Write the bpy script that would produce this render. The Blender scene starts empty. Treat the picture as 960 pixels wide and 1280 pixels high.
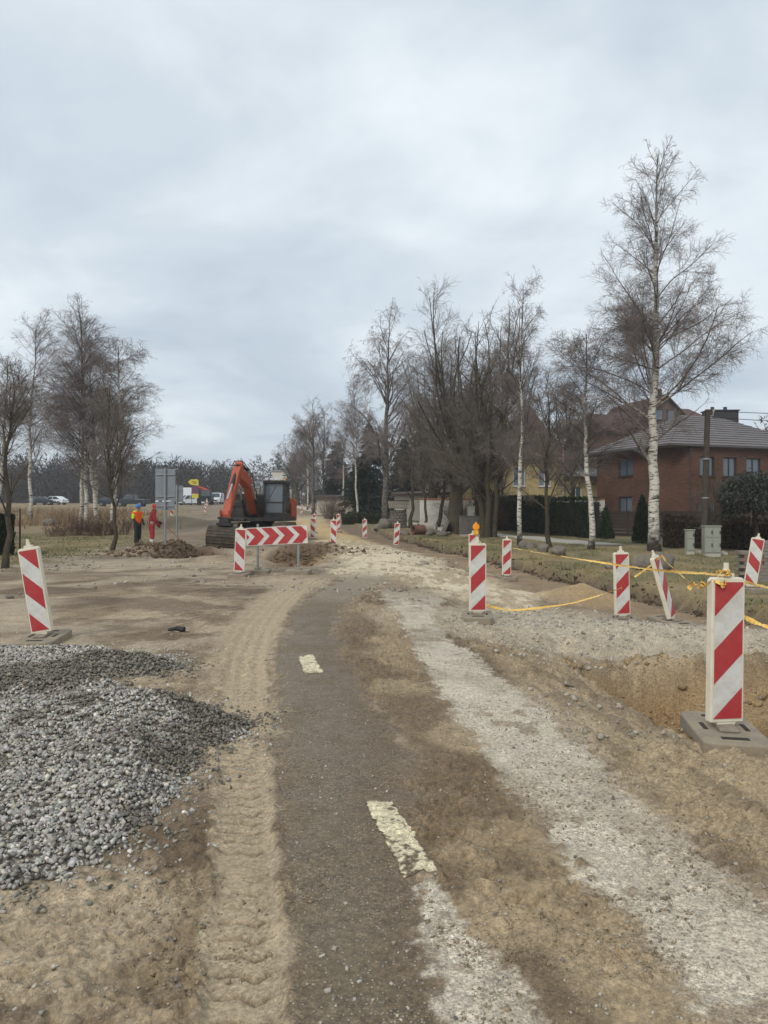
import bpy, math, random
import numpy as np
from mathutils import Vector, Matrix, Euler

S = bpy.context.scene
COL = S.collection
PI = math.pi
R = math.radians
random.seed(7)

# ------------------------------------------------------------------ camera
cam_d = bpy.data.cameras.new('camera')
cam = bpy.data.objects.new('camera', cam_d)
COL.objects.link(cam)
CAMH = 1.5
cam.location = (0, 0, CAMH)
cam.rotation_euler = (R(90), 0, 0)
cam_d.sensor_fit = 'AUTO'
cam_d.sensor_width = 36.0
cam_d.lens = 890 / 1280 * 36.0
cam_d.clip_start = 0.05
cam_d.clip_end = 3000
S.camera = cam
S.render.resolution_x, S.render.resolution_y = 768, 1024

# ------------------------------------------------------------------ sky, sun, exposure
SUN_EL, SUN_AZ = 42, 212          # overcast: a soft sun high behind the camera's left shoulder
W = bpy.data.worlds.new('World')
S.world = W
W.use_nodes = True
wn, wl = W.node_tree.nodes, W.node_tree.links
wn.clear()
w_out = wn.new('ShaderNodeOutputWorld')
w_mix = wn.new('ShaderNodeMixShader')
w_bg1 = wn.new('ShaderNodeBackground')
w_bg2 = wn.new('ShaderNodeBackground')
w_sky = wn.new('ShaderNodeTexSky')
w_sky.sky_type = 'NISHITA'
w_sky.sun_disc = False
w_sky.sun_elevation = R(SUN_EL)
w_sky.sun_rotation = R(SUN_AZ)
w_bg1.inputs['Strength'].default_value = 0.1
w_tc = wn.new('ShaderNodeTexCoord')
w_sep = wn.new('ShaderNodeSeparateXYZ')
w_add = wn.new('ShaderNodeMath'); w_add.operation = 'MAXIMUM'; w_add.inputs[1].default_value = 0.0
w_add2 = wn.new('ShaderNodeMath'); w_add2.operation = 'ADD'; w_add2.inputs[1].default_value = 0.22
w_dx = wn.new('ShaderNodeMath'); w_dx.operation = 'DIVIDE'
w_dy = wn.new('ShaderNodeMath'); w_dy.operation = 'DIVIDE'
w_cmb = wn.new('ShaderNodeCombineXYZ')
wl.new(w_tc.outputs['Generated'], w_sep.inputs[0])
wl.new(w_sep.outputs['Z'], w_add.inputs[0]); wl.new(w_add.outputs[0], w_add2.inputs[0])
wl.new(w_sep.outputs['X'], w_dx.inputs[0]); wl.new(w_add2.outputs[0], w_dx.inputs[1])
wl.new(w_sep.outputs['Y'], w_dy.inputs[0]); wl.new(w_add2.outputs[0], w_dy.inputs[1])
wl.new(w_dx.outputs[0], w_cmb.inputs['X']); wl.new(w_dy.outputs[0], w_cmb.inputs['Y'])
def w_noise(scale, detail, rough, dist, off):
    mp = wn.new('ShaderNodeMapping'); mp.inputs['Location'].default_value = off
    nz = wn.new('ShaderNodeTexNoise')
    nz.inputs['Scale'].default_value = scale; nz.inputs['Detail'].default_value = detail
    nz.inputs['Roughness'].default_value = rough; nz.inputs['Distortion'].default_value = dist
    wl.new(w_cmb.outputs[0], mp.inputs[0]); wl.new(mp.outputs[0], nz.inputs['Vector'])
    return nz
n1 = w_noise(1.15, 6, 0.5, 0.35, (5.1, 0.6, 0))
n2 = w_noise(3.4, 6, 0.5, 0.5, (7.3, 4.2, 2))
w_m = wn.new('ShaderNodeMix'); w_m.data_type = 'FLOAT'; w_m.inputs[0].default_value = 0.28
wl.new(n1.outputs['Fac'], w_m.inputs[2]); wl.new(n2.outputs['Fac'], w_m.inputs[3])
w_r = wn.new('ShaderNodeValToRGB')
w_r.color_ramp.elements[0].position = 0.36; w_r.color_ramp.elements[0].color = (0.468, 0.545, 0.625, 1)
w_r.color_ramp.elements[1].position = 0.66; w_r.color_ramp.elements[1].color = (0.775, 0.835, 0.875, 1)
e = w_r.color_ramp.elements.new(0.50); e.color = (0.59, 0.66, 0.72, 1)
wl.new(w_m.outputs[0], w_r.inputs[0])
wl.new(w_sky.outputs[0], w_bg1.inputs['Color'])
wl.new(w_r.outputs[0], w_bg2.inputs['Color'])
w_bg2.inputs['Strength'].default_value = 1.12
w_mix.inputs[0].default_value = 0.94
wl.new(w_bg1.outputs[0], w_mix.inputs[1]); wl.new(w_bg2.outputs[0], w_mix.inputs[2])
wl.new(w_mix.outputs[0], w_out.inputs['Surface'])

sun_d = bpy.data.lights.new('sun', 'SUN')
sun_d.energy = 1.5
sun_d.angle = R(20)
sun_d.color = (1.0, 0.96, 0.9)
sun = bpy.data.objects.new('sun', sun_d)
COL.objects.link(sun)
# direction towards the sun, as the sky texture counts it (rotation 0 = +Y, clockwise seen from above)
_sd = Vector((math.sin(R(SUN_AZ)) * math.cos(R(SUN_EL)), math.cos(R(SUN_AZ)) * math.cos(R(SUN_EL)), math.sin(R(SUN_EL))))
sun.rotation_euler = _sd.to_track_quat('Z', 'Y').to_euler()
sun.location = _sd * 60

VS = S.view_settings
VS.view_transform = 'Standard'
VS.look = 'None'
VS.exposure = 0.1
VS.gamma = 1.0
VS.use_curve_mapping = False
S.cycles.max_bounces = 6
S.cycles.diffuse_bounces = 2
S.cycles.glossy_bounces = 2
S.cycles.transmission_bounces = 4
S.cycles.volume_bounces = 0
S.cycles.use_denoising = True

# ------------------------------------------------------------------ helpers
def C(r, g, b):
    f = lambda c: (c / 255 / 12.92) if c <= 10.3 else ((c / 255 + 0.055) / 1.055) ** 2.4
    return (f(r), f(g), f(b))

def hash01(xi, yi, seed):
    h = (xi.astype(np.int64) * 374761393 + yi.astype(np.int64) * 668265263 + seed * 1442695041) & 0xffffffff
    h = ((h ^ (h >> 13)) * 1274126177) & 0xffffffff
    h = ((h ^ (h >> 16)) * 2246822519) & 0xffffffff
    h = h ^ (h >> 15)
    return (h & 0xffffff) / float(0xffffff)

def vnoise(x, y, seed=0):
    x = np.asarray(x, float); y = np.asarray(y, float)
    xi = np.floor(x); yi = np.floor(y)
    fx = x - xi; fy = y - yi
    fx = fx * fx * (3 - 2 * fx); fy = fy * fy * (3 - 2 * fy)
    a = hash01(xi, yi, seed); b = hash01(xi + 1, yi, seed)
    c = hash01(xi, yi + 1, seed); d = hash01(xi + 1, yi + 1, seed)
    return (a * (1 - fx) + b * fx) * (1 - fy) + (c * (1 - fx) + d * fx) * fy

def fbm(x, y, size, octaves=3, seed=0, gain=0.5):
    s = 0; amp = 1; tot = 0; f = 1.0 / size
    x = np.asarray(x, float); y = np.asarray(y, float)
    for o in range(octaves):
        ca, sa = math.cos(o * 1.1 + seed), math.sin(o * 1.1 + seed)
        s = s + amp * vnoise((x * ca - y * sa) * f + 17.3 * o, (x * sa + y * ca) * f - 9.1 * o, seed + o * 31)
        tot += amp; amp *= gain; f *= 2.03
    return s / tot

def sstep(a, b, x):
    t = np.clip((np.asarray(x, float) - a) / (b - a), 0, 1)
    return t * t * (3 - 2 * t)

F = 890.0
def gp(u, v):                      # photo measurement -> place on level ground
    y = CAMH * F / (v - 640.0)
    return ((u - 480.0) / F * y, y)

def px(u, y):
    return (u - 480.0) / F * y

def pz(v, y):
    return CAMH + (640.0 - v) / F * y

def edge(points):                  # measured outline -> x as a function of y along the road
    g = sorted((gp(u, v)[::-1] for u, v in points))
    ys = np.array([a for a, b in g]); xs = np.array([b for a, b in g])
    return lambda y: np.interp(y, ys, xs)

def curve(pts):
    ys = np.array([p[0] for p in pts], float); xs = np.array([p[1] for p in pts], float)
    return lambda y: np.interp(y, ys, xs)

# ------------------------------------------------------------------ material helpers
MATS = {}
def _mat(name):
    m = bpy.data.materials.new(name); m.use_nodes = True
    nt = m.node_tree
    return m, nt, nt.nodes['Principled BSDF']

def mat(name, col, rough=0.7, metal=0.0, var=0.25, scale=6.0, bump=0.0, bscale=60.0, dirt=None, dirt_amt=0.0, dscale=2.5, spec=0.4, emit=None):
    """noise-varied paint, soil, stone or metal; dirt = second colour in patches"""
    if name in MATS: return MATS[name]
    m, nt, b = _mat(name)
    N, L = nt.nodes, nt.links
    tc = N.new('ShaderNodeTexCoord')
    nz = N.new('ShaderNodeTexNoise'); nz.inputs['Scale'].default_value = scale; nz.inputs['Detail'].default_value = 5
    nz.inputs['Roughness'].default_value = 0.65
    L.new(tc.outputs['Object'], nz.inputs['Vector'])
    rp = N.new('ShaderNodeValToRGB')
    rp.color_ramp.elements[0].position = 0.28; rp.color_ramp.elements[1].position = 0.72
    lo = tuple(c * (1 - var) for c in col); hi = tuple(min(1, c * (1 + var)) for c in col)
    rp.color_ramp.elements[0].color = (*lo, 1); rp.color_ramp.elements[1].color = (*hi, 1)
    L.new(nz.outputs['Fac'], rp.inputs[0])
    cur = rp.outputs[0]
    if dirt is not None:
        dz = N.new('ShaderNodeTexNoise'); dz.inputs['Scale'].default_value = dscale; dz.inputs['Detail'].default_value = 8
        dz.inputs['Roughness'].default_value = 0.7
        L.new(tc.outputs['Object'], dz.inputs['Vector'])
        mr = N.new('ShaderNodeMapRange'); mr.inputs[1].default_value = 0.42; mr.inputs[2].default_value = 0.72
        mr.inputs[3].default_value = 0.0; mr.inputs[4].default_value = dirt_amt
        L.new(dz.outputs['Fac'], mr.inputs[0])
        mx = N.new('ShaderNodeMix'); mx.data_type = 'RGBA'
        L.new(mr.outputs[0], mx.inputs[0]); L.new(cur, mx.inputs[6]); mx.inputs[7].default_value = (*dirt, 1)
        cur = mx.outputs[2]
    L.new(cur, b.inputs['Base Color'])
    b.inputs['Roughness'].default_value = rough
    b.inputs['Metallic'].default_value = metal
    b.inputs['Specular IOR Level'].default_value = spec
    if bump > 0:
        bz = N.new('ShaderNodeTexNoise'); bz.inputs['Scale'].default_value = bscale; bz.inputs['Detail'].default_value = 4
        L.new(tc.outputs['Object'], bz.inputs['Vector'])
        bp = N.new('ShaderNodeBump'); bp.inputs['Strength'].default_value = 1.0; bp.inputs['Distance'].default_value = bump
        L.new(bz.outputs['Fac'], bp.inputs['Height']); L.new(bp.outputs[0], b.inputs['Normal'])
    if emit:
        b.inputs['Emission Color'].default_value = (*emit[0], 1); b.inputs['Emission Strength'].default_value = emit[1]
    MATS[name] = m
    return m

def mat_attr(name, rough=0.9, bump=0.0, bscale=80, var=0.2, vscale=60, spec=0.3):
    """colour from the mesh's own per-piece colour, varied by noise"""
    if name in MATS: return MATS[name]
    m, nt, b = _mat(name)
    N, L = nt.nodes, nt.links
    at = N.new('ShaderNodeAttribute'); at.attribute_name = 'col'
    tc = N.new('ShaderNodeTexCoord')
    nz = N.new('ShaderNodeTexNoise'); nz.inputs['Scale'].default_value = vscale; nz.inputs['Detail'].default_value = 4
    L.new(tc.outputs['Object'], nz.inputs['Vector'])
    mr = N.new('ShaderNodeMapRange'); mr.inputs[1].default_value = 0.25; mr.inputs[2].default_value = 0.75
    mr.inputs[3].default_value = 1 - var; mr.inputs[4].default_value = 1 + var
    L.new(nz.outputs['Fac'], mr.inputs[0])
    vm = N.new('ShaderNodeVectorMath'); vm.operation = 'SCALE'
    L.new(at.outputs['Color'], vm.inputs[0]); L.new(mr.outputs[0], vm.inputs['Scale'])
    L.new(vm.outputs[0], b.inputs['Base Color'])
    b.inputs['Roughness'].default_value = rough
    b.inputs['Specular IOR Level'].default_value = spec
    if bump > 0:
        bz = N.new('ShaderNodeTexNoise'); bz.inputs['Scale'].default_value = bscale; bz.inputs['Detail'].default_value = 3
        L.new(tc.outputs['Object'], bz.inputs['Vector'])
        bp = N.new('ShaderNodeBump'); bp.inputs['Distance'].default_value = bump
        L.new(bz.outputs['Fac'], bp.inputs['Height']); L.new(bp.outputs[0], b.inputs['Normal'])
    MATS[name] = m
    return m

# ------------------------------------------------------------------ object helpers
def tag(o, label=None, cat=None, group=None, kind=None):
    if label: o['label'] = label
    if cat: o['category'] = cat
    if group: o['group'] = group
    if kind: o['kind'] = kind
    return o

def empty(name, loc=(0, 0, 0), rz=0, label=None, cat=None, group=None):
    o = bpy.data.objects.new(name, None)
    COL.objects.link(o)
    o.location = loc; o.rotation_euler = (0, 0, rz)
    o.empty_display_size = 0.2
    return tag(o, label, cat, group)

def np_mesh(name, V, Fc, mat=None, parent=None, smooth=False, colors=None):
    """V (n,3); Fc array (m,k) or list of faces"""
    me = bpy.data.meshes.new(name)
    if isinstance(Fc, np.ndarray):
        m, k = Fc.shape
        me.vertices.add(len(V)); me.vertices.foreach_set('co', np.ascontiguousarray(V, dtype=np.float32).ravel())
        me.loops.add(m * k); me.loops.foreach_set('vertex_index', np.ascontiguousarray(Fc, dtype=np.int32).ravel())
        me.polygons.add(m); me.polygons.foreach_set('loop_start', np.arange(0, m * k, k, dtype=np.int32))
        me.polygons.foreach_set('loop_total', np.full(m, k, dtype=np.int32))
        me.update(calc_edges=True)
    else:
        me.from_pydata([tuple(v) for v in V], [], Fc); me.update()
    if smooth: me.polygons.foreach_set('use_smooth', np.ones(len(me.polygons), dtype=bool))
    if colors is not None:
        a = me.attributes.new('col', 'FLOAT_COLOR', 'POINT')
        c4 = np.ones((len(V), 4), dtype=np.float32); c4[:, :3] = colors
        a.data.foreach_set('color', c4.ravel())
    if mat: me.materials.append(mat)
    o = bpy.data.objects.new(name, me)
    COL.objects.link(o)
    if parent: o.parent = parent
    return o

class MB:
    """collects boxes, bars, tubes and prisms; build() links them as ONE mesh object"""
    def __init__(self): self.v = []; self.f = []
    def add(self, vs, fs):
        n = len(self.v); self.v += [tuple(p) for p in vs]; self.f += [tuple(i + n for i in q) for q in fs]
        return self
    def box(self, c, s, rot=None):
        hx, hy, hz = s[0] / 2, s[1] / 2, s[2] / 2
        vs = [Vector((x, y, z)) for z in (-hz, hz) for y in (-hy, hy) for x in (-hx, hx)]
        if rot is not None:
            M = rot if isinstance(rot, Matrix) else Euler(rot).to_matrix()
            vs = [M @ p for p in vs]
        vs = [p + Vector(c) for p in vs]
        return self.add(vs, [(0, 2, 3, 1), (4, 5, 7, 6), (0, 1, 5, 4), (2, 6, 7, 3), (0, 4, 6, 2), (1, 3, 7, 5)])
    def tube(self, pts, r, n=10, cap=True):
        pts = [Vector(p) for p in pts]
        rs = r if isinstance(r, (list, tuple)) else [r] * len(pts)
        rings = []
        ref = None
        for i, p in enumerate(pts):
            t = (pts[min(i + 1, len(pts) - 1)] - pts[max(i - 1, 0)]).normalized()
            if ref is None:
                ref = Vector((0, 0, 1)) if abs(t.z) < 0.9 else Vector((1, 0, 0))
            a = t.cross(ref)
            if a.length < 1e-4: a = t.cross(Vector((0, 1, 0)))
            a.normalize(); b = a.cross(t).normalized(); ref = b
            rings.append([p + a * (math.cos(2 * PI * k / n) * rs[i]) + b * (math.sin(2 * PI * k / n) * rs[i]) for k in range(n)])
        vs = [q for rr in rings for q in rr]; fs = []
        for i in range(len(rings) - 1):
            for k in range(n):
                k2 = (k + 1) % n
                fs.append((i * n + k, i * n + k2, (i + 1) * n + k2, (i + 1) * n + k))
        if cap:
            fs.append(tuple(range(n - 1, -1, -1))); fs.append(tuple((len(rings) - 1) * n + k for k in range(n)))
        return self.add(vs, fs)
    def prism(self, prof, a0, a1, axis='x'):
        """profile polygon (p,q) pushed along an axis from a0 to a1"""
        def P(p, q, a): return {'x': (a, p, q), 'y': (p, a, q), 'z': (p, q, a)}[axis]
        n = len(prof)
        vs = [P(p, q, a0) for p, q in prof] + [P(p, q, a1) for p, q in prof]
        fs = [tuple(range(n)), tuple(range(2 * n - 1, n - 1, -1))]
        fs += [(i, i + n, (i + 1) % n + n, (i + 1) % n) for i in range(n)]
        return self.add(vs, fs)
    def quad(self, a, b, c, d): return self.add([a, b, c, d], [(0, 1, 2, 3)])
    def lathe(self, prof, n=16, c=(0, 0, 0)):
        vs = []; fs = []
        for r_, z in prof:
            vs += [(c[0] + r_ * math.cos(2 * PI * k / n), c[1] + r_ * math.sin(2 * PI * k / n), c[2] + z) for k in range(n)]
        for i in range(len(prof) - 1):
            for k in range(n):
                k2 = (k + 1) % n
                fs.append((i * n + k, i * n + k2, (i + 1) * n + k2, (i + 1) * n + k))
        fs.append(tuple(range(n - 1, -1, -1))); fs.append(tuple((len(prof) - 1) * n + k for k in range(n)))
        return self.add(vs, fs)
    def build(self, name, mat=None, parent=None, bevel=0, smooth=False, seg=2):
        me = bpy.data.meshes.new(name)
        me.from_pydata(self.v, [], self.f)
        import bmesh
        bm = bmesh.new(); bm.from_mesh(me)
        bmesh.ops.recalc_face_normals(bm, faces=bm.faces)
        if bevel:
            es = [e for e in bm.edges if len(e.link_faces) == 2 and e.calc_face_angle(0) > R(25)]
            bmesh.ops.bevel(bm, geom=es, offset=bevel, segments=seg, profile=0.5, affect='EDGES', clamp_overlap=True)
        bm.to_mesh(me); bm.free()
        me.update()
        if smooth:
            me.polygons.foreach_set('use_smooth', np.ones(len(me.polygons), dtype=bool))
            try: me.set_sharp_from_angle(angle=R(38))
            except Exception: pass
        if mat: me.materials.append(mat)
        o = bpy.data.objects.new(name, me); COL.objects.link(o)
        if parent: o.parent = parent
        return o

def copy_tree(o, parent=None):
    c = o.copy(); COL.objects.link(c); c.parent = parent
    for ch in list(o.children): copy_tree(ch, c)
    return c

BOX_V = np.array([(x, y, z) for z in (-1, 1) for y in (-1, 1) for x in (-1, 1)], float) * 0.68
BOX_F = np.array([(0, 2, 3), (0, 3, 1), (4, 5, 7), (4, 7, 6), (0, 1, 5), (0, 5, 4), (2, 6, 7), (2, 7, 3), (0, 4, 6), (0, 6, 2), (1, 3, 7), (1, 7, 5)])

TET_V = np.array([(1, 1, 1), (1, -1, -1), (-1, 1, -1), (-1, -1, 1)], float) * 0.75
TET_F = np.array([(0, 1, 2), (0, 3, 1), (0, 2, 3), (1, 3, 2)])
def stones(name, P, size, colors, mat, rng, parent=None, flat=0.65, jit=0.34, tetra=False):
    """many small irregular stones as one mesh"""
    bv, bf = (TET_V, TET_F) if tetra else (BOX_V, BOX_F)
    n = len(P); k = len(bv)
    V = np.repeat(bv[None], n, 0)
    V = V * (1 + rng.uniform(-jit, jit, (n, k, 1))) + rng.normal(0, 0.10, (n, k, 3))
    sc = np.stack([rng.uniform(0.8, 1.3, n), rng.uniform(0.65, 1.0, n), rng.uniform(flat * 0.75, flat * 1.2, n)], 1)
    V = V * sc[:, None, :]
    a, b, c = rng.uniform(0, 2 * PI, n), rng.normal(0, 0.5, n), rng.normal(0, 0.5, n)
    ca, sa, cb, sb, cc, s_ = np.cos(a), np.sin(a), np.cos(b), np.sin(b), np.cos(c), np.sin(c)
    o, l = np.zeros(n), np.ones(n)
    Rz = np.stack([np.stack([ca, -sa, o], 1), np.stack([sa, ca, o], 1), np.stack([o, o, l], 1)], 1)
    Ry = np.stack([np.stack([cb, o, sb], 1), np.stack([o, l, o], 1), np.stack([-sb, o, cb], 1)], 1)
    Rx = np.stack([np.stack([l, o, o], 1), np.stack([o, cc, -s_], 1), np.stack([o, s_, cc], 1)], 1)
    M = Rz @ Ry @ Rx
    V = np.einsum('nij,nkj->nki', M, V) * np.asarray(size)[:, None, None] + P[:, None, :]
    Fc = (bf[None] + (np.arange(n) * k)[:, None, None]).reshape(-1, 3)
    return np_mesh(name, V.reshape(-1, 3), Fc, mat, parent, colors=np.repeat(colors, k, 0))
# ================================================================== TERRAIN
verge_edge = curve([(4, 9.5), (8, 7.4), (10, 6.7), (14, 5.95), (20.5, 5.1), (26.7, 3.7), (35, 1.9), (47, -0.3), (60, -3.2), (80, -8), (130, -21), (400, -90)])
track_c = edge([(305, 1280), (308, 1100), (306, 1000), (300, 900), (310, 820), (326, 780), (352, 748), (392, 724)])
asp_l = edge([(348, 1280), (338, 1100), (336, 1000), (338, 900), (345, 820), (364, 770), (400, 735), (440, 720)])
asp_r = edge([(578, 1280), (548, 1200), (522, 1120), (512, 1060), (520, 1000), (500, 930), (462, 870), (432, 825), (420, 785), (440, 748), (480, 724)])
pale_l = edge([(905, 1280), (830, 1200), (735, 1100), (655, 1000), (612, 950), (575, 900), (540, 850), (512, 800), (500, 770), (470, 735)])
pale_r = edge([(1090, 1280), (1010, 1180), (930, 1100), (870, 1050), (810, 1000), (750, 950), (690, 900), (625, 850), (568, 800), (540, 770), (560, 735)])
lane_l = curve([(12, -1.2), (17, -1.1), (24, -1.6), (35, -3.2), (50, -6.0), (70, -9.5), (130, -27), (400, -95)])
lane_r = curve([(9, 1.6), (12, 3.0), (17, 3.2), (24, 2.3), (35, 0.2), (50, -3.2), (70, -6.0), (130, -22), (400, -88)])

def slope(y):
    y = np.asarray(y, float)
    s1 = 3.0 * np.log1p(np.exp(np.clip((y - 36) / 3.0, -30, 60)))       # softplus
    s2 = 8.0 * np.log1p(np.exp(np.clip((y - 150) / 8.0, -30, 60)))
    return 0.030 * s1 - 0.018 * s2

def box_mask(x, y, x0, x1, y0, y1, soft, warp):
    xx = x + warp; yy = y + warp * 0.7
    return sstep(x0 - soft, x0 + soft, xx) * (1 - sstep(x1 - soft, x1 + soft, xx)) * sstep(y0 - soft, y0 + soft, yy) * (1 - sstep(y1 - soft, y1 + soft, yy))

def blob(x, y, cx, cy, rx, ry, p=1.0):
    d = np.sqrt(((x - cx) / rx) ** 2 + ((y - cy) / ry) ** 2)
    return np.clip(1 - d, 0, 1) ** p

def masks(x, y):
    x = np.asarray(x, float); y = np.asarray(y, float)
    M = {}
    wn_ = (fbm(x, y, 0.9, 3, 5) - 0.5)
    wf = (fbm(x, y, 0.16, 3, 9) - 0.5)
    warp = wn_ * 0.35 + wf * 0.14
    M['wf'] = wf; M['wn'] = wn_
    # trench beside the near right beacon, with a deeper hole at its far left corner
    M['trench'] = box_mask(x, y, 2.05, 7.5, 5.10, 7.45, 0.06, warp * 0.6)
    M['deep'] = box_mask(x, y, 2.45, 2.95, 6.3, 7.1, 0.05, warp * 0.5) + box_mask(x, y, 3.35, 6.5, 5.55, 6.9, 0.10, warp * 0.7)
    M['shelf'] = box_mask(x, y, 1.75, 8.5, 4.55, 9.2, 0.45, warp * 1.6)
    M['cut'] = (1 - sstep(-0.06, 0.05, x - verge_edge(y) + warp * 0.5)) * sstep(-3.6, -1.2, x - verge_edge(y) + wn_) * sstep(9, 12, y) * (1 - sstep(45, 70, y))
    M['verge'] = sstep(-0.06, 0.10, x - verge_edge(y) + warp * 0.5)
    M['pit'] = box_mask(x, y, -7.4, -2.2, 22.4, 27.0, 0.5, warp * 2.4)
    M['pit2'] = box_mask(x, y, -3.4, -2.0, 19.5, 23.0, 0.35, warp * 1.5)
    return M

def height(x, y, M=None):
    """lie of the land"""
    x = np.asarray(x, float); y = np.asarray(y, float)
    if M is None: M = masks(x, y)
    z = slope(y)
    far = sstep(6, 14, y)
    z = z + (fbm(x, y, 3.2, 2, 3) - 0.5) * (0.05 + 0.12 * far) * (1 - sstep(60, 120, y))
    z = z + (fbm(x, y, 40, 2, 21) - 0.5) * 1.2 * sstep(45, 120, y)
    z = z - 0.25 * M['cut'] + 0.05 * M['verge'] * (1 - sstep(30, 50, y))
    z = z - 0.17 * sstep(0.2, 2.2, x) * sstep(6.0, 9.5, y) * (1 - sstep(21, 28, y))
    z = z - 0.13 * M['shelf'] - 0.42 * M['trench'] * (0.75 + 0.6 * fbm(x, y, 0.5, 2, 77)) - 0.20 * np.clip(M['deep'], 0, 1)
    # rough bank of crushed stone behind the trench
    z = z + 0.12 * blob(x, y, 3.6, 9.6, 2.6, 0.9, 0.7) * (0.6 + 0.8 * fbm(x, y, 0.6, 2, 41))
    z = z + 0.15 * np.exp(-((y - 7.55 - 0.1 * np.sin(x * 3)) / 0.22) ** 2) * sstep(2.4, 3.0, x)
    # pits dug round the excavator's bucket, with their spoil
    z = z - 0.55 * np.clip(M['pit'], 0, 1) - 0.22 * M['pit2']
    z = z + 0.55 * blob(x, y, -7.6, 26.4, 1.7, 1.6, 0.8) + 0.35 * blob(x, y, -8.6, 25.2, 0.9, 0.7) - 0.4 * blob(x, y, -7.2, 23.2, 0.8, 0.5)
    z = z + 0.55 * blob(x, y, -2.9, 26.2, 1.7, 2.6, 0.8) + 0.18 * blob(x, y, -5.0, 21.7, 2.6, 0.6)
    z = z + 0.42 * blob(x, y, 4.2, 15.0, 1.1, 1.0, 0.9)                 # low sand heap in the cut
    z = z + 0.9 * blob(x, y, -17, 52, 9, 3.5, 1.2) + 0.5 * blob(x, y, -9.3, 44, 3.5, 5, 1.0)
    return z

def H(x, y):
    return float(height(np.array([x]), np.array([y]))[0])

# ------------------------------------------------------------------ the sheet itself
def axis_rows():
    a = [-60, -30, -14, -9, -6, -4, -2.6, -1.6, -0.9, -0.3, 0.2, 0.6, 0.9, 1.15, 1.35, 1.5]
    y = 1.6
    while y < 46:
        a.append(y); y += (0.0033 if y < 4.6 else 0.0047 if y < 8 else 0.007) * y
    while y < 720:
        a.append(y); y *= 1.025
    return np.array(a)
def axis_cols():
    xs = list(np.arange(-1.2, 1.35, 0.0098))
    def side(x0, k1, k2):
        out = []; x = x0
        while x < 450:
            x += 0.0105 + (min(x, 4.6) - x0) * k1 + max(0, x - 4.6) * k2
            out.append(x)
        return out
    return np.array([-v for v in side(1.2, 0.05, 0.06)][::-1] + xs + side(1.35, 0.028, 0.06))
gy, gx = axis_rows(), axis_cols()
NX, NY = len(gx), len(gy)
X, Y = np.meshgrid(gx, gy)
X = X.ravel(); Y = Y.ravel()
M = masks(X, Y)
Z = height(X, Y, M)
wf, wn_ = M['wf'], M['wn']
near = 1 - sstep(14, 30, Y)

def band(l, r, soft, warp):
    return sstep(-soft, soft, X - l(Y) + warp) * (1 - sstep(-soft, soft, X - r(Y) + warp))
wob = wn_ * 0.22 + wf * 0.16
_rag = (fbm(X, Y, 0.045, 2, 71) - 0.5) * 0.9 + (fbm(X, Y, 0.22, 2, 73) - 0.5) * 0.8
def ragged(m): return sstep(0.16, 0.84, m + _rag * np.clip(4 * m * (1 - m), 0, 1))
asp = ragged(band(asp_l, asp_r, 0.13 + 0.012 * np.clip(Y, 0, 20), wob * 0.9)) * (1 - sstep(16.5, 20, Y + wn_ * 3))
pale = ragged(band(pale_l, pale_r, 0.12, wob * 0.75 + (fbm(X, Y, 0.05, 2, 61) - 0.5) * 0.10)) * (1 - sstep(11.5, 15, Y)) * (0.78 + 0.22 * sstep(0.3, 0.6, fbm(X, Y, 0.5, 3, 67)))
patch = ragged(band(lambda y: np.interp(y, [1.2, 2.09, 2.5, 2.85, 3.05], [0.25, 0.20, 0.13, 0.09, 0.2]), lambda y: np.interp(y, [1.2, 2.09, 2.5, 2.85, 3.05], [0.62, 0.50, 0.34, 0.2, 0.2]), 0.07, wob * 0.35 + (fbm(X, Y, 0.04, 2, 63) - 0.5) * 0.1)) * (1 - sstep(2.85, 3.02, Y))
lane = band(lane_l, lane_r, 0.35, wn_ * 1.4 + wf * 0.5) * sstep(13.0, 17.5, Y + 0.9 * np.clip(X - 0.6, -1, 2.5) * 2.2 + wn_ * 3)
bermg = blob(X, Y, 3.9, 10.2, 4.2, 2.4, 0.5)
trk_t = (X - track_c(Y)) / (0.125 + 0.012 * np.clip(Y - 3, 0, 9))
trk = ragged(1 - sstep(0.7, 1.6, np.abs(trk_t) + wf * 0.8)) * sstep(0.5, 1.2, Y) * (1 - sstep(14, 17, Y))
trkw = (1 - sstep(0.8, 1.2, np.abs(X - track_c(Y) + 0.05) / (0.30 + 0.01 * Y) + wf * 0.4)) * sstep(4.5, 7, Y) * (1 - sstep(15, 18, Y))
verge = M['verge']
leftgrass = sstep(-0.6, 0.6, -(X + np.interp(Y, [8, 14, 20, 26, 34, 45, 60, 200], [9, 9.5, 10.2, 10.6, 11.5, 14, 17, 55])) + wn_ * 2.6 + wf)
dryfield = sstep(38, 48, Y + wn_ * 4) * sstep(0, 2.5, -(X + 0.30 * Y) + wn_ * 3)
bed = sstep(28, 34, Y) * (1 - leftgrass)

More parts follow.
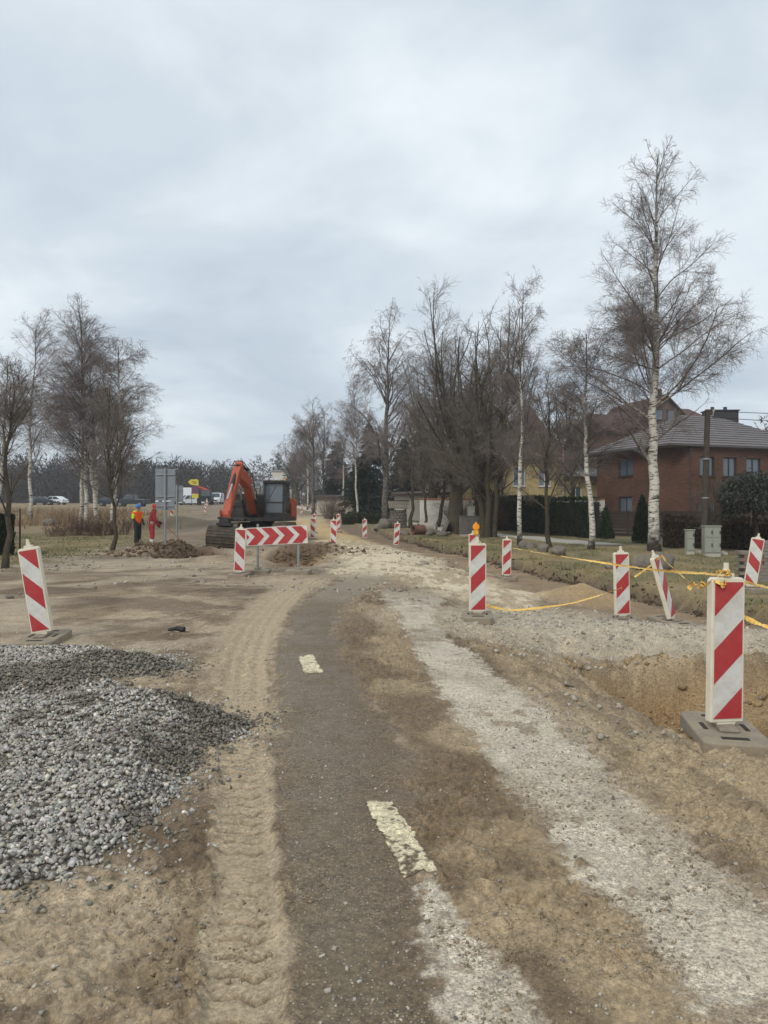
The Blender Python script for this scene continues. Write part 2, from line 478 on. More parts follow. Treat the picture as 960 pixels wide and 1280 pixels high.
# colours: what each material is when dry and lit evenly, save painted shade in slots and trench
def lerp(c, k, m): return c * (1 - m[:, None]) + np.asarray(k)[None, :] * m[:, None] if np.ndim(k) == 1 else c * (1 - m[:, None]) + k * m[:, None]
def vary(k, m): return np.asarray(k)[None, :] * m[:, None]
n_big = fbm(X, Y, 1.7, 3, 101); n_mid = fbm(X, Y, 0.35, 3, 103); n_fin = fbm(X, Y, 0.06, 2, 105)
n_str = fbm(X * 3.0, (Y - X * 0.3) * 0.8, 0.5, 3, 107)
soil = vary(C(158, 142, 119), 0.60 + 0.40 * n_mid + 0.42 * n_fin)
soil = lerp(soil, vary(C(116, 99, 79), 0.75 + 0.5 * n_fin), sstep(0.46, 0.64, n_big + (n_mid - 0.5) * 0.5) * 0.85)
soil = lerp(soil, vary(C(178, 160, 132), 0.8 + 0.4 * n_fin), sstep(0.55, 0.70, fbm(X, Y, 0.9, 3, 109) + (n_fin - 0.5) * 0.25) * 0.6)
col = soil
damp = sstep(0.52, 0.66, fbm(X, Y, 0.9, 4, 127)) * (1 - sstep(14, 22, Y))
col = lerp(col, col * np.array([0.60, 0.56, 0.50]), damp * 0.8)
# the band of clods between the wheel tracks on the right
clodz = band(asp_r, pale_l, 0.14, wob * 0.7) * (1 - sstep(9, 13, Y)) * (1 - patch)
col = lerp(col, vary(C(152, 132, 103), 0.52 + 0.5 * n_mid + 0.42 * n_fin), clodz * 0.9)
col = lerp(col, vary(C(108, 90, 68), 0.8 + 0.4 * n_fin), clodz * np.clip(sstep(0.46, 0.62, fbm(X, Y, 0.75, 3, 111) + 0.30 * np.exp(-np.clip(X - asp_r(Y), 0, 9) / 0.28) - 0.10) , 0, 1) * 0.85)
rutz = sstep(0.0, 0.25, X - pale_r(Y) + wob * 0.5) * (1 - sstep(8.5, 11, Y)) * (1 - M['trench'])
col = lerp(col, vary(C(162, 142, 112), 0.58 + 0.38 * n_mid + 0.4 * n_fin), rutz * 0.85)
n_rut = fbm((X + 0.16 * Y) * 5.5, Y * 1.2, 0.6, 3, 113)
col = lerp(col, vary(C(112, 97, 78), 0.8 + 0.4 * n_fin), rutz * sstep(0.52, 0.66, n_rut) * 0.6)
# asphalt: wet and dark, brown with mud on its right
asphc = vary(C(112, 98, 78), 0.82 + 0.2 * n_mid + 0.24 * n_fin)
fr = np.clip((X - asp_l(Y)) / np.maximum(asp_r(Y) - asp_l(Y), 0.15), 0, 1)
asphc = lerp(asphc, vary(C(108, 91, 70), 0.82 + 0.36 * n_fin), sstep(0.38, 0.85, fr + (n_mid - 0.5) * 0.6 + wn_ * 0.5) * 0.85)
asphc = lerp(asphc, vary(C(120, 103, 81), 0.85 + 0.3 * n_fin), (1 - sstep(0.02, 0.30, fr + (n_mid - 0.5) * 0.2)) * 0.75)
asphc = lerp(asphc, vary(C(150, 138, 118), 0.9 + 0.2 * n_fin), sstep(11, 14, Y + wn_ * 3) * 0.7)
col = lerp(col, asphc, asp)
# dried, dusty asphalt
palec = vary(C(190, 178, 158), 0.78 + 0.26 * n_mid + 0.2 * n_fin)
stain = np.clip(sstep(0.54, 0.66, fbm(X, Y, 0.13, 3, 115)) * sstep(0.42, 0.57, fbm(X, Y, 0.9, 2, 117)) + 0.45 * sstep(0.52, 0.7, fbm(X + 0.2 * Y, Y * 0.45, 0.3, 3, 119)), 0, 1)
palec = lerp(palec, vary(C(138, 120, 98), 0.9 + 0.2 * n_fin), stain * 0.75)
col = lerp(col, palec, np.clip(pale + patch, 0, 1))
# sand pressed into the wheel track
sandc = vary(C(168, 150, 123), 0.84 + 0.14 * n_mid + 0.22 * n_fin)
col = lerp(col, sandc, np.clip(trk * 0.85 + trkw * 0.75 * (1 - asp), 0, 1))
# pale crushed stone of the haul lane
lanec = vary(C(206, 190, 160), 0.70 + 0.3 * n_mid + 0.32 * n_fin)
lanec = lerp(lanec, vary(C(158, 138, 108), 0.8 + 0.4 * n_fin), sstep(0.42, 0.62, n_str + (n_big - 0.5) * 0.6) * 0.75)
lanec = lerp(lanec, vary(C(190, 160, 108), 0.85 + 0.3 * n_fin), sstep(30, 42, Y) * (1 - sstep(55, 75, Y)) * 0.8)
lanec = lerp(lanec, vary(C(140, 124, 102), 0.8 + 0.4 * n_mid), sstep(60, 80, Y) * 0.9)
col = lerp(col, lanec, lane)
col = lerp(col, vary(C(184, 172, 150), 0.58 + 0.5 * n_fin + 0.3 * n_mid), bermg * sstep(0.35, 0.55, n_mid + bermg * 0.3) * (1 - pale))
# earth in the cuts and pits
cutc = vary(C(140, 118, 92), 0.6 + 0.5 * n_mid + 0.3 * n_fin)
col = lerp(col, cutc, M['cut'] * (1 - lane * 0.6))
col = lerp(col, vary(C(166, 140, 102), 0.66 + 0.4 * n_mid + 0.3 * n_fin), np.clip(M['trench'] * 0.9 + blob(X, Y, 4.2, 15, 1.1, 1.0, 0.4), 0, 1))
col = lerp(col, vary(C(98, 79, 59), 0.6 + 0.5 * n_mid + 0.3 * n_fin), np.clip(M['pit'] + M['pit2'] * 0.8 + blob(X, Y, -7.8, 26, 2.2, 1.8, 0.4) * 0.9 + blob(X, Y, -2.9, 26, 1.8, 2.7, 0.4) * 0.9 + blob(X, Y, -6.9, 23, 1.1, .8, .5), 0, 1) * 0.92)
col = lerp(col, vary(C(150, 116, 74), 0.8 + 0.4 * n_mid), np.clip(blob(X, Y, -3.6, 23.5, 2.2, 1.5, 0.5), 0, 1) * 0.7)
col = lerp(col, vary(C(118, 100, 80), 0.7 + 0.4 * n_mid), bed * 0.6 * (1 - lane))
# dark topsoil showing in the cut edge of the verge
col = lerp(col, vary(C(72, 60, 46), 0.8 + 0.4 * n_mid), np.exp(-((X - verge_edge(Y) + 0.14 + wf * 0.4) / 0.17) ** 2) * sstep(10, 12, Y) * (1 - sstep(40, 55, Y)) * 0.85)
# grass and dead reed
grassc = vary(C(116, 105, 74), 0.62 + 0.5 * n_mid + 0.3 * n_fin)
grassc = lerp(grassc, vary(C(140, 122, 86), 0.8 + 0.4 * n_fin), sstep(0.42, 0.62, fbm(X, Y, 1.2, 3, 121)) * 0.8)
grassc = lerp(grassc, vary(C(96, 94, 58), 0.8 + 0.4 * n_fin), sstep(0.5, 0.62, fbm(X, Y, 2.2, 3, 123)) * 0.7)
col = lerp(col, grassc, np.clip(verge + leftgrass, 0, 1) * 0.95)
reed = vary(C(144, 124, 94), 0.7 + 0.5 * fbm(X, Y, 3.5, 3, 125))
col = lerp(col, reed, dryfield * 0.85)
col = lerp(col, vary(C(96, 82, 62), 0.8 + 0.4 * n_big), sstep(120, 200, Y) * 0.8)

# tyre tread: the lugs left narrow slots in the pressed sand, their shade painted darker
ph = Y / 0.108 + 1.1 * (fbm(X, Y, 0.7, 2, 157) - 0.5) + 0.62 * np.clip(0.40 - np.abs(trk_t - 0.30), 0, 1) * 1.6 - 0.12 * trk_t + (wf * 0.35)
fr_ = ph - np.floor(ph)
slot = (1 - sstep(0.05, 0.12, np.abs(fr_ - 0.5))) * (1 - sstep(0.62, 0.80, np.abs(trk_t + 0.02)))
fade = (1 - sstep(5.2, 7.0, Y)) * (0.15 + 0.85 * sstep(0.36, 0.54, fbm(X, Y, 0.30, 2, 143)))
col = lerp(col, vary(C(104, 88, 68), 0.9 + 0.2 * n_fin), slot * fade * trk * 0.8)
# shade painted into the trench, darker with depth
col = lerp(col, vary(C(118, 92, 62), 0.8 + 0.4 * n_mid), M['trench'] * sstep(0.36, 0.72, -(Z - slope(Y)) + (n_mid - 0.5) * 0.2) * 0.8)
# fine relief
rough_soil = np.clip(1 - asp - pale - patch - trk - trkw * 0.6, 0, 1) * (1 - 0.7 * np.clip(verge + leftgrass, 0, 1))
cl = fbm(X, Y, 0.07, 2, 131); cl2 = fbm(X, Y, 0.025, 1, 133)
cl3 = fbm(X, Y, 0.042, 2, 151)
clod = np.maximum(0, cl - 0.46) * 0.05 + (sstep(0.40, 0.54, cl3) - 0.6) * 0.017 * sstep(0.38, 0.52, fbm(X, Y, 0.6, 2, 153)) + (cl2 - 0.5) * 0.008
lump = np.maximum(0, fbm(X, Y, 0.16, 2, 145) - 0.52) * 0.07 * sstep(0.45, 0.6, fbm(X, Y, 1.1, 2, 147))
Z = Z + near * rough_soil * (clod * (0.4 + 1.0 * sstep(0.35, 0.6, n_big)) + lump)
Z = Z + near * np.clip(M['trench'] + M['shelf'], 0, 1) * (1 - pale) * (fbm(X, Y, 0.09, 2, 149) - 0.5) * 0.06
Z = Z + near * rutz * (np.abs(n_rut - 0.5) - 0.12) * 0.12
Z = Z + near * (asp + pale + patch) * (n_fin - 0.5) * 0.004
Z = Z + near * np.clip(M['trench'] + M['shelf'], 0, 1) * (fbm(X, Y, 0.22, 3, 135) - 0.5) * 0.10 * (1 - pale)
Z = Z + bermg * (fbm(X, Y, 0.16, 3, 137) - 0.5) * 0.10
pz_ = np.clip(M['pit'] + M['pit2'] + blob(X, Y, -7.8, 26, 2.6, 2.2, 0.4) + blob(X, Y, -2.9, 26, 2.2, 3.0, 0.4), 0, 1)
Z = Z + pz_ * ((fbm(X, Y, 0.8, 3, 139) - 0.5) * 0.30 + (fbm(X, Y, 0.28, 2, 155) - 0.5) * 0.22)
Z = Z + sstep(18, 24, Y) * (1 - sstep(50, 70, Y)) * (fbm(X, Y, 0.7, 3, 141) - 0.5) * 0.16 * (1 - 0.6 * lane) * (1 - leftgrass * 0.6)
# tyre tread: the pressed track, its lips and the lugs' slots
lipp = np.exp(-((np.abs(trk_t) - 1.15) / 0.22) ** 2)
Z = Z + trk * (-0.012) + near * lipp * 0.014 * (0.6 + n_mid) * (1 - sstep(12, 16, Y)) - slot * fade * 0.030 * trk
Z = Z + trkw * near * sstep(4.5, 7, Y) * 0.012 * np.sin((X - track_c(Y)) * 2 * PI / 0.13 + wf * 2)
slot2 = (1 - sstep(0.10, 0.22, np.abs(((Y + 0.25 * (X - track_c(Y))) / 0.19) % 1 - 0.5))) * np.exp(-((X - track_c(Y) + 0.02) / 0.09) ** 2)
Z = Z - slot2 * trkw * 0.018 * sstep(5.5, 7, Y) * (1 - sstep(9.5, 11, Y))

grit = np.clip(0.25 + 0.75 * lane + 0.6 * bermg + 0.55 * asp + 0.8 * (pale + patch) + 0.3 * M['shelf'], 0, 1) * (1 - np.clip(verge + leftgrass, 0, 1)) * (1 - trk * 0.7)
wet = asp * (0.35 + 0.65 * sstep(0.3, 0.6, n_mid)) * (1 - sstep(9, 13, Y)) + 0.35 * clodz * sstep(0.5, 0.6, fbm(X, Y, 0.75, 3, 111))

def ground_material():
    m, nt, b = _mat('worked_earth')
    N, L = nt.nodes, nt.links
    def nd(t, **k):
        n = N.new(t)
        for a, v in k.items(): setattr(n, a, v)
        return n
    at = nd('ShaderNodeAttribute', attribute_name='col')
    ag = nd('ShaderNodeAttribute', attribute_name='grit')
    aw = nd('ShaderNodeAttribute', attribute_name='wet')
    geo = nd('ShaderNodeNewGeometry')
    def noise(sc, det, ro=0.6):
        n = nd('ShaderNodeTexNoise'); n.inputs['Scale'].default_value = sc; n.inputs['Detail'].default_value = det; n.inputs['Roughness'].default_value = ro
        L.new(geo.outputs['Position'], n.inputs['Vector']); return n
    def rng(src, a, b_, c, d):
        r = nd('ShaderNodeMapRange'); r.inputs[1].default_value = a; r.inputs[2].default_value = b_; r.inputs[3].default_value = c; r.inputs[4].default_value = d
        L.new(src, r.inputs[0]); return r.outputs[0]
    def math_(op, a, b_):
        q = nd('ShaderNodeMath', operation=op)
        for i, s in enumerate((a, b_)):
            if isinstance(s, (int, float)): q.inputs[i].default_value = s
            else: L.new(s, q.inputs[i])
        return q.outputs[0]
    f1 = noise(45, 5, 0.7); f2 = noise(14, 5, 0.65)
    k1 = rng(f1.outputs['Fac'], 0.30, 0.70, 0.62, 1.36)
    k2 = rng(f2.outputs['Fac'], 0.3, 0.7, 0.86, 1.14)
    k = math_('MULTIPLY', k1, k2)
    # grains: every crumb of soil its own tone
    am = rng(noise(2.3, 4, 0.6).outputs['Fac'], 0.35, 0.65, 0.25, 1.0)
    for vs, lo_, hi_ in ((110, 0.64, 1.36), (300, 0.66, 1.34)):
        vg = nd('ShaderNodeTexVoronoi'); vg.inputs['Scale'].default_value = vs
        L.new(geo.outputs['Position'], vg.inputs['Vector'])
        sg_ = nd('ShaderNodeSeparateColor'); L.new(vg.outputs['Color'], sg_.inputs[0])
        dv_ = math_('MULTIPLY', math_('MULTIPLY', rng(sg_.outputs[0], 0, 1, lo_ - 1, hi_ - 1), am), math_('ADD', math_('MULTIPLY', ag.outputs['Fac'], 0.55), 0.62))
        k = math_('MULTIPLY', k, math_('ADD', dv_, 1.0))
    sc = nd('ShaderNodeVectorMath', operation='SCALE'); L.new(at.outputs['Color'], sc.inputs[0]); L.new(k, sc.inputs['Scale'])
    # small stones pressed into the surface: each its own grey or tan
    vo = nd('ShaderNodeTexVoronoi'); vo.inputs['Scale'].default_value = 85; vo.inputs['Randomness'].default_value = 1
    L.new(geo.outputs['Position'], vo.inputs['Vector'])
    sepc = nd('ShaderNodeSeparateColor'); L.new(vo.outputs['Color'], sepc.inputs[0])
    disc = rng(vo.outputs['Distance'], 0.28, 0.42, 1.0, 0.0)
    pick = rng(sepc.outputs[0], 0.52, 0.58, 0.0, 1.0)
    msk = math_('MULTIPLY', math_('MULTIPLY', disc, pick), ag.outputs['Fac'])
    stone = nd('ShaderNodeValToRGB')
    stone.color_ramp.elements[0].color = (*C(92, 86, 80), 1); stone.color_ramp.elements[1].color = (*C(205, 198, 186), 1)
    e_ = stone.color_ramp.elements.new(0.55); e_.color = (*C(150, 140, 126), 1)
    L.new(sepc.outputs[1], stone.inputs[0])
    mx = nd('ShaderNodeMix', data_type='RGBA'); L.new(math_('MULTIPLY', msk, 0.62), mx.inputs[0]); L.new(sc.outputs[0], mx.inputs[6]); L.new(stone.outputs[0], mx.inputs[7])
    L.new(mx.outputs[2], b.inputs['Base Color'])
    L.new(rng(aw.outputs['Fac'], 0, 1, 0.92, 0.55), b.inputs['Roughness'])
    b.inputs['Specular IOR Level'].default_value = 0.35
    hgt = math_('ADD', math_('MULTIPLY', f1.outputs['Fac'], 0.9), math_('MULTIPLY', msk, 0.35))
    bp = nd('ShaderNodeBump'); bp.inputs['Strength'].default_value = 0.9; bp.inputs['Distance'].default_value = 0.007
    L.new(hgt, bp.inputs['Height']); L.new(bp.outputs[0], b.inputs['Normal'])
    return m
M_GROUND = ground_material()

P3 = np.stack([X, Y, Z], 1)
idx = np.arange(NX * NY).reshape(NY, NX)
quads = np.stack([idx[:-1, :-1], idx[:-1, 1:], idx[1:, 1:], idx[1:, :-1]], -1).reshape(-1, 4)
road_v = np.clip(band(asp_l, pale_r, 0.02, wob * 0.8) * (1 - sstep(15.5, 17, Y + wn_ * 3)) + lane * (Y > 11), 0, 1)
isroad = road_v[quads].mean(1) > 0.5
def sheet(name, fq):
    used = np.unique(fq)
    rm = np.full(len(P3), -1); rm[used] = np.arange(len(used))
    o = np_mesh(name, P3[used], rm[fq], M_GROUND, smooth=True, colors=col[used])
    for nm, arr in (('grit', grit), ('wet', wet)):
        a = o.data.attributes.new(nm, 'FLOAT', 'POINT'); a.data.foreach_set('value', arr[used].astype(np.float32))
    tag(o, kind='structure')
    return o
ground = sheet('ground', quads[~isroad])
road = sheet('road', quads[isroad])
ground['label'] = 'churned brown earth, sand and grass verge of the roadworks'
road['label'] = 'muddy asphalt and pale crushed stone lane running through the roadworks'

# height of the finished sheet anywhere (bilinear on the grid)
ZG = Z.reshape(NY, NX)
def zg(x, y):
    x = np.asarray(x, float); y = np.asarray(y, float)
    i = np.clip(np.searchsorted(gx, x) - 1, 0, NX - 2); j = np.clip(np.searchsorted(gy, y) - 1, 0, NY - 2)
    fx = np.clip((x - gx[i]) / (gx[i + 1] - gx[i]), 0, 1); fy = np.clip((y - gy[j]) / (gy[j + 1] - gy[j]), 0, 1)
    return (ZG[j, i] * (1 - fx) + ZG[j, i + 1] * fx) * (1 - fy) + (ZG[j + 1, i] * (1 - fx) + ZG[j + 1, i + 1] * fx) * fy
def z1(x, y): return float(zg(np.array([x]), np.array([y]))[0])

# ------------------------------------------------------------------ worn lane markings, sheets 4 mm above the asphalt
def dash(corners, label, seed, thr):
    """paint worn into the aggregate: thins to bare asphalt and mud towards its edges"""
    n, m = 150, 54
    c = [np.array(q) for q in corners]
    s = np.linspace(-0.06, 1.06, n)[:, None, None]; t = np.linspace(-0.14, 1.14, m)[None, :, None]
    P = (c[0] * (1 - t) + c[1] * t) * (1 - s) + (c[3] * (1 - t) + c[2] * t) * s
    xx, yy = P[..., 0], P[..., 1]
    zz = zg(xx, yy) + 0.0035
    ss, tt = s[..., 0], t[..., 0]
    edge_ = np.minimum(np.minimum(tt, 1 - tt) * 3.0, np.minimum(ss, 1 - ss) * 9.0)
    wear = 0.55 * fbm(xx, yy, 0.10, 3, seed) + 0.45 * fbm(xx, yy, 0.016, 2, seed + 7)
    amt = sstep(-0.10, 0.16, edge_ + (wear - 0.5) * 0.9) * sstep(thr, thr + 0.16, wear + 0.10)
    keep = edge_ + (wear - 0.5) * 0.9 > -0.04
    nz = fbm(xx, yy, 0.03, 2, seed + 3)
    base = np.asarray(C(112, 98, 78)) * (0.8 + 0.4 * nz[..., None])
    paint = np.asarray(C(216, 202, 168)) * (0.72 + 0.45 * nz[..., None])
    cc = base * (1 - amt[..., None]) + paint * amt[..., None]
    id_ = np.arange(n * m).reshape(n, m)
    q = np.stack([id_[:-1, :-1], id_[:-1, 1:], id_[1:, 1:], id_[1:, :-1]], -1)
    kk = keep[:-1, :-1] & keep[1:, 1:] & keep[:-1, 1:] & keep[1:, :-1]
    o = np_mesh('lane_marking', np.stack([xx, yy, zz], -1).reshape(-1, 3), q[kk], M_GROUND, smooth=True, colors=cc.reshape(-1, 3))
    for nm, v in (('grit', 0.35), ('wet', 0.1)):
        at = o.data.attributes.new(nm, 'FLOAT', 'POINT'); at.data.foreach_set('value', np.full(n * m, v, np.float32))
    return tag(o, label, kind='structure')
dash([gp(505, 1096), gp(548, 1084), gp(490, 1000), gp(457, 1000)], 'long worn cream lane dash half covered by mud', 201, 0.45)
dash([gp(380, 845), gp(404, 843), gp(391, 820), gp(373, 823)], 'short cream lane dash on the dark asphalt', 203, 0.40)
# ================================================================== GRAVEL
rngG = np.random.default_rng(11)
M_STONE = mat_attr('crushed_stone', 0.85, bump=0.002, bscale=200, var=0.18, vscale=90)
def fine_gravel():
    m, nt, b = _mat('heap_fines'); N, L = nt.nodes, nt.links
    tc = N.new('ShaderNodeTexCoord')
    vo = N.new('ShaderNodeTexVoronoi'); vo.inputs['Scale'].default_value = 62
    L.new(tc.outputs['Object'], vo.inputs['Vector'])
    sp = N.new('ShaderNodeSeparateColor'); L.new(vo.outputs['Color'], sp.inputs[0])
    rp = N.new('ShaderNodeValToRGB'); rp.color_ramp.elements[0].color = (*C(84, 78, 70), 1); rp.color_ramp.elements[1].color = (*C(176, 166, 150), 1)
    L.new(sp.outputs[0], rp.inputs[0]); L.new(rp.outputs[0], b.inputs['Base Color'])
    b.inputs['Roughness'].default_value = 0.95
    bp = N.new('ShaderNodeBump'); bp.inputs['Distance'].default_value = 0.012; bp.invert = True
    L.new(vo.outputs['Distance'], bp.inputs['Height']); L.new(bp.outputs[0], b.inputs['Normal'])
    return m
M_MOUND = fine_gravel()

def ridge_height(x, y, ridges):
    """heap surface: the highest of several ridges, each a polyline with heights and a slope"""
    z = np.full_like(x, -1.0)
    for pts, sl_n, sl_f in ridges:
        for (x0, y0, h0), (x1, y1, h1) in zip(pts[:-1], pts[1:]):
            dx, dy = x1 - x0, y1 - y0
            t = np.clip(((x - x0) * dx + (y - y0) * dy) / (dx * dx + dy * dy), 0, 1)
            qx, qy = x0 + t * dx, y0 + t * dy
            d = np.hypot(x - qx, y - qy)
            sl = np.where(y < qy, sl_n, sl_f)
            z = np.maximum(z, h0 + (h1 - h0) * t - d * sl)
    return z

def inside(x, y, poly):
    """signed distance to an outline, positive inside"""
    d = np.full(np.shape(x), 1e9); ins = np.zeros(np.shape(x), bool)
    n = len(poly)
    for i in range(n):
        (ax, ay), (bx, by) = poly[i], poly[(i + 1) % n]
        dx, dy = bx - ax, by - ay
        t = np.clip(((x - ax) * dx + (y - ay) * dy) / (dx * dx + dy * dy), 0, 1)
        d = np.minimum(d, np.hypot(x - ax - t * dx, y - ay - t * dy))
        c = ((ay > y) != (by > y)) & (x < (bx - ax) * (y - ay) / (by - ay + 1e-12) + ax)
        ins ^= c
    return np.where(ins, d, -d)

def heap(name, label, ridges, outline, n, smin, smax, dark, seed, edge_slope=0.5):
    rng = np.random.default_rng(seed)
    x0, x1 = min(p[0] for p in outline) - .15, max(p[0] for p in outline) + .15
    y0, y1 = min(p[1] for p in outline) - .15, max(p[1] for p in outline) + .15
    def hh(x, y):
        w = (fbm(x, y, 0.5, 2, seed) - 0.5) * 0.12 + (fbm(x, y, 0.12, 2, seed + 3) - 0.5) * 0.05
        return np.minimum(ridge_height(x + w * 0.6, y + w * 0.8, ridges) + w * 0.55, (inside(x, y, outline) + w * 0.9) * edge_slope)
    # core surface
    a = np.linspace(x0, x1, 110); b = np.linspace(y0, y1, 110)
    xx, yy = np.meshgrid(a, b)
    zz = hh(xx, yy)
    keep = zz > -0.05
    id_ = np.arange(xx.size).reshape(xx.shape)
    q = np.stack([id_[:-1, :-1], id_[:-1, 1:], id_[1:, 1:], id_[1:, :-1]], -1)
    kk = keep[:-1, :-1] | keep[1:, 1:]
    o = np_mesh(name, np.stack([xx, yy, zg(xx, yy) + zz - 0.012], -1).reshape(-1, 3), q[kk], M_MOUND, smooth=True)
    tag(o, label, 'gravel', 'gravel heaps beside the track')
    # stones
    m = int(n * 4.5)
    x = rng.uniform(x0, x1, m); y = rng.uniform(y0, y1, m)
    z = hh(x, y)
    pr = np.where(z > 0.0, 1.0, np.exp(np.clip(z, -1, 0) / 0.055) * 0.40)
    # fewer of the smallest where the heap is far off
    ok = (rng.uniform(0, 1, m) < pr) & ((np.abs(x) < 0.62 * y + 0.25) | (rng.uniform(0, 1, m) < 0.25))
    x, y, z = x[ok][:n], y[ok][:n], np.maximum(z[ok][:n], 0)
    s = smin * 0.8 * (smax * 1.25 / (smin * 0.8)) ** rng.uniform(0, 1, len(x))
    g = np.clip(rng.normal(0.47, 0.12, len(x)), 0.16, 0.85)[:, None]
    tint = np.stack([1.07 + rng.normal(0.015, 0.05, len(x)), np.ones(len(x)), 0.89 + rng.normal(-0.02, 0.05, len(x))], 1)
    c = g ** 1.35 * tint
    dk = dark(x, y, z) if dark else np.zeros(len(x))
    c = c * (1 - 0.50 * dk[:, None]) * (1 - dk[:, None] * np.array([0, .05, .12]))
    st = stones('stones', np.stack([x, y, zg(x, y) + z + s * 0.25], 1), s, c, M_STONE, rng, o)
    st['kind'] = 'stuff'
    return o

# wet stone: stays where the last rain and the freshly tipped load left it
def dark1(x, y, z):
    n = fbm(x, y, 0.30, 3, 303)
    return np.clip(sstep(0.45, 0.62, n + 0.55 * blob(x, y, -1.18, 5.15, 0.75, 0.5, 0.7) + 0.40 * blob(x, y, -2.9, 5.35, 1.2, .35, .5) + .34 * blob(x, y, -1.30, 4.35, .25, .45, .6) - 0.14), 0, 1)
heap('gravel_heap', 'large heap of loose grey gravel beside the tyre track',
     [([(-0.95, 5.06, 0.03), (-1.25, 5.10, 0.17), (-1.60, 5.02, 0.28), (-1.9, 4.82, 0.22), (-2.25, 4.55, 0.17), (-3.2, 4.0, 0.17), (-5.2, 3.3, 0.25)], 0.115, 0.60),
      ([(-1.62, 5.02, 0.27), (-2.2, 5.28, 0.27), (-3.1, 5.4, 0.29), (-5.4, 5.4, 0.32)], 0.5, 0.5),
      ([(-1.42, 4.7, 0.20), (-1.45, 4.1, 0.13), (-1.6, 3.4, 0.10), (-2.0, 2.9, 0.10)], 0.32, 0.3)],
     [(-0.86, 5.05), (-0.95, 4.72), (-1.12, 4.42), (-1.10, 4.1), (-1.12, 3.7), (-1.15, 3.42), (-1.2, 3.07), (-1.37, 2.9), (-1.51, 2.81), (-2.6, 2.3), (-5.5, 2.0), (-5.5, 6.1), (-3.4, 5.95), (-2.2, 5.72), (-1.4, 5.42)],
     33000, 0.0066, 0.0135, dark1, 310)
def dark2(x, y, z):
    return sstep(0.40, 0.55, fbm(x, y, 0.5, 3, 305) * 0.5 + 0.5 * blob(x, y, -2.45, 6.55, 1.2, 0.55, 0.5) + .05)
heap('gravel_heap', 'low spread heap of fine gravel in front of the leaning beacon',
     [([(-1.92, 6.72, 0.02), (-2.25, 6.85, 0.13), (-2.7, 6.75, 0.18), (-3.3, 6.6, 0.08)], 0.40, 0.35),
      ([(-2.5, 7.5, 0.03), (-3.2, 7.35, 0.12), (-4.5, 7.3, 0.16), (-6.5, 7.2, 0.18)], 0.14, 0.35),
      ([(-3.2, 6.5, 0.05), (-6.2, 6.3, 0.06)], 0.14, 0.2)],
     [(-1.80, 6.72), (-2.1, 6.45), (-3.0, 6.25), (-4.5, 6.1), (-6.4, 6.0), (-6.4, 8.0), (-4.4, 7.85), (-3.0, 7.7), (-2.2, 7.2)],
     12000, 0.009, 0.0155, dark2, 320, 0.4)

# loose stones lying about: on the track, on the bank of crushed stone, along the lane
def scatter(name, label, n, fx, smin, smax, gl, gh, seed, warm=0.05, tetra=False, soil=False):
    rng = np.random.default_rng(seed)
    x, y, keep = fx(rng, n)
    x, y = x[keep], y[keep]
    s = smin * (smax / smin) ** (rng.uniform(0, 1, len(x)) ** 2.2)
    g = rng.uniform(gl, gh, len(x))[:, None]
    c = g * np.stack([1 + rng.normal(warm, 0.03, len(x)), np.ones(len(x)), 0.95 + rng.normal(-warm, 0.04, len(x))], 1)
    if soil: c = np.asarray(soil)[None] * rng.uniform(0.6, 1.25, len(x))[:, None]
    o = stones(name, np.stack([x, y, zg(x, y) + s * 0.22], 1), s, c, M_STONE, rng, tetra=tetra)
    return tag(o, label, kind='stuff')
def f_near(rng, n):
    y = 1.7 * (9 / 1.7) ** rng.uniform(0, 1, n); x = rng.uniform(-0.62, 0.95, n) * y
    return x, y, (rng.uniform(0, 1, n) < 0.25 + 0.75 * (fbm(x, y, 0.4, 2, 331) > 0.52)) & ~((np.abs(x - track_c(y)) < 0.12) & (rng.uniform(0, 1, n) < .8))
scatter('loose_pebbles', 'small pebbles strewn over the muddy track', 9000, f_near, 0.0022, 0.011, 0.12, 0.5, 331, 0.13)
def f_bank(rng, n):
    x = rng.uniform(0.9, 7.0, n); y = rng.uniform(7.4, 13.0, n)
    return x, y, (fbm(x, y, 0.5, 3, 335) + 0.35 * blob(x, y, 3.8, 10.0, 4.0, 2.4, 0.5) > 0.62) & (x > pale_r(y) + 0.1)
scatter('crushed_stone_bank', 'pale broken stone on the bank behind the trench', 10000, f_bank, 0.005, 0.032, 0.22, 0.50, 335, 0.13)
def f_rub(rng, n):
    x = rng.uniform(-12, 3.5, n); y = rng.uniform(12, 34, n)
    return x, y, (fbm(x, y, 1.2, 3, 337) > 0.54)
scatter('earth_rubble', 'clods and stones scattered around the pit and barrier', 4500, f_rub, 0.012, 0.07, 0.14, 0.40, 337, 0.15)
def f_tr(rng, n):
    x = rng.uniform(1.2, 5.5, n); y = rng.uniform(4.2, 8.2, n)
    return x, y, (fbm(x, y, 0.35, 3, 339) > 0.52)
scatter('trench_clods', 'lumps of earth and stone round the open trench', 3500, f_tr, 0.006, 0.035, 0.20, 0.42, 339, 0.15)
def f_crumb(rng, n):
    y = 1.7 * (7.5 / 1.7) ** rng.uniform(0, 1, n); x = rng.uniform(-0.62, 0.8, n) * y
    on_asp = (x > asp_l(y)) & (x < asp_r(y))
    d = fbm(x, y, 0.45, 3, 341)
    return x, y, (d > np.where(on_asp, 0.60, 0.47)) & ~((np.abs(x - track_c(y)) < 0.13) & (rng.uniform(0, 1, n) < .7))
scatter('soil_crumbs', 'fine crumbs of dry soil over the track', 24000, f_crumb, 0.0028, 0.011, 0.2, 0.3, 341, 0.1, tetra=True, soil=C(150, 132, 106))
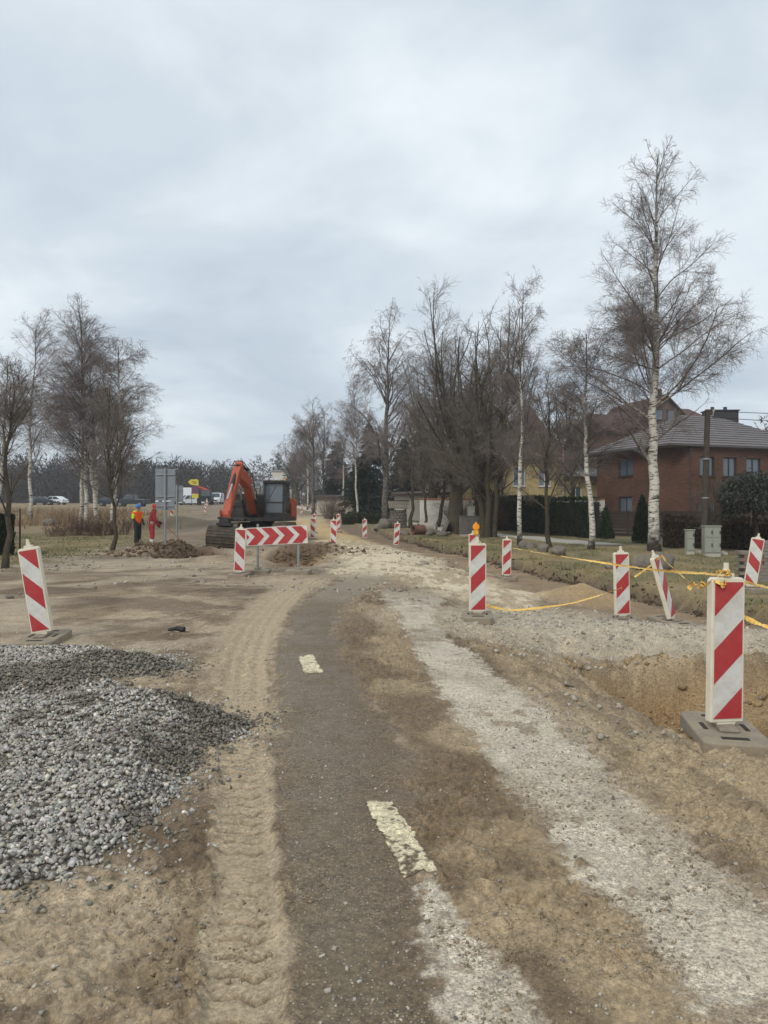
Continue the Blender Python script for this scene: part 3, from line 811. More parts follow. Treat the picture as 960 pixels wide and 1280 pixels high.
def f_spoil(rng, n):
    x = np.concatenate([rng.normal(-7.7, 0.9, n // 2), rng.normal(-3.0, 1.0, n // 4), rng.uniform(-7.4, -2.2, n - n // 2 - n // 4)])
    y = np.concatenate([rng.normal(25.8, 0.9, n // 2), rng.normal(25.6, 1.3, n // 4), rng.uniform(22.0, 27.0, n - n // 2 - n // 4)])
    return x, y, np.ones(n, bool)
scatter('spoil_clods', 'dark lumps of dug earth heaped round the pit', 3200, f_spoil, 0.015, 0.095, 0.1, 0.2, 343, 0.1, soil=C(104, 84, 62))
def f_lip(rng, n):
    y = rng.uniform(11, 40, n); x = verge_edge(y) + rng.normal(-0.15, 0.16, n)
    return x, y, fbm(x, y, 0.8, 2, 345) > 0.42
scatter('verge_clods', 'dark clods along the cut edge of the grass verge', 1500, f_lip, 0.015, 0.075, 0.1, 0.2, 347, 0.1, soil=C(84, 70, 52))
def f_trw(rng, n):
    x = rng.uniform(2.0, 6.0, n); y = rng.uniform(4.9, 8.0, n)
    return x, y, fbm(x, y, 0.3, 2, 349) > 0.45
scatter('trench_earth', 'tan lumps of earth fallen into the trench', 2400, f_trw, 0.008, 0.07, 0.1, 0.2, 351, 0.1, soil=C(156, 132, 98))
# ================================================================== TREES
def bark_birch(name, white):
    m, nt, b = _mat(name)
    N, L = nt.nodes, nt.links
    tc = N.new('ShaderNodeTexCoord')
    mp = N.new('ShaderNodeMapping'); mp.inputs['Scale'].default_value = (2.2, 2.2, 9.0)
    L.new(tc.outputs['Object'], mp.inputs[0])
    n1 = N.new('ShaderNodeTexNoise'); n1.inputs['Scale'].default_value = 1.7; n1.inputs['Detail'].default_value = 6; n1.inputs['Roughness'].default_value = 0.7
    L.new(mp.outputs[0], n1.inputs['Vector'])
    r1 = N.new('ShaderNodeValToRGB')
    r1.color_ramp.elements[0].position = 0.40; r1.color_ramp.elements[0].color = (*C(38, 34, 30), 1)
    r1.color_ramp.elements[1].position = 0.50; r1.color_ramp.elements[1].color = (*white, 1)
    L.new(n1.outputs['Fac'], r1.inputs[0])
    # thinner stems turn brown; the attribute holds stem thickness, a fact of the wood itself
    at = N.new('ShaderNodeAttribute'); at.attribute_name = 'col'
    mx = N.new('ShaderNodeMix'); mx.data_type = 'RGBA'
    sp = N.new('ShaderNodeSeparateColor'); L.new(at.outputs['Color'], sp.inputs[0])
    mr = N.new('ShaderNodeMapRange'); mr.inputs[1].default_value = 0.022; mr.inputs[2].default_value = 0.055
    L.new(sp.outputs[0], mr.inputs[0])
    L.new(mr.outputs[0], mx.inputs[0]); mx.inputs[6].default_value = (*C(82, 70, 60), 1); L.new(r1.outputs[0], mx.inputs[7])
    # black, cracked foot of the stem
    n2 = N.new('ShaderNodeTexNoise'); n2.inputs['Scale'].default_value = 5
    L.new(tc.outputs['Object'], n2.inputs['Vector'])
    ad = N.new('ShaderNodeMath'); ad.operation = 'MULTIPLY_ADD'; ad.inputs[1].default_value = 1.6
    L.new(n2.outputs['Fac'], ad.inputs[0]); L.new(sp.outputs[1], ad.inputs[2])
    m2 = N.new('ShaderNodeMapRange'); m2.inputs[1].default_value = 1.1; m2.inputs[2].default_value = 2.0
    L.new(ad.outputs[0], m2.inputs[0])
    mx2 = N.new('ShaderNodeMix'); mx2.data_type = 'RGBA'
    L.new(m2.outputs[0], mx2.inputs[0]); mx2.inputs[6].default_value = (*C(60, 54, 47), 1); L.new(mx.outputs[2], mx2.inputs[7])
    L.new(mx2.outputs[2], b.inputs['Base Color'])
    b.inputs['Roughness'].default_value = 0.85; b.inputs['Specular IOR Level'].default_value = 0.2
    bp = N.new('ShaderNodeBump'); bp.inputs['Distance'].default_value = 0.02
    L.new(n1.outputs['Fac'], bp.inputs['Height']); L.new(bp.outputs[0], b.inputs['Normal'])
    return m
M_BIRCH = bark_birch('birch_bark', C(205, 198, 184))
M_BIRCHG = bark_birch('grey_birch_bark', C(112, 106, 98))
M_BARK = mat('dark_bark', C(74, 66, 56), 0.95, var=0.45, scale=9, bump=0.03, bscale=26, dirt=C(98, 92, 66), dirt_amt=0.5, dscale=2.0, spec=0.15)
M_TWIG_B = mat('birch_twigs', C(136, 124, 118), 0.9, var=0.3, scale=2, spec=0.15)
M_TWIG_D = mat('dark_twigs', C(116, 106, 96), 0.9, var=0.3, scale=2, spec=0.15)

def tubes(P, Rr, sides, tip=True):
    """P (N,n,3), Rr (N,n) -> vertices, triangles/quads split to triangles"""
    N_, n, _ = P.shape
    T = np.gradient(P, axis=1); T /= np.linalg.norm(T, axis=2, keepdims=True) + 1e-9
    ref = np.where(np.abs(T[..., 2:3]) < 0.9, np.array([0, 0, 1.]), np.array([1., 0, 0]))
    ref = np.repeat(ref[:, :1], n, 1)
    A = np.cross(T, ref); A /= np.linalg.norm(A, axis=2, keepdims=True) + 1e-9
    B = np.cross(T, A)
    an = 2 * PI * np.arange(sides) / sides
    V = P[:, :, None, :] + Rr[:, :, None, None] * (np.cos(an)[None, None, :, None] * A[:, :, None, :] + np.sin(an)[None, None, :, None] * B[:, :, None, :])
    base = (np.arange(N_) * n * sides)[:, None, None]
    i = np.arange(n - 1)[None, :, None] * sides; k = np.arange(sides)[None, None, :]; k2 = (k + 1) % sides
    a, b_, c, d = base + i + k, base + i + k2, base + i + sides + k2, base + i + sides + k
    if tip:                    # last ring collapses: one triangle per side there
        q1 = np.stack([a, b_, c], -1); q2 = np.stack([a, c, d], -1)[:, :-1]
        Fc = np.concatenate([q1.reshape(-1, 3), q2.reshape(-1, 3)])
    else:
        Fc = np.concatenate([np.stack([a, b_, c], -1).reshape(-1, 3), np.stack([a, c, d], -1).reshape(-1, 3)])
    return V.reshape(-1, 3), Fc

def grow(P, Rr, Ln, kids, t0, t1, ang, lens, n, wig, up, rs, rng, rmin, powt=1.0):
    """children of every branch at once"""
    N_ = len(P); np_ = P.shape[1]
    cnt = np.maximum(0, np.round(np.asarray(kids) * np.clip(Ln / np.mean(Ln), 0.3, 1.7) + rng.uniform(-0.5, 0.5, N_))).astype(int)
    par = np.repeat(np.arange(N_), cnt); K = len(par)
    t = t0 + (t1 - t0) * rng.uniform(0, 1, K) ** powt
    f = t * (np_ - 1); i = np.minimum(f.astype(int), np_ - 2); fr = (f - i)[:, None]
    st = P[par, i] * (1 - fr) + P[par, i + 1] * fr
    tan = P[par, i + 1] - P[par, i]; tan /= np.linalg.norm(tan, axis=1, keepdims=True) + 1e-9
    pr = Rr[par, i] * (1 - fr[:, 0]) + Rr[par, i + 1] * fr[:, 0]
    rd = rng.normal(0, 1, (K, 3)); rd -= (rd * tan).sum(1, keepdims=True) * tan; rd /= np.linalg.norm(rd, axis=1, keepdims=True) + 1e-9
    an = R(1) * (ang[0] + (ang[1] - ang[0]) * rng.uniform(0, 1, K) if not callable(ang) else ang(t, rng, K))
    d = tan * np.cos(an)[:, None] + rd * np.sin(an)[:, None]
    L_ = (lens(t, Ln[par], rng, K) if callable(lens) else lens * Ln[par] * rng.uniform(0.6, 1.1, K) * (1.15 - 0.6 * t))
    r0 = np.maximum(pr * rs * rng.uniform(0.75, 1.1, K), rmin)
    r0 = np.minimum(r0, np.maximum(pr * 0.95, rmin))
    Q = np.zeros((K, n, 3)); Q[:, 0] = st
    stp = (L_ / (n - 1))[:, None]
    for s in range(1, n):
        d = d + rng.normal(0, wig, (K, 3)) + np.array([0, 0, 1.]) * (up[0] + (up[1] - up[0]) * (s - 1) / max(1, n - 2))
        d /= np.linalg.norm(d, axis=1, keepdims=True) + 1e-9
        Q[:, s] = Q[:, s - 1] + d * stp
    tt = np.linspace(0, 1, n)[None, :]
    Rc = r0[:, None] * (1 - tt) + np.maximum(rmin * 0.7, r0[:, None] * 0.22) * tt
    return Q, Rc, L_

def merge(parts):
    Vs, Fs, off = [], [], 0
    for V, Fc in parts:
        Vs.append(V); Fs.append(Fc + off); off += len(V)
    return np.concatenate(Vs), np.concatenate(Fs)

def make_trunk(h, r, n, lean, rng, base=(0, 0, 0), wig=0.05, flare=1.35, tipr=0.012):
    tt = np.linspace(0, 1, n)
    w = np.cumsum(rng.normal(0, wig, (n, 2)), 0) * h / n; w -= w[0]
    P = np.zeros((n, 3)); P[:, 0] = base[0] + lean[0] * tt ** 1.15 * h + w[:, 0]; P[:, 1] = base[1] + lean[1] * tt ** 1.15 * h + w[:, 1]
    P[:, 2] = base[2] + tt * h - 0.12 * (tt == 0)
    Rr = r * (1 - tt) ** 0.9 + tipr
    Rr[0] *= flare
    return P[None], Rr[None], np.array([h])

def tree_proto(kind, seed):
    """-> (trunk mesh V,F,col), (crown mesh V,F)"""
    rng = np.random.default_rng(seed)
    trunk, tcol, crown = [], [], []
    def put_trunk(P, Rr, sides):
        V, Fc = tubes(P, Rr, sides, tip=False)
        trunk.append((V, Fc))
        rad = np.repeat(Rr.reshape(-1), sides)
        hh = np.repeat(P[..., 2].reshape(-1), sides)
        tcol.append(np.stack([rad, hh, np.zeros_like(rad)], 1))
    if kind in ('birch_big', 'birch_thin', 'birch_weep', 'birch_clump'):
        h = {'birch_big': 15.5, 'birch_thin': 13, 'birch_weep': 17, 'birch_clump': 16}[kind]
        r = {'birch_big': 0.20, 'birch_thin': 0.115, 'birch_weep': 0.24, 'birch_clump': 0.105}[kind]
        T = make_trunk(h, r, 18, (0.008, 0.0) if kind == 'birch_big' else tuple(rng.normal(0, 0.025, 2)), rng, wig=0.055)
        put_trunk(T[0], T[1], 9)
        if kind == 'birch_big':
            ln = (lambda t, L, g, K: h * (0.05 + 0.29 * np.clip(1.04 - t, 0, 1) ** 0.8 * np.clip((t - 0.14) / 0.2, 0.5, 1)) * g.uniform(0.7, 1.15, K))
            B1 = grow(*T, 64, 0.22, 0.985, (lambda t, g, K: 60 - 30 * t + g.normal(0, 7, K)), ln, 8, 0.09, (0.02, -0.01), 0.29, rng, 0.010, 1.0)
            B2 = grow(*B1, 11, 0.15, 0.98, (28, 58), 0.46, 6, 0.16, (0.02, 0.0), 0.5, rng, 0.0065)
            B3 = grow(*B2, 8, 0.12, 1.0, (25, 60), 0.66, 3, 0.22, (0.0, -0.15), 0.6, rng, 0.0044)
            B4 = grow(*B3, 6, 0.1, 1.0, (20, 65), 0.75, 2, 0.35, (-0.12, -0.2), 0.8, rng, 0.0032)
        elif kind == 'birch_thin':
            ln = (lambda t, L, g, K: h * (0.06 + 0.19 * np.clip(1.05 - t, 0, 1) ** 0.6) * g.uniform(0.6, 1.15, K))
            B1 = grow(*T, 40, 0.26, 0.98, (28, 55), ln, 7, 0.10, (0.05, 0.0), 0.42, rng, 0.009, 0.9)
            B2 = grow(*B1, 8, 0.15, 0.98, (25, 55), 0.52, 5, 0.16, (0.0, -0.05), 0.5, rng, 0.006)
            B3 = grow(*B2, 7, 0.12, 1.0, (25, 60), 0.72, 3, 0.20, (-0.05, -0.25), 0.6, rng, 0.0044)
            B4 = grow(*B3, 5.5, 0.1, 1.0, (20, 65), 0.8, 2, 0.3, (-0.2, -0.3), 0.8, rng, 0.0036)
        elif kind == 'birch_weep':
            ln = (lambda t, L, g, K: h * (0.10 + 0.30 * np.clip(1.0 - t, 0, 1) ** 0.6 * np.clip((t - 0.15) / 0.15, 0.3, 1)) * g.uniform(0.7, 1.15, K))
            B1 = grow(*T, 34, 0.22, 0.98, (24, 50), ln, 9, 0.07, (0.07, -0.12), 0.5, rng, 0.014, 0.9)
            B2 = grow(*B1, 10, 0.2, 1.0, (25, 55), 0.45, 6, 0.12, (0.0, -0.18), 0.5, rng, 0.009)
            B3 = grow(*B2, 7, 0.15, 1.0, (30, 70), 0.6, 4, 0.12, (-0.35, -0.6), 0.6, rng, 0.008)
            B4 = grow(*B3, 4.5, 0.05, 1.0, (20, 60), 0.8, 2, 0.15, (-0.9, -0.9), 0.8, rng, 0.0055)
        else:
            ln = (lambda t, L, g, K: h * (0.08 + 0.19 * np.clip(1.05 - t, 0, 1) ** 0.55) * g.uniform(0.6, 1.15, K))
            B1 = grow(*T, 44, 0.26, 0.99, (22, 50), ln, 7, 0.09, (0.06, 0.0), 0.42, rng, 0.012, 0.85)
            B2 = grow(*B1, 8, 0.15, 1.0, (25, 50), 0.5, 5, 0.14, (0.04, -0.10), 0.5, rng, 0.008)
            B3 = grow(*B2, 6, 0.12, 1.0, (25, 55), 0.75, 3, 0.15, (-0.05, -0.3), 0.6, rng, 0.0050)
            B4 = grow(*B3, 3.4, 0.1, 1.0, (20, 65), 0.9, 2, 0.25, (-0.3, -0.4), 0.8, rng, 0.0044)
    elif kind == 'linden':
        T = make_trunk(6.0, 0.36, 8, (0.01, 0.0), rng, wig=0.06, tipr=0.17)
        put_trunk(T[0], T[1], 10)
        ln = (lambda t, L, g, K: (5.2 + 4.6 * t ** 1.5) * g.uniform(0.7, 1.08, K))
        B1 = grow(*T, 24, 0.34, 1.0, (lambda t, g, K: 56 - 38 * t + g.normal(0, 7, K)), ln, 10, 0.09, (0.08, 0.03), 0.34, rng, 0.03, 0.7)
        put_trunk(B1[0], B1[1], 6)
        B2 = grow(*B1, 15, 0.10, 0.99, (25, 55), 0.30, 6, 0.13, (0.08, 0.03), 0.5, rng, 0.011, 0.85)
        B3 = grow(*B2, 8, 0.12, 1.0, (25, 58), 0.62, 3, 0.18, (0.04, 0.0), 0.6, rng, 0.006)
        B4 = grow(*B3, 3.6, 0.1, 1.0, (25, 65), 0.8, 2, 0.25, (0.0, 0.0), 0.8, rng, 0.0044)
        B1 = None
    elif kind == 'multistem':
        Ps, Rs = [], []
        for k in range(6):
            a = 2 * PI * k / 6 + rng.uniform(-.3, .3)
            q = make_trunk(rng.uniform(10.0, 13.0), rng.uniform(0.11, 0.18), 12, (0.10 * math.cos(a) * rng.uniform(.3, 1.5), 0.10 * math.sin(a) * rng.uniform(.3, 1)), rng, (0.32 * math.cos(a), 0.32 * math.sin(a), 0), wig=0.10, flare=1.2)
            Ps.append(q[0]); Rs.append(q[1])
        T = (np.concatenate(Ps), np.concatenate(Rs), np.full(6, 12.0))
        put_trunk(T[0], T[1], 8)
        ln = (lambda t, L, g, K: (1.0 + 3.4 * np.clip(1.05 - t, 0, 1)) * g.uniform(0.6, 1.15, K))
        B1 = grow(*T, 22, 0.12, 0.98, (25, 58), ln, 7, 0.11, (0.08, 0.03), 0.42, rng, 0.012, 0.9)
        B2 = grow(*B1, 7, 0.12, 0.98, (25, 55), 0.46, 5, 0.16, (0.05, 0.02), 0.5, rng, 0.009)
        B3 = grow(*B2, 6, 0.12, 1.0, (25, 60), 0.66, 3, 0.2, (0.02, 0.0), 0.6, rng, 0.006)
        B4 = grow(*B3, 3.0, 0.1, 1.0, (25, 65), 0.78, 2, 0.25, (0, 0), 0.8, rng, 0.0046)
    elif kind in ('small', 'young'):
        h = 6.5
        T = make_trunk(h, 0.105 if kind == 'small' else 0.07, 12, (0.01, 0), rng, wig=0.14, tipr=0.012)
        put_trunk(T[0], T[1], 8)
        ln = (lambda t, L, g, K: (0.8 + 2.4 * np.clip(1.05 - t, 0, 1) ** 0.7) * g.uniform(0.6, 1.15, K))
        B1 = grow(*T, 28, 0.22, 0.97, (24, 55), ln, 7, 0.11, (0.07, 0.02), 0.45, rng, 0.010, 0.8)
        B2 = grow(*B1, 7, 0.12, 0.98, (25, 55), 0.5, 5, 0.16, (0.05, 0.0), 0.5, rng, 0.0065)
        B3 = grow(*B2, 6, 0.12, 1.0, (25, 60), 0.55, 3, 0.2, (0.0, -0.05), 0.6, rng, 0.0055)
        B4 = grow(*B3, 5, 0.1, 1.0, (25, 65), 0.6, 2, 0.25, (0, -.05), 0.8, rng, 0.0036)
    if B1 is not None:
        put_trunk(B1[0], B1[1], 5)
    crown = [tubes(B2[0], B2[1], 3), tubes(B3[0], B3[1], 3), tubes(B4[0], B4[1], 3)]
    tv, tf = merge(trunk)
    cv, cf = merge(crown)
    return tv, tf, np.concatenate(tcol), cv, cf

PROTO = {}
def tree_meshes(kind, seed):
    key = (kind, seed)
    if key not in PROTO:
        tv, tf, tc, cv, cf = tree_proto(kind, seed)
        birch = kind.startswith('birch')
        a = np_mesh('trunk', tv, tf, (M_BIRCHG if kind == 'birch_weep' else M_BIRCH) if birch else M_BARK, smooth=True, colors=tc)
        b = np_mesh('crown', cv, cf, M_TWIG_B if birch else M_TWIG_D)
        PROTO[key] = (a.data, b.data)
        bpy.data.objects.remove(a); bpy.data.objects.remove(b)
    return PROTO[key]

def tree(name, kind, seed, x, y, label, group=None, h=1.0, w=None, rz=0, tilt=(0, 0), z=None):
    a, b = tree_meshes(kind, seed)
    e_ = empty(name, (x, y, (z1(x, y) if z is None else z) - 0.05), rz, label, 'tree', group)
    e_.rotation_euler = (tilt[0], tilt[1], rz)
    w = h if w is None else w
    e_.scale = (w, w, h)
    for nm, me in (('trunk', a), ('crown', b)):
        o = bpy.data.objects.new(nm, me); COL.objects.link(o); o.parent = e_
    return e_
RG = 'bare trees along the right verge'
LG = 'bare trees on the left field'
# right-hand side
tree('birch_tree', 'birch_big', 5, px(818, 26.7), 26.7, 'tall white-stemmed birch in front of the brick house corner', RG, 0.95, 1.0, rz=1.3)
tree('birch_tree', 'birch_thin', 12, px(738, 28), 28, 'middling birch between the dark hedge and the brick house', RG, 0.66, 1.0, rz=0.4)
tree('birch_tree', 'birch_thin', 13, px(650, 31), 31, 'slim tall birch with a spotted white stem before the clipped hedge', RG, 0.90, 0.85, rz=2.0)
tree('small_tree', 'small', 21, px(688, 29), 29, 'small dark tree with a short stem before the clipped hedge', RG, 0.98, 0.85)
tree('linden_tree', 'linden', 31, px(568, 42), 42, 'broad linden with a thick black trunk and fanned limbs', RG, 0.92, 1.0, rz=0.6)
tree('multi_stemmed_tree', 'multistem', 41, px(612, 38), 38, 'dark tree of several leaning stems beside the metal cabinets', RG, 1.0, rz=0.2)
tree('birch_tree', 'birch_weep', 51, px(480, 56), 56, 'big weeping birch rising behind the stone well', RG, 0.95, 1.05, rz=2.4)
tree('small_tree', 'small', 22, px(513, 49), 49, 'forked dark tree just right of the stone well', RG, 1.15, 1.2, rz=1)
tree('small_tree', 'young', 25, px(529, 47), 47, 'dark tree between the stone well and the concrete pipes', RG, 1.25, 1.3, rz=2)
tree('small_tree', 'small', 21, px(546, 50), 50, 'leaning dark tree before the white garage wall', RG, 1.25, 1.3, rz=3, tilt=(0, R(-6)))
tree('birch_tree', 'birch_weep', 52, px(392, 80), 80, 'weeping birch with a pale forked stem far down the verge', RG, 0.75, 0.8, rz=0.5)
tree('birch_tree', 'birch_weep', 51, px(404, 84), 84, 'pale-stemmed weeping birch beside the far hedge gap', RG, 0.72, 0.7, rz=4.1)
tree('birch_tree', 'birch_clump', 61, px(430, 78), 78, 'grey birch between the two dark spruces', RG, 0.72, 0.8, rz=1.1)
tree('small_tree', 'young', 25, px(414, 52), 52, 'very small round-headed tree on the far verge', RG, 0.36, 0.4, rz=1)
tree('small_tree', 'young', 25, px(898, 26.2), 26.2, 'thin bent sapling in front of the large utility cabinet', RG, 0.42, 0.5, tilt=(0, R(-9)))
tree('small_tree', 'small', 21, px(712, 47), 47, 'dark tree rising behind the clipped hedge', RG, 1.35, 1.5, rz=2.2)
tree('linden_tree', 'linden', 32, px(640, 62), 62, 'tall bare tree behind the yellow house', RG, 1.0, rz=2.6)
# left-hand side
tree('birch_tree', 'birch_clump', 61, px(110, 44.5), 44.5, 'straight white birch in the middle of the clump behind the brambles', LG, 0.82, 1.15, rz=0)
tree('birch_tree', 'birch_clump', 62, px(101, 45.5), 45.5, 'leaning white birch on the outer side of the clump', LG, 0.80, 1.2, rz=1.5, tilt=(0, R(-4)))
tree('birch_tree', 'birch_clump', 61, px(119, 45), 45, 'white birch close beside the middle stem of the clump', LG, 0.74, 1.05, rz=3.6, tilt=(0, R(2)))
tree('birch_tree', 'birch_clump', 62, px(123, 44), 44, 'white birch of the clump leaning towards the workers', LG, 0.70, 1.25, rz=4.4, tilt=(0, R(6)))
tree('birch_tree', 'birch_thin', 12, px(143, 42), 42, 'dark-footed birch between the clump and the workers', LG, 0.86, 1.3, rz=4.4)
tree('small_tree', 'young', 25, px(139, 28), 28, 'thin dark tree standing on the grass near the workers', LG, 1.0, 1.05, rz=2.2)
tree('birch_tree', 'birch_clump', 61, px(40, 62), 62, 'lone birch with a thick black foot on the dry field', LG, 1.04, 1.4, rz=1.0)
tree('small_tree', 'small', 22, px(6, 19), 19, 'dark crooked tree beside the clipped bush and wire fence', LG, 0.80, 0.75, rz=2, tilt=(0, R(5)))
tree('birch_tree', 'birch_clump', 62, px(-8, 50), 50, 'bare birch rising behind the clipped bush', LG, 0.76, 1.2, rz=2.6)
# more bare trees making the screen behind the front row
for k_, (u_, y_, kd, sd_, h_, w_, lb) in enumerate([
    (448, 66, 'birch_clump', 62, 0.80, 1.0, 'grey bare birch in front of the low spruce'),
    (540, 60, 'linden', 32, 0.95, 1.0, 'bare spreading tree behind the concrete pipes'),
    (600, 58, 'multistem', 41, 1.15, 1.0, 'bare many-stemmed tree close before the ochre house'),
    (716, 60, 'multistem', 41, 0.95, 1.0, 'bare thicket tree beside the flagpole'),
    (384, 96, 'birch_clump', 61, 0.75, 1.0, 'slight bare birch at the road bend'),
    (372, 110, 'linden', 31, 0.75, 0.9, 'round-headed bare tree at the road bend')]):
    tree('bare_tree' if kd != 'birch_clump' else 'birch_tree', kd, sd_, px(u_, y_), y_, lb, RG, h_, w_, rz=0.7 * k_)
# ================================================================== ROADWORKS FURNITURE
M_CREAM = mat('weathered_white_plastic', C(226, 218, 198), 0.6, var=0.10, scale=5, dirt=C(168, 150, 118), dirt_amt=0.55, dscale=5)
M_WHITE = mat('white_reflective_sheet', C(212, 211, 205), 0.5, var=0.06, scale=8, dirt=C(170, 158, 138), dirt_amt=0.6, dscale=9)
M_RED = mat('red_reflective_sheet', C(176, 50, 56), 0.5, var=0.10, scale=8, dirt=C(160, 84, 74), dirt_amt=0.6, dscale=8)
M_RUBBER = mat('dusty_rubber', C(140, 130, 114), 0.95, var=0.22, scale=9, bump=0.006, bscale=60, dirt=C(160, 142, 114), dirt_amt=0.6, dscale=6)
M_SLOT_SHADE = mat('slot_shade_rubber', C(52, 48, 44), 0.95, var=0.2)
M_GALV = mat('galvanised_steel', C(150, 152, 152), 0.5, metal=0.5, var=0.15, scale=10)
M_TAPE = mat('yellow_barrier_tape', C(240, 200, 104), 0.5, var=0.15, scale=22, dirt=C(222, 140, 70), dirt_amt=0.55, dscale=16)
M_LAMP = mat('amber_lens', C(255, 150, 20), 0.3, var=0.12, scale=20)

def clip_strip(poly, fn, lo, hi):
    """part of a convex polygon where lo <= fn(p) <= hi"""
    def half(pl, f):
        out = []
        for i, p in enumerate(pl):
            q = pl[(i + 1) % len(pl)]; a, b = f(p), f(q)
            if a >= 0: out.append(p)
            if (a >= 0) != (b >= 0):
                t = a / (a - b); out.append((p[0] + (q[0] - p[0]) * t, p[1] + (q[1] - p[1]) * t))
        return out
    pl = half(poly, lambda p: fn(p) - lo)
    return half(pl, lambda p: hi - fn(p)) if len(pl) > 2 else []

_bmesh = {}
def beacon_proto(slash):
    if slash in _bmesh: return _bmesh[slash]
    parts = []
    w, h, t, zb = 0.25, 1.0, 0.065, 0.115
    b = MB()
    ch = 0.02
    b.prism([(-w / 2, zb), (w / 2, zb), (w / 2, zb + h - ch), (w / 2 - ch, zb + h), (-w / 2 + ch, zb + h), (-w / 2, zb + h - ch)], -t / 2, t / 2, 'y')
    b.prism([(-0.085, zb + 0.004), (-0.035, zb - 0.055), (0.035, zb - 0.055), (0.085, zb + 0.004)], -t * 0.42, t * 0.42, 'y')   # tongue into the foot
    b.box((0, 0, zb + h + 0.012), (0.10, 0.05, 0.03))
    body = b.build('body', M_CREAM, None, bevel=0.008)
    parts.append((body, None))
    hd = MB().tube([(0, 0, zb + h + 0.01), (0, 0, zb + h + 0.055), (0, 0, zb + h + 0.06), (0, 0, zb + h + 0.10)], [0.026, 0.024, 0.019, 0.018], 10).build('handle', M_CREAM, None, smooth=True)
    parts.append((hd, None))
    x0, x1, z0, z1_ = -0.106, 0.106, zb + 0.028, zb + h - 0.03
    yf = -t / 2 - 0.002
    face = MB().box((0, yf + 0.001, (z0 + z1_) / 2), (x1 - x0, 0.004, z1_ - z0)).build('reflective_face', M_WHITE)
    parts.append((face, None))
    k = 0
    for i in range(4):
        sgn = 1 if slash == '/' else -1
        pl = clip_strip([(x0, z0), (x1, z0), (x1, z1_), (x0, z1_)], lambda p: (z1_ - p[1]) + (sgn * p[0] + 0.106), i * 0.47, i * 0.47 + 0.235)
        if len(pl) > 2:
            st = MB().prism(pl, yf - 0.0035, yf - 0.0015, 'y').build('red_stripe', M_RED)
            parts.append((st, 2))
    # foot: chamfered slab with a socket block and carrying slots, shown by dark plates
    f = MB()
    L_, W_, hh = 0.78, 0.44, 0.075
    c = 0.05
    f.prism([(-L_ / 2 + c, -W_ / 2), (L_ / 2 - c, -W_ / 2), (L_ / 2, -W_ / 2 + c), (L_ / 2, W_ / 2 - c), (L_ / 2 - c, W_ / 2), (-L_ / 2 + c, W_ / 2), (-L_ / 2, W_ / 2 - c), (-L_ / 2, -W_ / 2 + c)], -0.03, hh, 'z')
    f.box((0, 0, hh + 0.012), (0.30, 0.13, 0.03))
    foot = f.build('foot', M_RUBBER, None, bevel=0.014)
    parts.append((foot, None))
    for (sx, sy, wx, wy) in ((-0.27, 0, 0.05, 0.17), (0.27, 0, 0.05, 0.17), (0, -0.135, 0.16, 0.03), (0, 0.135, 0.16, 0.03)):
        parts.append((MB().box((sx, sy, hh), (wx, wy, 0.006)).build('slot', M_SLOT_SHADE), 'foot'))  # flat dark plate, coloured as the shade inside a slot
    _bmesh[slash] = [(o.name.split('.')[0], o.data, par) for o, par in parts]
    for o, _ in parts: bpy.data.objects.remove(o)
    return _bmesh[slash]

def beacon(x, y, slash, label, lean=0.0, yaw=0.0, foot_yaw=0.5, lean_y=0.0, dz=0.0, scale=1.0):
    """lean tips the board sideways (degrees) on its foot"""
    qx, qy = np.meshgrid(np.linspace(-0.28, 0.28, 9), np.linspace(-0.34, 0.34, 9))
    zz_ = float(np.percentile(zg(x + qx, y + qy), 85)) - 0.005
    e_ = empty('traffic_beacon', (x, y, zz_ + dz), 0, label, 'beacon', 'striped traffic beacons round the works')
    e_.scale = (scale,) * 3
    Mb = Matrix.Translation((0, 0, 0.09)) @ Matrix.Rotation(R(lean), 4, 'Y') @ Matrix.Rotation(R(yaw), 4, 'Z') @ Matrix.Rotation(R(lean_y), 4, 'X') @ Matrix.Translation((0, 0, -0.09))
    Mf = Matrix.Rotation(foot_yaw, 4, 'Z') @ Matrix.Rotation(R(lean * 0.25), 4, 'Y')
    made = {}
    for nm, me, par in beacon_proto(slash):
        o = bpy.data.objects.new(nm, me); COL.objects.link(o)
        if par is None:
            o.parent = e_
            o.matrix_local = Mf if nm == 'foot' else Mb
            made[nm] = o
        elif par == 'foot':
            o.parent = made['foot']
        else:
            o.parent = made['reflective_face']
    return e_
beacon(px(905, 4.95), 4.95, '/', 'big close beacon with yellow tape knotted on its top beside the open trench', 0.8, 9, R(79))
beacon(px(597, 10.5), 10.5, '/', 'upright beacon on the stone bank where the low tape begins', 0, 3, R(84))
beacon(px(778, 11.4), 11.4, '/', 'beacon on the stone bank with the tape passing across its top', -1.5, 8, R(73), dz=-0.02)
beacon(px(840, 11.3), 11.3, '/', 'beacon tipped over sideways on the stone bank with tape at its tip', -16, 48, R(107))
beacon(px(937, 14.8), 14.8, '\\', 'beacon leaning away beside the stack of grey bricks', 10, -20, R(100))
beacon(px(633, 20), 20, '/', 'beacon standing in the earth cut before the grass verge', 1, 0, R(97))
beacon(px(591, 21.5), 21.5, '/', 'beacon carrying an amber lamp behind the tape', 0, 0, R(92))
beacon(px(54, 8.3), 8.3, '\\', 'leaning beacon behind the gravel heaps', -9.5, -6, R(96))
beacon(px(299, 16.6), 16.6, '\\', 'beacon close against the chevron board', 2.5, 0, R(92))
beacon(px(417, 30), 30, '\\', 'beacon on the pale lane beyond the end of the chevron board', 0, 0, R(105))
beacon(px(495, 33), 33, '/', 'beacon on the far edge of the lane opposite the concrete pipes', 4, 6, R(95))
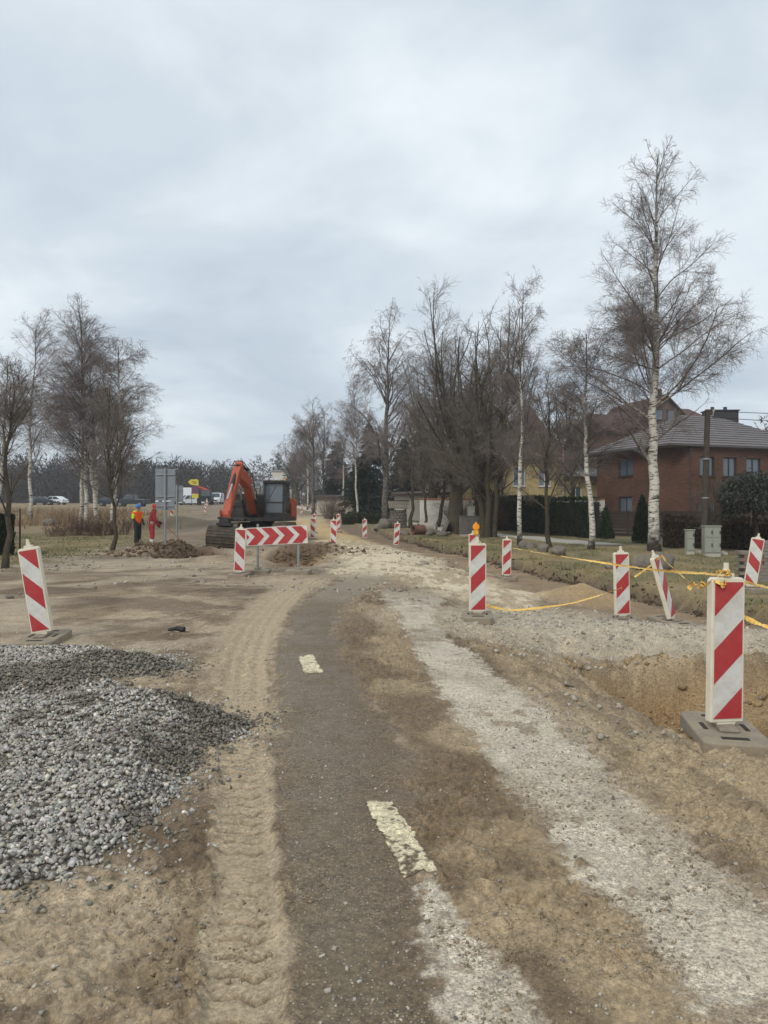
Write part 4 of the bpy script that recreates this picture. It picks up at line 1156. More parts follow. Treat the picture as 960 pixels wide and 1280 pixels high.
beacon(px(456, 40), 40, '/', 'beacon on the far edge of the lane opposite the stone well', 0, 0, R(95))
beacon(px(423, 45), 45, '/', 'beacon on the sandy lane before the low clipped hedge', 0, 0, R(95))
beacon(px(391, 37), 37, '\\', 'beacon between the excavator and the sandy lane', 0, 0, R(95))
beacon(px(392, 43), 43, '/', 'beacon just behind the one between excavator and sandy lane', 3, 0, R(95))
beacon(px(377, 78), 78, '/', 'distant beacon past the excavator on the sandy lane', 0, 0, R(95))
beacon(px(390, 84), 84, '/', 'farther distant beacon near the end of the verge edge', 0, 0, R(95))
beacon(px(215, 54), 54, '\\', 'beacon behind the pair of grey sign backs', 0, 0, R(95))
beacon(px(256, 80), 80, '\\', 'distant beacon on the road bed before the white van', 4, 0, R(95))
beacon(px(258.5, 102), 102, '\\', 'most distant beacon beside the white van', 0, 0, R(95))

# amber lamp on its beacon
lx, ly = px(595, 21.45), 21.45
lz = z1(px(591, 21.5), 21.5) + 1.15
lamp = empty('warning_lamp', (lx, ly, lz), 0, 'amber warning lamp with two round lenses on top of a beacon', 'lamp')
MB().box((0, 0, 0.06), (0.14, 0.09, 0.12)).tube([(0, 0, -0.06), (0, 0, 0.02)], 0.02, 8).build('battery_case', mat('lamp_case_yellow', C(232, 170, 40), 0.5), lamp, bevel=0.012)
MB().tube([(0, -0.045, 0.22), (0, 0.045, 0.22)], [0.10, 0.10], 18).build('lens', M_LAMP, lamp, bevel=0.012)
MB().lathe([(0.0, 0.31), (0.03, 0.31), (0.03, 0.36), (0.0, 0.37)], 10).build('cap', M_LAMP, lamp)

# ------------------------------------------------------------------ chevron board on posts
cb = empty('chevron_barrier', (px(346, 17.2), 17.2, z1(px(346, 17.2), 17.2)), R(-3), 'red and white chevron board on two posts before the pit', 'barrier')
zc = pz(669.5, 17.2) - cb.location.z
cbw, cbh = 1.50, 0.44
board = MB().box((0, 0, zc), (cbw, 0.025, cbh)).build('board', M_WHITE, cb, bevel=0.004)
board.rotation_euler = (0, 0, 0)
roll = R(-3.0)
board.matrix_local = Matrix.Translation((0, 0, zc)) @ Matrix.Rotation(roll, 4, 'Y') @ Matrix.Translation((0, 0, -zc))
hx, hz = cbw / 2 - 0.02, cbh / 2 - 0.018
for i in range(-1, 6):
    lo = -hx + 0.05 + i * 0.365 - 0.22; hi = lo + 0.235
    m_ = MB()
    for sg in (1, -1):
        rect = [(-hx, 0), (hx, 0), (hx, hz * sg), (-hx, hz * sg)]
        pl = clip_strip(rect, lambda p: p[0] + abs(p[1]) * 0.95, lo, hi)
        if len(pl) > 2: m_.prism([(p, zc + q) for p, q in pl], -0.0185, -0.0145, 'y')
    if m_.v: m_.build('red_arrow', M_RED, board)
for sx in (-0.47, 0.52):
    MB().tube([(sx, 0.03, -0.02), (sx, 0.03, zc + 0.28 if sx < 0 else zc + 0.1)], 0.03, 10).build('post', M_GALV, cb, smooth=True)
    fo = MB().prism([(sx - 0.30, -0.16), (sx - 0.24, -0.22), (sx + 0.24, -0.22), (sx + 0.30, -0.16), (sx + 0.30, 0.22), (sx + 0.24, 0.28), (sx - 0.24, 0.28), (sx - 0.30, 0.22)], -0.03, 0.09, 'z').build('foot', M_RUBBER, cb, bevel=0.014)
    MB().box((sx, 0.03, 0.11), (0.14, 0.12, 0.05)).build('socket', M_RUBBER, fo, bevel=0.008)

# ------------------------------------------------------------------ barrier tape
def ribbon(name, label, pts, width=0.055, sag=0.1, n=60, seed=1, twist=1.0):
    rng = np.random.default_rng(seed)
    pts = [np.array(p, float) for p in pts]
    P = []
    for a, b in zip(pts[:-1], pts[1:]):
        for t in np.linspace(0, 1, n, endpoint=False):
            q = a * (1 - t) + b * t; q[2] -= sag * 4 * t * (1 - t); P.append(q)
    P.append(pts[-1]); P = np.array(P)
    P[1:-1] += rng.normal(0, 0.0022, (len(P) - 2, 3))
    T = np.gradient(P, axis=0); T /= np.linalg.norm(T, axis=1, keepdims=True)
    up = np.array([0, 0, 1.0]); A = np.cross(T, up); A /= np.linalg.norm(A, axis=1, keepdims=True) + 1e-9; B = np.cross(A, T)
    th = np.cumsum(rng.normal(0, 0.22 * twist, len(P))) * 0.6
    wd = width * (0.55 + 0.45 * np.abs(np.sin(np.linspace(0, 9, len(P)) + seed)))
    Dv = (np.cos(th)[:, None] * B + np.sin(th)[:, None] * A) * wd[:, None] / 2
    Nv = np.cross(T, Dv); Nv /= np.linalg.norm(Nv, axis=1, keepdims=True) + 1e-9
    V = np.concatenate([P + Dv, P + Nv * 0.0025, P - Dv])
    k = len(P); i = np.arange(k - 1)
    Fc = np.concatenate([np.stack([i, i + 1, k + i + 1, k + i], 1), np.stack([k + i, k + i + 1, 2 * k + i + 1, 2 * k + i], 1)])
    return tag(np_mesh(name, V, Fc, M_TAPE, smooth=True), label, 'tape', 'yellow tape strung round the trench')
bx, by = px(905, 4.95), 4.95; bz = z1(bx, by) + 1.20
mx, my = px(597, 10.5), 10.5; mz = z1(mx, my) + 1.17
tx, ty = px(826, 11.3), 11.25; tz = pz(694, 11.3)
ribbon('barrier_tape', 'yellow tape stretched from the close beacon back to the upright one', [(bx, by - 0.01, bz), (px(778, 8.0), 8.0, pz(707, 8.0)), (mx, my, mz)], 0.024, 0.012, 70, 3)
ribbon('barrier_tape', 'yellow tape running from the close beacon towards the brick stack', [(bx + 0.02, by, bz - 0.01), (px(1010, 6.4), 6.4, pz(742, 6.4)), (px(1080, 9), 9.0, 0.55)], 0.032, 0.02, 50, 5)
ribbon('barrier_tape', 'slack tape sagging low from the upright beacon across the stone bank', [(mx + 0.12, my - 0.02, pz(757, 10.4)), (px(640, 10.6), 10.6, pz(763, 10.6)), (px(715, 10.9), 10.9, pz(754, 10.9)), (px(776, 11.3), 11.25, pz(734, 11.3))], 0.035, 0.012, 40, 7)
ribbon('barrier_tape', 'tape tied from the tipped beacon down to its upright neighbour', [(tx, ty, tz), (px(793, 11.2), 11.2, pz(721, 11.2))], 0.03, 0.02, 40, 9)
ribbon('barrier_tape', 'wide tape hanging from the tipped beacon towards the close beacon', [(tx, ty, tz), (px(845, 10.5), 10.5, pz(712, 10.5)), (px(872, 9.6), 9.6, pz(733, 9.6))], 0.042, 0.03, 40, 11)
ribbon('barrier_tape', 'loose tape end low behind the close beacon over the trench', [(px(930, 6.6), 6.6, pz(771, 6.6)), (px(965, 6.5), 6.5, pz(785, 6.5)), (px(1050, 6.8), 6.8, pz(800, 6.8))], 0.045, 0.01, 40, 13)
# the knot: crumpled loops round the handle of the close beacon
rk = np.random.default_rng(5)
kn = []
for i in range(60):
    t = i / 59
    kn.append((bx - 0.27 * t + 0.02 * math.sin(9 * t), by - 0.045 + 0.03 * math.cos(14 * t), bz - 0.045 - 0.035 * t + 0.018 * math.sin(23 * t)))
ribbon('barrier_tape', 'crumpled yellow tape bunched on top of the close beacon', kn, 0.032, 0.0, 2, 15, 3)
kn = [(bx + 0.035 * math.cos(a), by + 0.035 * math.sin(a), bz - 0.02 + 0.004 * a) for a in np.linspace(0, 14, 70)]
ribbon('barrier_tape', 'yellow tape wound round the handle of the close beacon', kn, 0.035, 0.0, 2, 17, 3)

# ------------------------------------------------------------------ road signs seen from behind
M_SIGNBACK = mat('grey_sign_back', C(132, 138, 144), 0.5, metal=0.2, var=0.08, scale=4, dirt=C(110, 108, 104), dirt_amt=0.4, dscale=3)
def sign_back(x, y, top_v, h1, h2, w, label):
    g = z1(x, y)
    e_ = empty('road_sign', (x, y, g), R(4), label, 'sign', 'road signs with their backs to the camera')
    zt = pz(top_v, y) - g
    MB().tube([(0, 0.03, -0.1), (0, 0.03, zt + 0.04)], 0.04, 10).build('post', M_GALV, e_, smooth=True)
    MB().tube([(0, 0.03, 0.0), (0, 0.03, 0.06)], 0.11, 12).build('footing', M_RUBBER, e_)
    for sx in (-1, 1):
        MB().box((sx * (w / 4 + 0.006), 0.09, zt - h1 / 2), (w / 2 - 0.012, 0.02, h1)).build('panel', M_SIGNBACK, e_, bevel=0.004)
        if h2: MB().box((sx * (w / 4 + 0.004) * 0.9, 0.09, zt - h1 - 0.05 - h2 / 2), (w / 2 * 0.9, 0.02, h2)).build('panel', M_SIGNBACK, e_, bevel=0.004)
    for zz in ([zt - 0.2, zt - h1 + 0.15] + ([zt - h1 - 0.05 - h2 / 2] if h2 else [])):
        MB().box((0, 0.06, zz), (w * 0.9, 0.03, 0.045)).build('bracket', M_GALV, e_)
    return e_
sign_back(px(206, 25.6), 25.6, 586, 1.14, 0.29, 0.71, 'tall grey sign back of two plates beside the worker with the shovel')
sign_back(px(221, 37), 37, 607, 0.85, 0.0, 0.62, 'smaller grey sign back partly hidden by the tall one')
# ================================================================== EXCAVATOR
M_ORANGE = mat('excavator_orange', C(190, 86, 56), 0.55, var=0.14, scale=3, dirt=C(120, 84, 62), dirt_amt=0.8, dscale=3)
M_BLACK = mat('machine_black', C(40, 40, 42), 0.55, var=0.2, scale=4, dirt=C(96, 84, 68), dirt_amt=0.4, dscale=3)
M_STEEL = mat('worn_dark_steel', C(66, 60, 54), 0.65, metal=0.2, var=0.25, scale=6, bump=0.004, bscale=40, dirt=C(116, 98, 74), dirt_amt=0.7, dscale=3)
M_TRACK = mat('muddy_track_steel', C(112, 100, 84), 0.85, var=0.3, scale=6, bump=0.01, bscale=30, dirt=C(140, 118, 88), dirt_amt=0.8, dscale=4)
M_CHROME = mat('piston_rod', C(190, 190, 192), 0.2, metal=0.9, var=0.05)
M_HOSE = mat('black_hose', C(28, 28, 28), 0.6)
def glass_mat(name, col, rough=0.06):
    m, nt, b = _mat(name)
    b.inputs['Base Color'].default_value = (*col, 1); b.inputs['Roughness'].default_value = rough
    b.inputs['Specular IOR Level'].default_value = 0.9
    return m
M_CABGLASS = glass_mat('dark_cab_glass', C(84, 94, 100))
ex, ey = px(328, 36.2), 36.2
EX = empty('excavator', (ex, ey, 0.02), R(-1), 'orange and black tracked excavator with its bucket lowered beside the chevron board', 'excavator')
for sx in (-1, 1):
    prof = []
    for k in range(9):
        a = PI / 2 + PI * k / 8; prof.append((-1.7 + 0.44 * math.cos(a), 0.46 + 0.44 * math.sin(a)))
    for k in range(9):
        a = -PI / 2 + PI * k / 8; prof.append((1.7 + 0.44 * math.cos(a), 0.46 + 0.44 * math.sin(a)))
    tr = MB().prism(prof, sx * 1.15 - 0.27, sx * 1.15 + 0.27, 'x').build('track', M_TRACK, EX)
    # shoes
    per = []
    for i in range(len(prof)):
        a, b = Vector(prof[i]), Vector(prof[(i + 1) % len(prof)])
        n_ = max(1, int(round((b - a).length / 0.185)))
        for k in range(n_):
            p = a.lerp(b, (k + 0.5) / n_); d = (b - a).normalized(); per.append((p, d))
    sh_me = None
    for p, d in per:
        if sh_me is None:
            q = MB().box((0, 0, 0.012), (0.60, 0.155, 0.03)).box((0, 0.03, 0.035), (0.60, 0.02, 0.035)).build('track_shoe', M_TRACK)
            sh_me = q.data; bpy.data.objects.remove(q)
        o = bpy.data.objects.new('track_shoe', sh_me); COL.objects.link(o); o.parent = tr
        o.location = (sx * 1.15, p.x, p.y)
        o.rotation_euler = (math.atan2(d.y, d.x) + PI, 0, 0)
    for yy in (-1.7, 1.7):
        MB().tube([(sx * 1.15 - 0.29, yy, 0.46), (sx * 1.15 + 0.29, yy, 0.46)], 0.30, 16).build('idler_wheel', M_BLACK, tr)
MB().box((0, 0, 0.62), (1.8, 1.6, 0.42)).lathe([(0.62, 0.82), (0.62, 1.0)], 20).build('undercarriage', M_BLACK, EX, bevel=0.03)
MB().box((0, 0.35, 1.12), (2.7, 4.0, 0.2)).box((-0.9, -1.75, 1.1), (0.8, 0.3, 0.12)).build('upper_deck', M_BLACK, EX, bevel=0.03)
MB().prism([(0.55, 1.22), (2.3, 1.22), (2.3, 2.05), (2.15, 2.2), (0.65, 2.2), (0.55, 2.1)], -1.33, 1.33, 'x').build('engine_hood', M_ORANGE, EX, bevel=0.04)
MB().prism([(-1.37, 2.32), (-1.37, 2.75), (-1.0, 3.02), (1.0, 3.02), (1.37, 2.75), (1.37, 2.32)], 1.0, 2.15, 'z').build('counterweight', M_ORANGE, EX, bevel=0.06)
MB().box((-0.95, -0.35, 1.62), (0.76, 1.75, 0.8)).build('tank_cover', M_BLACK, EX, bevel=0.05)
MB().box((-0.95, -1.42, 1.40), (0.74, 0.36, 0.4)).build('toolbox', M_BLACK, EX, bevel=0.03)
rl = MB()
for xx in (-1.28, -0.62):
    rl.tube([(xx, -1.25, 1.2), (xx, -1.25, 2.35), (xx, -0.2, 2.35), (xx, -0.2, 2.0)], 0.02, 6)
rl.tube([(-1.28, -1.25, 2.35), (-0.62, -1.25, 2.35)], 0.02, 6).tube([(-1.28, -1.25, 1.8), (-0.62, -1.25, 1.8)], 0.02, 6)
rl.build('handrail', M_BLACK, EX)
MB().box((1.42, 0.9, 1.62), (0.10, 1.1, 0.6)).build('side_door', M_ORANGE, EX, bevel=0.03)
# cab
cx0, cx1, cy0, cy1, cz0, cz1 = 0.36, 1.36, -1.62, 0.22, 1.2, 3.02
cab = MB()
cab.box(((cx0 + cx1) / 2, (cy0 + cy1) / 2, cz0 + 0.12), (cx1 - cx0, cy1 - cy0, 0.24))
cab.box(((cx0 + cx1) / 2, (cy0 + cy1) / 2, cz1 - 0.07), (cx1 - cx0 + 0.04, cy1 - cy0 + 0.06, 0.14))
for xx in (cx0 + 0.045, cx1 - 0.045):
    cab.prism([(cy0 + 0.12, cz1 - 0.1), (cy0 + 0.24, cz1 - 0.1), (cy0 + 0.10, 1.95), (cy0 + 0.10, cz0 + 0.2), (cy0, cz0 + 0.2), (cy0, 1.95)], xx - 0.045, xx + 0.045, 'x')
    cab.box((xx, cy1 - 0.06, (cz0 + cz1) / 2), (0.09, 0.12, cz1 - cz0 - 0.1))
    cab.box((xx, -0.62, (cz0 + cz1) / 2), (0.08, 0.09, cz1 - cz0 - 0.1))
cab.box(((cx0 + cx1) / 2, cy0 + 0.03, 1.95), (cx1 - cx0, 0.06, 0.06))
cabo = cab.build('cab', M_BLACK, EX, bevel=0.02)
g = MB()
def pane(nm, pts):
    o = MB().add(pts, [tuple(range(len(pts)))]).build(nm, M_CABGLASS, cabo)
    sm = o.modifiers.new('thick', 'SOLIDIFY'); sm.thickness = 0.012
    return o
pane('windscreen', [(cx0 + 0.09, cy0 + 0.04, 1.98), (cx1 - 0.09, cy0 + 0.04, 1.98), (cx1 - 0.09, cy0 + 0.16, cz1 - 0.14), (cx0 + 0.09, cy0 + 0.16, cz1 - 0.14)])
pane('lower_window', [(cx0 + 0.09, cy0 + 0.05, cz0 + 0.25), (cx1 - 0.09, cy0 + 0.05, cz0 + 0.25), (cx1 - 0.09, cy0 + 0.05, 1.92), (cx0 + 0.09, cy0 + 0.05, 1.92)])
for xx in (cx0 + 0.03, cx1 - 0.03):
    pane('side_window', [(xx, cy0 + 0.12, 1.3), (xx, -0.67, 1.3), (xx, -0.67, cz1 - 0.14), (xx, cy0 + 0.24, cz1 - 0.14)])
    pane('side_window', [(xx, -0.57, 1.6), (xx, cy1 - 0.12, 1.6), (xx, cy1 - 0.12, cz1 - 0.14), (xx, -0.57, cz1 - 0.14)])
MB().box((0.86, -0.75, 1.75), (0.5, 0.5, 0.14)).box((0.86, -0.5, 2.15), (0.48, 0.14, 0.75)).build('seat', M_BLACK, cabo, bevel=0.04)
for k in range(4):
    MB().box((cx0 + 0.15 + 0.235 * k, cy0 + 0.06, cz1 + 0.06), (0.15, 0.09, 0.11)).build('work_light', mat('work_light_glass', C(205, 210, 214), 0.2), cabo, bevel=0.015)
MB().lathe([(0.06, cz1), (0.06, cz1 + 0.12), (0.03, cz1 + 0.15)], 10, (1.15, -0.1, 0)).build('beacon_light', M_LAMP, cabo)
MB().tube([(cx1, cy0 + 0.1, 1.5), (cx1 + 0.12, cy0 - 0.05, 1.6), (cx1 + 0.12, cy0 - 0.05, 2.55), (cx1, cy0 + 0.16, 2.7)], 0.018, 6).build('handrail', M_BLACK, cabo)
for (mx_, my_, mz_) in ((cx1 + 0.18, cy0 - 0.02, 2.3), (-1.36, -1.35, 2.45)):
    MB().box((mx_, my_, mz_), (0.2, 0.05, 0.32)).tube([(mx_, my_ + 0.03, mz_ - 0.1), (mx_ - math.copysign(0.18, mx_), my_ + 0.12, mz_ - 0.25)], 0.015, 6).build('mirror', M_BLACK, EX, bevel=0.02)
MB().tube([(0.6, -1.58, 2.05), (0.95, -1.50, 2.75)], 0.012, 5).build('wiper', M_HOSE, cabo)
# boom (in the plane x = xb), stick, coupler, bucket
xb = -0.18
def slab(pts, wd, nm, m=M_ORANGE, bev=0.03, par=EX, xo=0.0):
    return MB().prism(pts, xb + xo - wd / 2, xb + xo + wd / 2, 'x').build(nm, m, par, bevel=bev)
boom = slab([(-1.15, 1.35), (-1.45, 1.35), (-2.9, 2.55), (-4.05, 2.85), (-5.0, 2.95), (-5.15, 3.12), (-5.05, 3.3), (-3.9, 3.36), (-2.6, 3.06), (-1.05, 1.66)], 0.36, 'boom')
MB().box((-0.48, -0.55, 1.80), (1.6, 1.3, 1.15)).build('engine_guard', M_BLACK, EX, bevel=0.05)
# stick leans a little sideways as the machine stands on uneven earth
stick = MB().prism([(-4.62, 3.62), (-4.9, 3.72), (-5.3, 3.3), (-5.95, 1.35), (-5.9, 1.12), (-5.68, 1.14), (-5.45, 1.7), (-4.85, 3.0), (-4.6, 3.35)], xb - 0.16, xb + 0.16, 'x').build('stick', M_ORANGE, EX, bevel=0.03)
stick_rot = Matrix.Translation((xb, -5.1, 3.1)) @ Matrix.Rotation(R(9), 4, 'Y') @ Matrix.Translation((-xb, 5.1, -3.1))
stick.matrix_local = stick_rot
def cyl(p0, p1, r, nm, par=EX, fr=0.55):
    p0, p1 = Vector(p0), Vector(p1); m = p0.lerp(p1, fr)
    o = MB().tube([p0, m], r, 12).build(nm, M_BLACK if par is EX else M_ORANGE, par, smooth=True)
    MB().tube([m, p1], r * 0.55, 10).build('piston_rod', M_CHROME, o, smooth=True)
    return o
for s in (-0.33, 0.33):
    cyl((xb + s, -1.55, 1.25), (xb + s * 0.95, -3.2, 2.75), 0.085, 'boom_cylinder')
cyl((xb, -2.9, 3.45), (xb, -4.65, 3.62), 0.08, 'stick_cylinder')
bc = cyl((xb, -5.0, 3.55), (xb, -6.05, 2.0), 0.075, 'bucket_cylinder')
bc.matrix_local = stick_rot
for k in range(5):
    xo = xb - 0.16 + 0.08 * k
    MB().tube([(xo, -1.1, 1.8), (xo, -1.6, 2.5 + 0.1 * (k % 2)), (xo, -2.6, 3.28), (xo, -3.9, 3.5 + 0.03 * k), (xo, -4.7, 3.75), (xo, -5.15, 3.5)], 0.022, 6).build('hose', M_HOSE, EX, smooth=True)
# coupler and bucket hang from the stick's end
tipv = stick_rot @ Vector((xb, -5.85, 1.17))
BK = Matrix.Translation(tipv) @ Matrix.Rotation(R(4), 4, 'Y')
cp = MB().box((0, 0.0, -0.10), (0.42, 0.5, 0.16)).box((0, 0, -0.24), (0.62, 0.55, 0.12)).tube([(-0.3, 0.16, 0.0), (0.3, 0.16, 0.0)], 0.05, 10).tube([(-0.3, -0.12, 0.02), (0.3, -0.12, 0.02)], 0.05, 10).build('coupler', M_BLACK, EX, bevel=0.02)
cp.matrix_local = BK
lk = MB().prism([(-0.25, 0.35), (-0.1, 0.4), (0.05, 0.05), (-0.1, 0.0)], -0.22, -0.16, 'x').prism([(-0.25, 0.35), (-0.1, 0.4), (0.05, 0.05), (-0.1, 0.0)], 0.16, 0.22, 'x').build('bucket_link', M_ORANGE, EX, bevel=0.012)
lk.matrix_local = BK
# bucket: curved shell with side plates, cutting edge and wear strips
def bucket():
    prof_o = [(0.30, -0.30), (0.05, -0.31), (-0.22, -0.36), (-0.42, -0.52), (-0.50, -0.74), (-0.47, -1.0), (-0.34, -1.24), (-0.12, -1.45), (0.12, -1.58)]
    prof_i = [(p[0] + 0.035, p[1] - 0.01) for p in prof_o][::-1]
    wd = 0.64
    m = MB().prism(prof_o + prof_i, -wd, wd, 'x')
    sp = prof_o + [(0.25, -1.2), (0.36, -0.6)]
    for sx in (-wd, wd): m.prism(sp, sx - 0.02, sx + 0.02, 'x')
    b = m.build('bucket', M_STEEL, EX, bevel=0.0)
    b.matrix_local = BK
    for i in range(2, 8):
        a, c = prof_o[i], prof_o[i + 1]
        for f in (0.05, 0.55):
            y, z = a[0] + (c[0] - a[0]) * f, a[1] + (c[1] - a[1]) * f
            MB().box((0, y - 0.012, z), (wd * 2, 0.03, 0.035)).build('wear_strip', M_STEEL, b)
    MB().box((0, 0.14, -1.60), (wd * 2 + 0.06, 0.12, 0.03), (R(-35), 0, 0)).build('cutting_edge', M_STEEL, b)
    return b
bucket()

# ================================================================== WORKERS
import bmesh as _bm
def person(name, label, loc, rz, J, rad, cloth, helmet, skin=C(190, 140, 115), extras=None):
    """J: joint name -> (x,y,z); body is one skinned surface, clothing shells are its children"""
    bones = [('pelvis', 'waist'), ('waist', 'chest'), ('chest', 'neck'), ('neck', 'jaw'), ('jaw', 'head'),
             ('chest', 'shl'), ('shl', 'ell'), ('ell', 'wrl'), ('chest', 'shr'), ('shr', 'elr'), ('elr', 'wrr'),
             ('pelvis', 'hil'), ('hil', 'knl'), ('knl', 'anl'), ('anl', 'tol'), ('pelvis', 'hir'), ('hir', 'knr'), ('knr', 'anr'), ('anr', 'tor'),
             ('wrl', 'pal'), ('wrr', 'par')]
    names = list(J); idx_ = {n: i for i, n in enumerate(names)}
    me = bpy.data.meshes.new('body'); me.from_pydata([J[n] for n in names], [(idx_[a], idx_[b]) for a, b in bones], [])
    o = bpy.data.objects.new('body', me); COL.objects.link(o)
    md = o.modifiers.new('skin', 'SKIN')
    sv = me.skin_vertices[0].data
    for n in names: sv[idx_[n]].radius = rad[n] if isinstance(rad[n], tuple) else (rad[n], rad[n])
    sv[idx_['pelvis']].use_root = True
    o.modifiers.new('sub', 'SUBSURF').levels = 2; o.modifiers['sub'].render_levels = 2
    dg = bpy.context.evaluated_depsgraph_get(); dg.update()
    em = bpy.data.meshes.new_from_object(o.evaluated_get(dg))
    bpy.data.objects.remove(o)
    bmm = _bm.new(); bmm.from_mesh(em)
    # fingers: four and a thumb on each hand, rooted in the palm
    for s in 'lr':
        w_, p_ = Vector(J['wr' + s]), Vector(J['pa' + s]); d = (p_ - w_).normalized()
        side = d.cross(Vector((0, 1, 0)) if abs(d.y) < 0.8 else Vector((1, 0, 0))).normalized(); nrm = d.cross(side)
        for k in range(5):
            off = side * (-0.03 + 0.02 * k) if k < 4 else side * 0.04 - d * 0.05
            a = p_ + off - d * 0.02
            l_ = (0.065, 0.08, 0.078, 0.06, 0.055)[k]
            dd = d if k < 4 else (d + side * 0.8).normalized()
            b_ = a + dd * l_ * 0.55 + nrm * 0.006; c_ = b_ + (dd + nrm * 0.7).normalized() * l_ * 0.5
            t = MB().tube([a, b_, c_], [0.0095, 0.009, 0.006], 6); n0 = [bmm.verts.new(v) for v in t.v]
            for q in t.f: bmm.faces.new([n0[i] for i in q])
    # nose and ears
    hd = Vector(J['head']); jw = Vector(J['jaw'])
    bmm.normal_update(); bmm.to_mesh(em); bmm.free()
    em.name = 'body'
    root = empty(name, loc, rz, label, 'person', 'road workers by the pit')
    body = bpy.data.objects.new('body', em); COL.objects.link(body); body.parent = root
    em.materials.clear(); em.materials.append(mat('skin', skin, 0.6, var=0.08))
    em.polygons.foreach_set('use_smooth', np.ones(len(em.polygons), dtype=bool))
    co = np.zeros(len(em.vertices) * 3, np.float32); em.vertices.foreach_get('co', co); co = co.reshape(-1, 3).astype(float)
    no = np.array([v.normal[:] for v in em.vertices])
    # nearest bone for each vertex
    best = np.full(len(co), 1e9); bid = np.zeros(len(co), int)
    for k, (a, b) in enumerate(bones):
        A, B = np.array(J[a]), np.array(J[b]); d = B - A
        t = np.clip(((co - A) @ d) / (d @ d), 0, 1); dist = np.linalg.norm(co - A - t[:, None] * d, axis=1) / (0.5 * ((rad[a] if not isinstance(rad[a], tuple) else rad[a][0]) + (rad[b] if not isinstance(rad[b], tuple) else rad[b][0])))
        m_ = dist < best; best[m_] = dist[m_]; bid[m_] = k
    for nm, mt, keys, fat, cond in cloth:
        ks = [k for k, (a, b) in enumerate(bones) if (a, b) in keys or a + '-' + b in keys]
        inreg = np.isin(bid, ks)
        if cond is not None: inreg &= cond(co)
        faces = [p.vertices[:] for p in em.polygons if all(inreg[i] for i in p.vertices)]
        if not faces: continue
        used = sorted({i for f in faces for i in f}); rm = {v: i for i, v in enumerate(used)}
        V = co[used] + no[used] * fat
        c = bpy.data.meshes.new(nm); c.from_pydata([tuple(v) for v in V], [], [tuple(rm[i] for i in f) for f in faces]); c.materials.append(mt)
        c.polygons.foreach_set('use_smooth', np.ones(len(c.polygons), dtype=bool))
        q = bpy.data.objects.new(nm, c); COL.objects.link(q); q.parent = root
        sm = q.modifiers.new('thick', 'SOLIDIFY'); sm.thickness = 0.008
    hz_ = J['head'][2]; hxx, hyy = J['head'][0], J['head'][1]
    prof = [(0.135, hz_ - 0.005), (0.128, hz_ + 0.05), (0.105, hz_ + 0.105), (0.06, hz_ + 0.135), (0.0, hz_ + 0.142)]
    he = MB().lathe([(0.15, hz_ - 0.012)] + prof, 16, (hxx, hyy, 0)).box((hxx, hyy - 0.14, hz_ - 0.008), (0.18, 0.10, 0.015)).build('helmet', helmet, root, smooth=True)
    # nose
    MB().add([(hxx - 0.015, hyy - 0.085, hz_ - 0.09), (hxx + 0.015, hyy - 0.085, hz_ - 0.09), (hxx, hyy - 0.115, hz_ - 0.085), (hxx, hyy - 0.09, hz_ - 0.04)], [(0, 1, 2), (0, 2, 3), (1, 3, 2), (0, 3, 1)]).build('nose', MATS['skin'], root)
    for sx in (-1, 1):
        MB().lathe([(0.0, -0.035), (0.02, -0.02), (0.026, 0.01), (0.012, 0.03), (0, 0.034)], 8, (hxx + sx * 0.088, hyy, hz_ - 0.06)).build('ear', MATS['skin'], root)
        MB().lathe([(0.0, -0.011), (0.011, 0), (0.0, 0.011)], 8, (hxx + sx * 0.034, hyy - 0.088, hz_ - 0.045)).build('eye', mat('eye_dark', C(40, 34, 30), 0.3), root)
    MB().box((hxx, hyy - 0.092, hz_ - 0.125), (0.05, 0.01, 0.012)).build('mouth', mat('lips', C(150, 92, 82), 0.6), root)
    return root
RAD = dict(pelvis=(0.15, 0.12), waist=(0.145, 0.11), chest=(0.165, 0.12), neck=0.06, jaw=(0.075, 0.085), head=(0.085, 0.10), shl=0.075, ell=0.052, wrl=0.038, pal=(0.045, 0.022), shr=0.075, elr=0.052, wrr=0.038, par=(0.045, 0.022),
           hil=0.095, knl=0.068, anl=0.05, tol=0.042, hir=0.095, knr=0.068, anr=0.05, tor=0.042)
J1 = dict(pelvis=(0, 0, 0.95), waist=(0, 0, 1.10), chest=(0, -0.01, 1.34), neck=(0, -0.01, 1.50), jaw=(0, -0.03, 1.58), head=(0, -0.03, 1.67),
          shl=(0.19, 0, 1.42), ell=(0.25, 0.03, 1.16), wrl=(0.22, -0.12, 0.95), pal=(0.21, -0.16, 0.88), shr=(-0.19, 0, 1.42), elr=(-0.26, 0.02, 1.16), wrr=(-0.20, -0.14, 0.96), par=(-0.17, -0.19, 0.90),
          hil=(0.09, 0, 0.90), knl=(0.10, -0.01, 0.50), anl=(0.10, 0.02, 0.09), tol=(0.11, -0.15, 0.035), hir=(-0.09, 0, 0.90), knr=(-0.10, -0.02, 0.50), anr=(-0.11, 0.01, 0.09), tor=(-0.12, -0.16, 0.035))
TORSO = ['pelvis-waist', 'waist-chest', 'chest-neck', 'chest-shl', 'chest-shr']
ARMS = ['shl-ell', 'ell-wrl', 'shr-elr', 'elr-wrr']
LEGS = ['pelvis-hil', 'hil-knl', 'knl-anl', 'pelvis-hir', 'hir-knr', 'knr-anr']
FEET = ['anl-tol', 'anr-tor']
HANDS = ['wrl-pal', 'wrr-par']
c_or = mat('orange_vest_cloth', C(255, 96, 20), 0.8, var=0.12, scale=9)
c_ye = mat('hi_vis_yellow_cloth', C(205, 225, 40), 0.8, var=0.1, scale=9)
c_bk = mat('black_work_cloth', C(42, 42, 46), 0.9, var=0.2, scale=9)
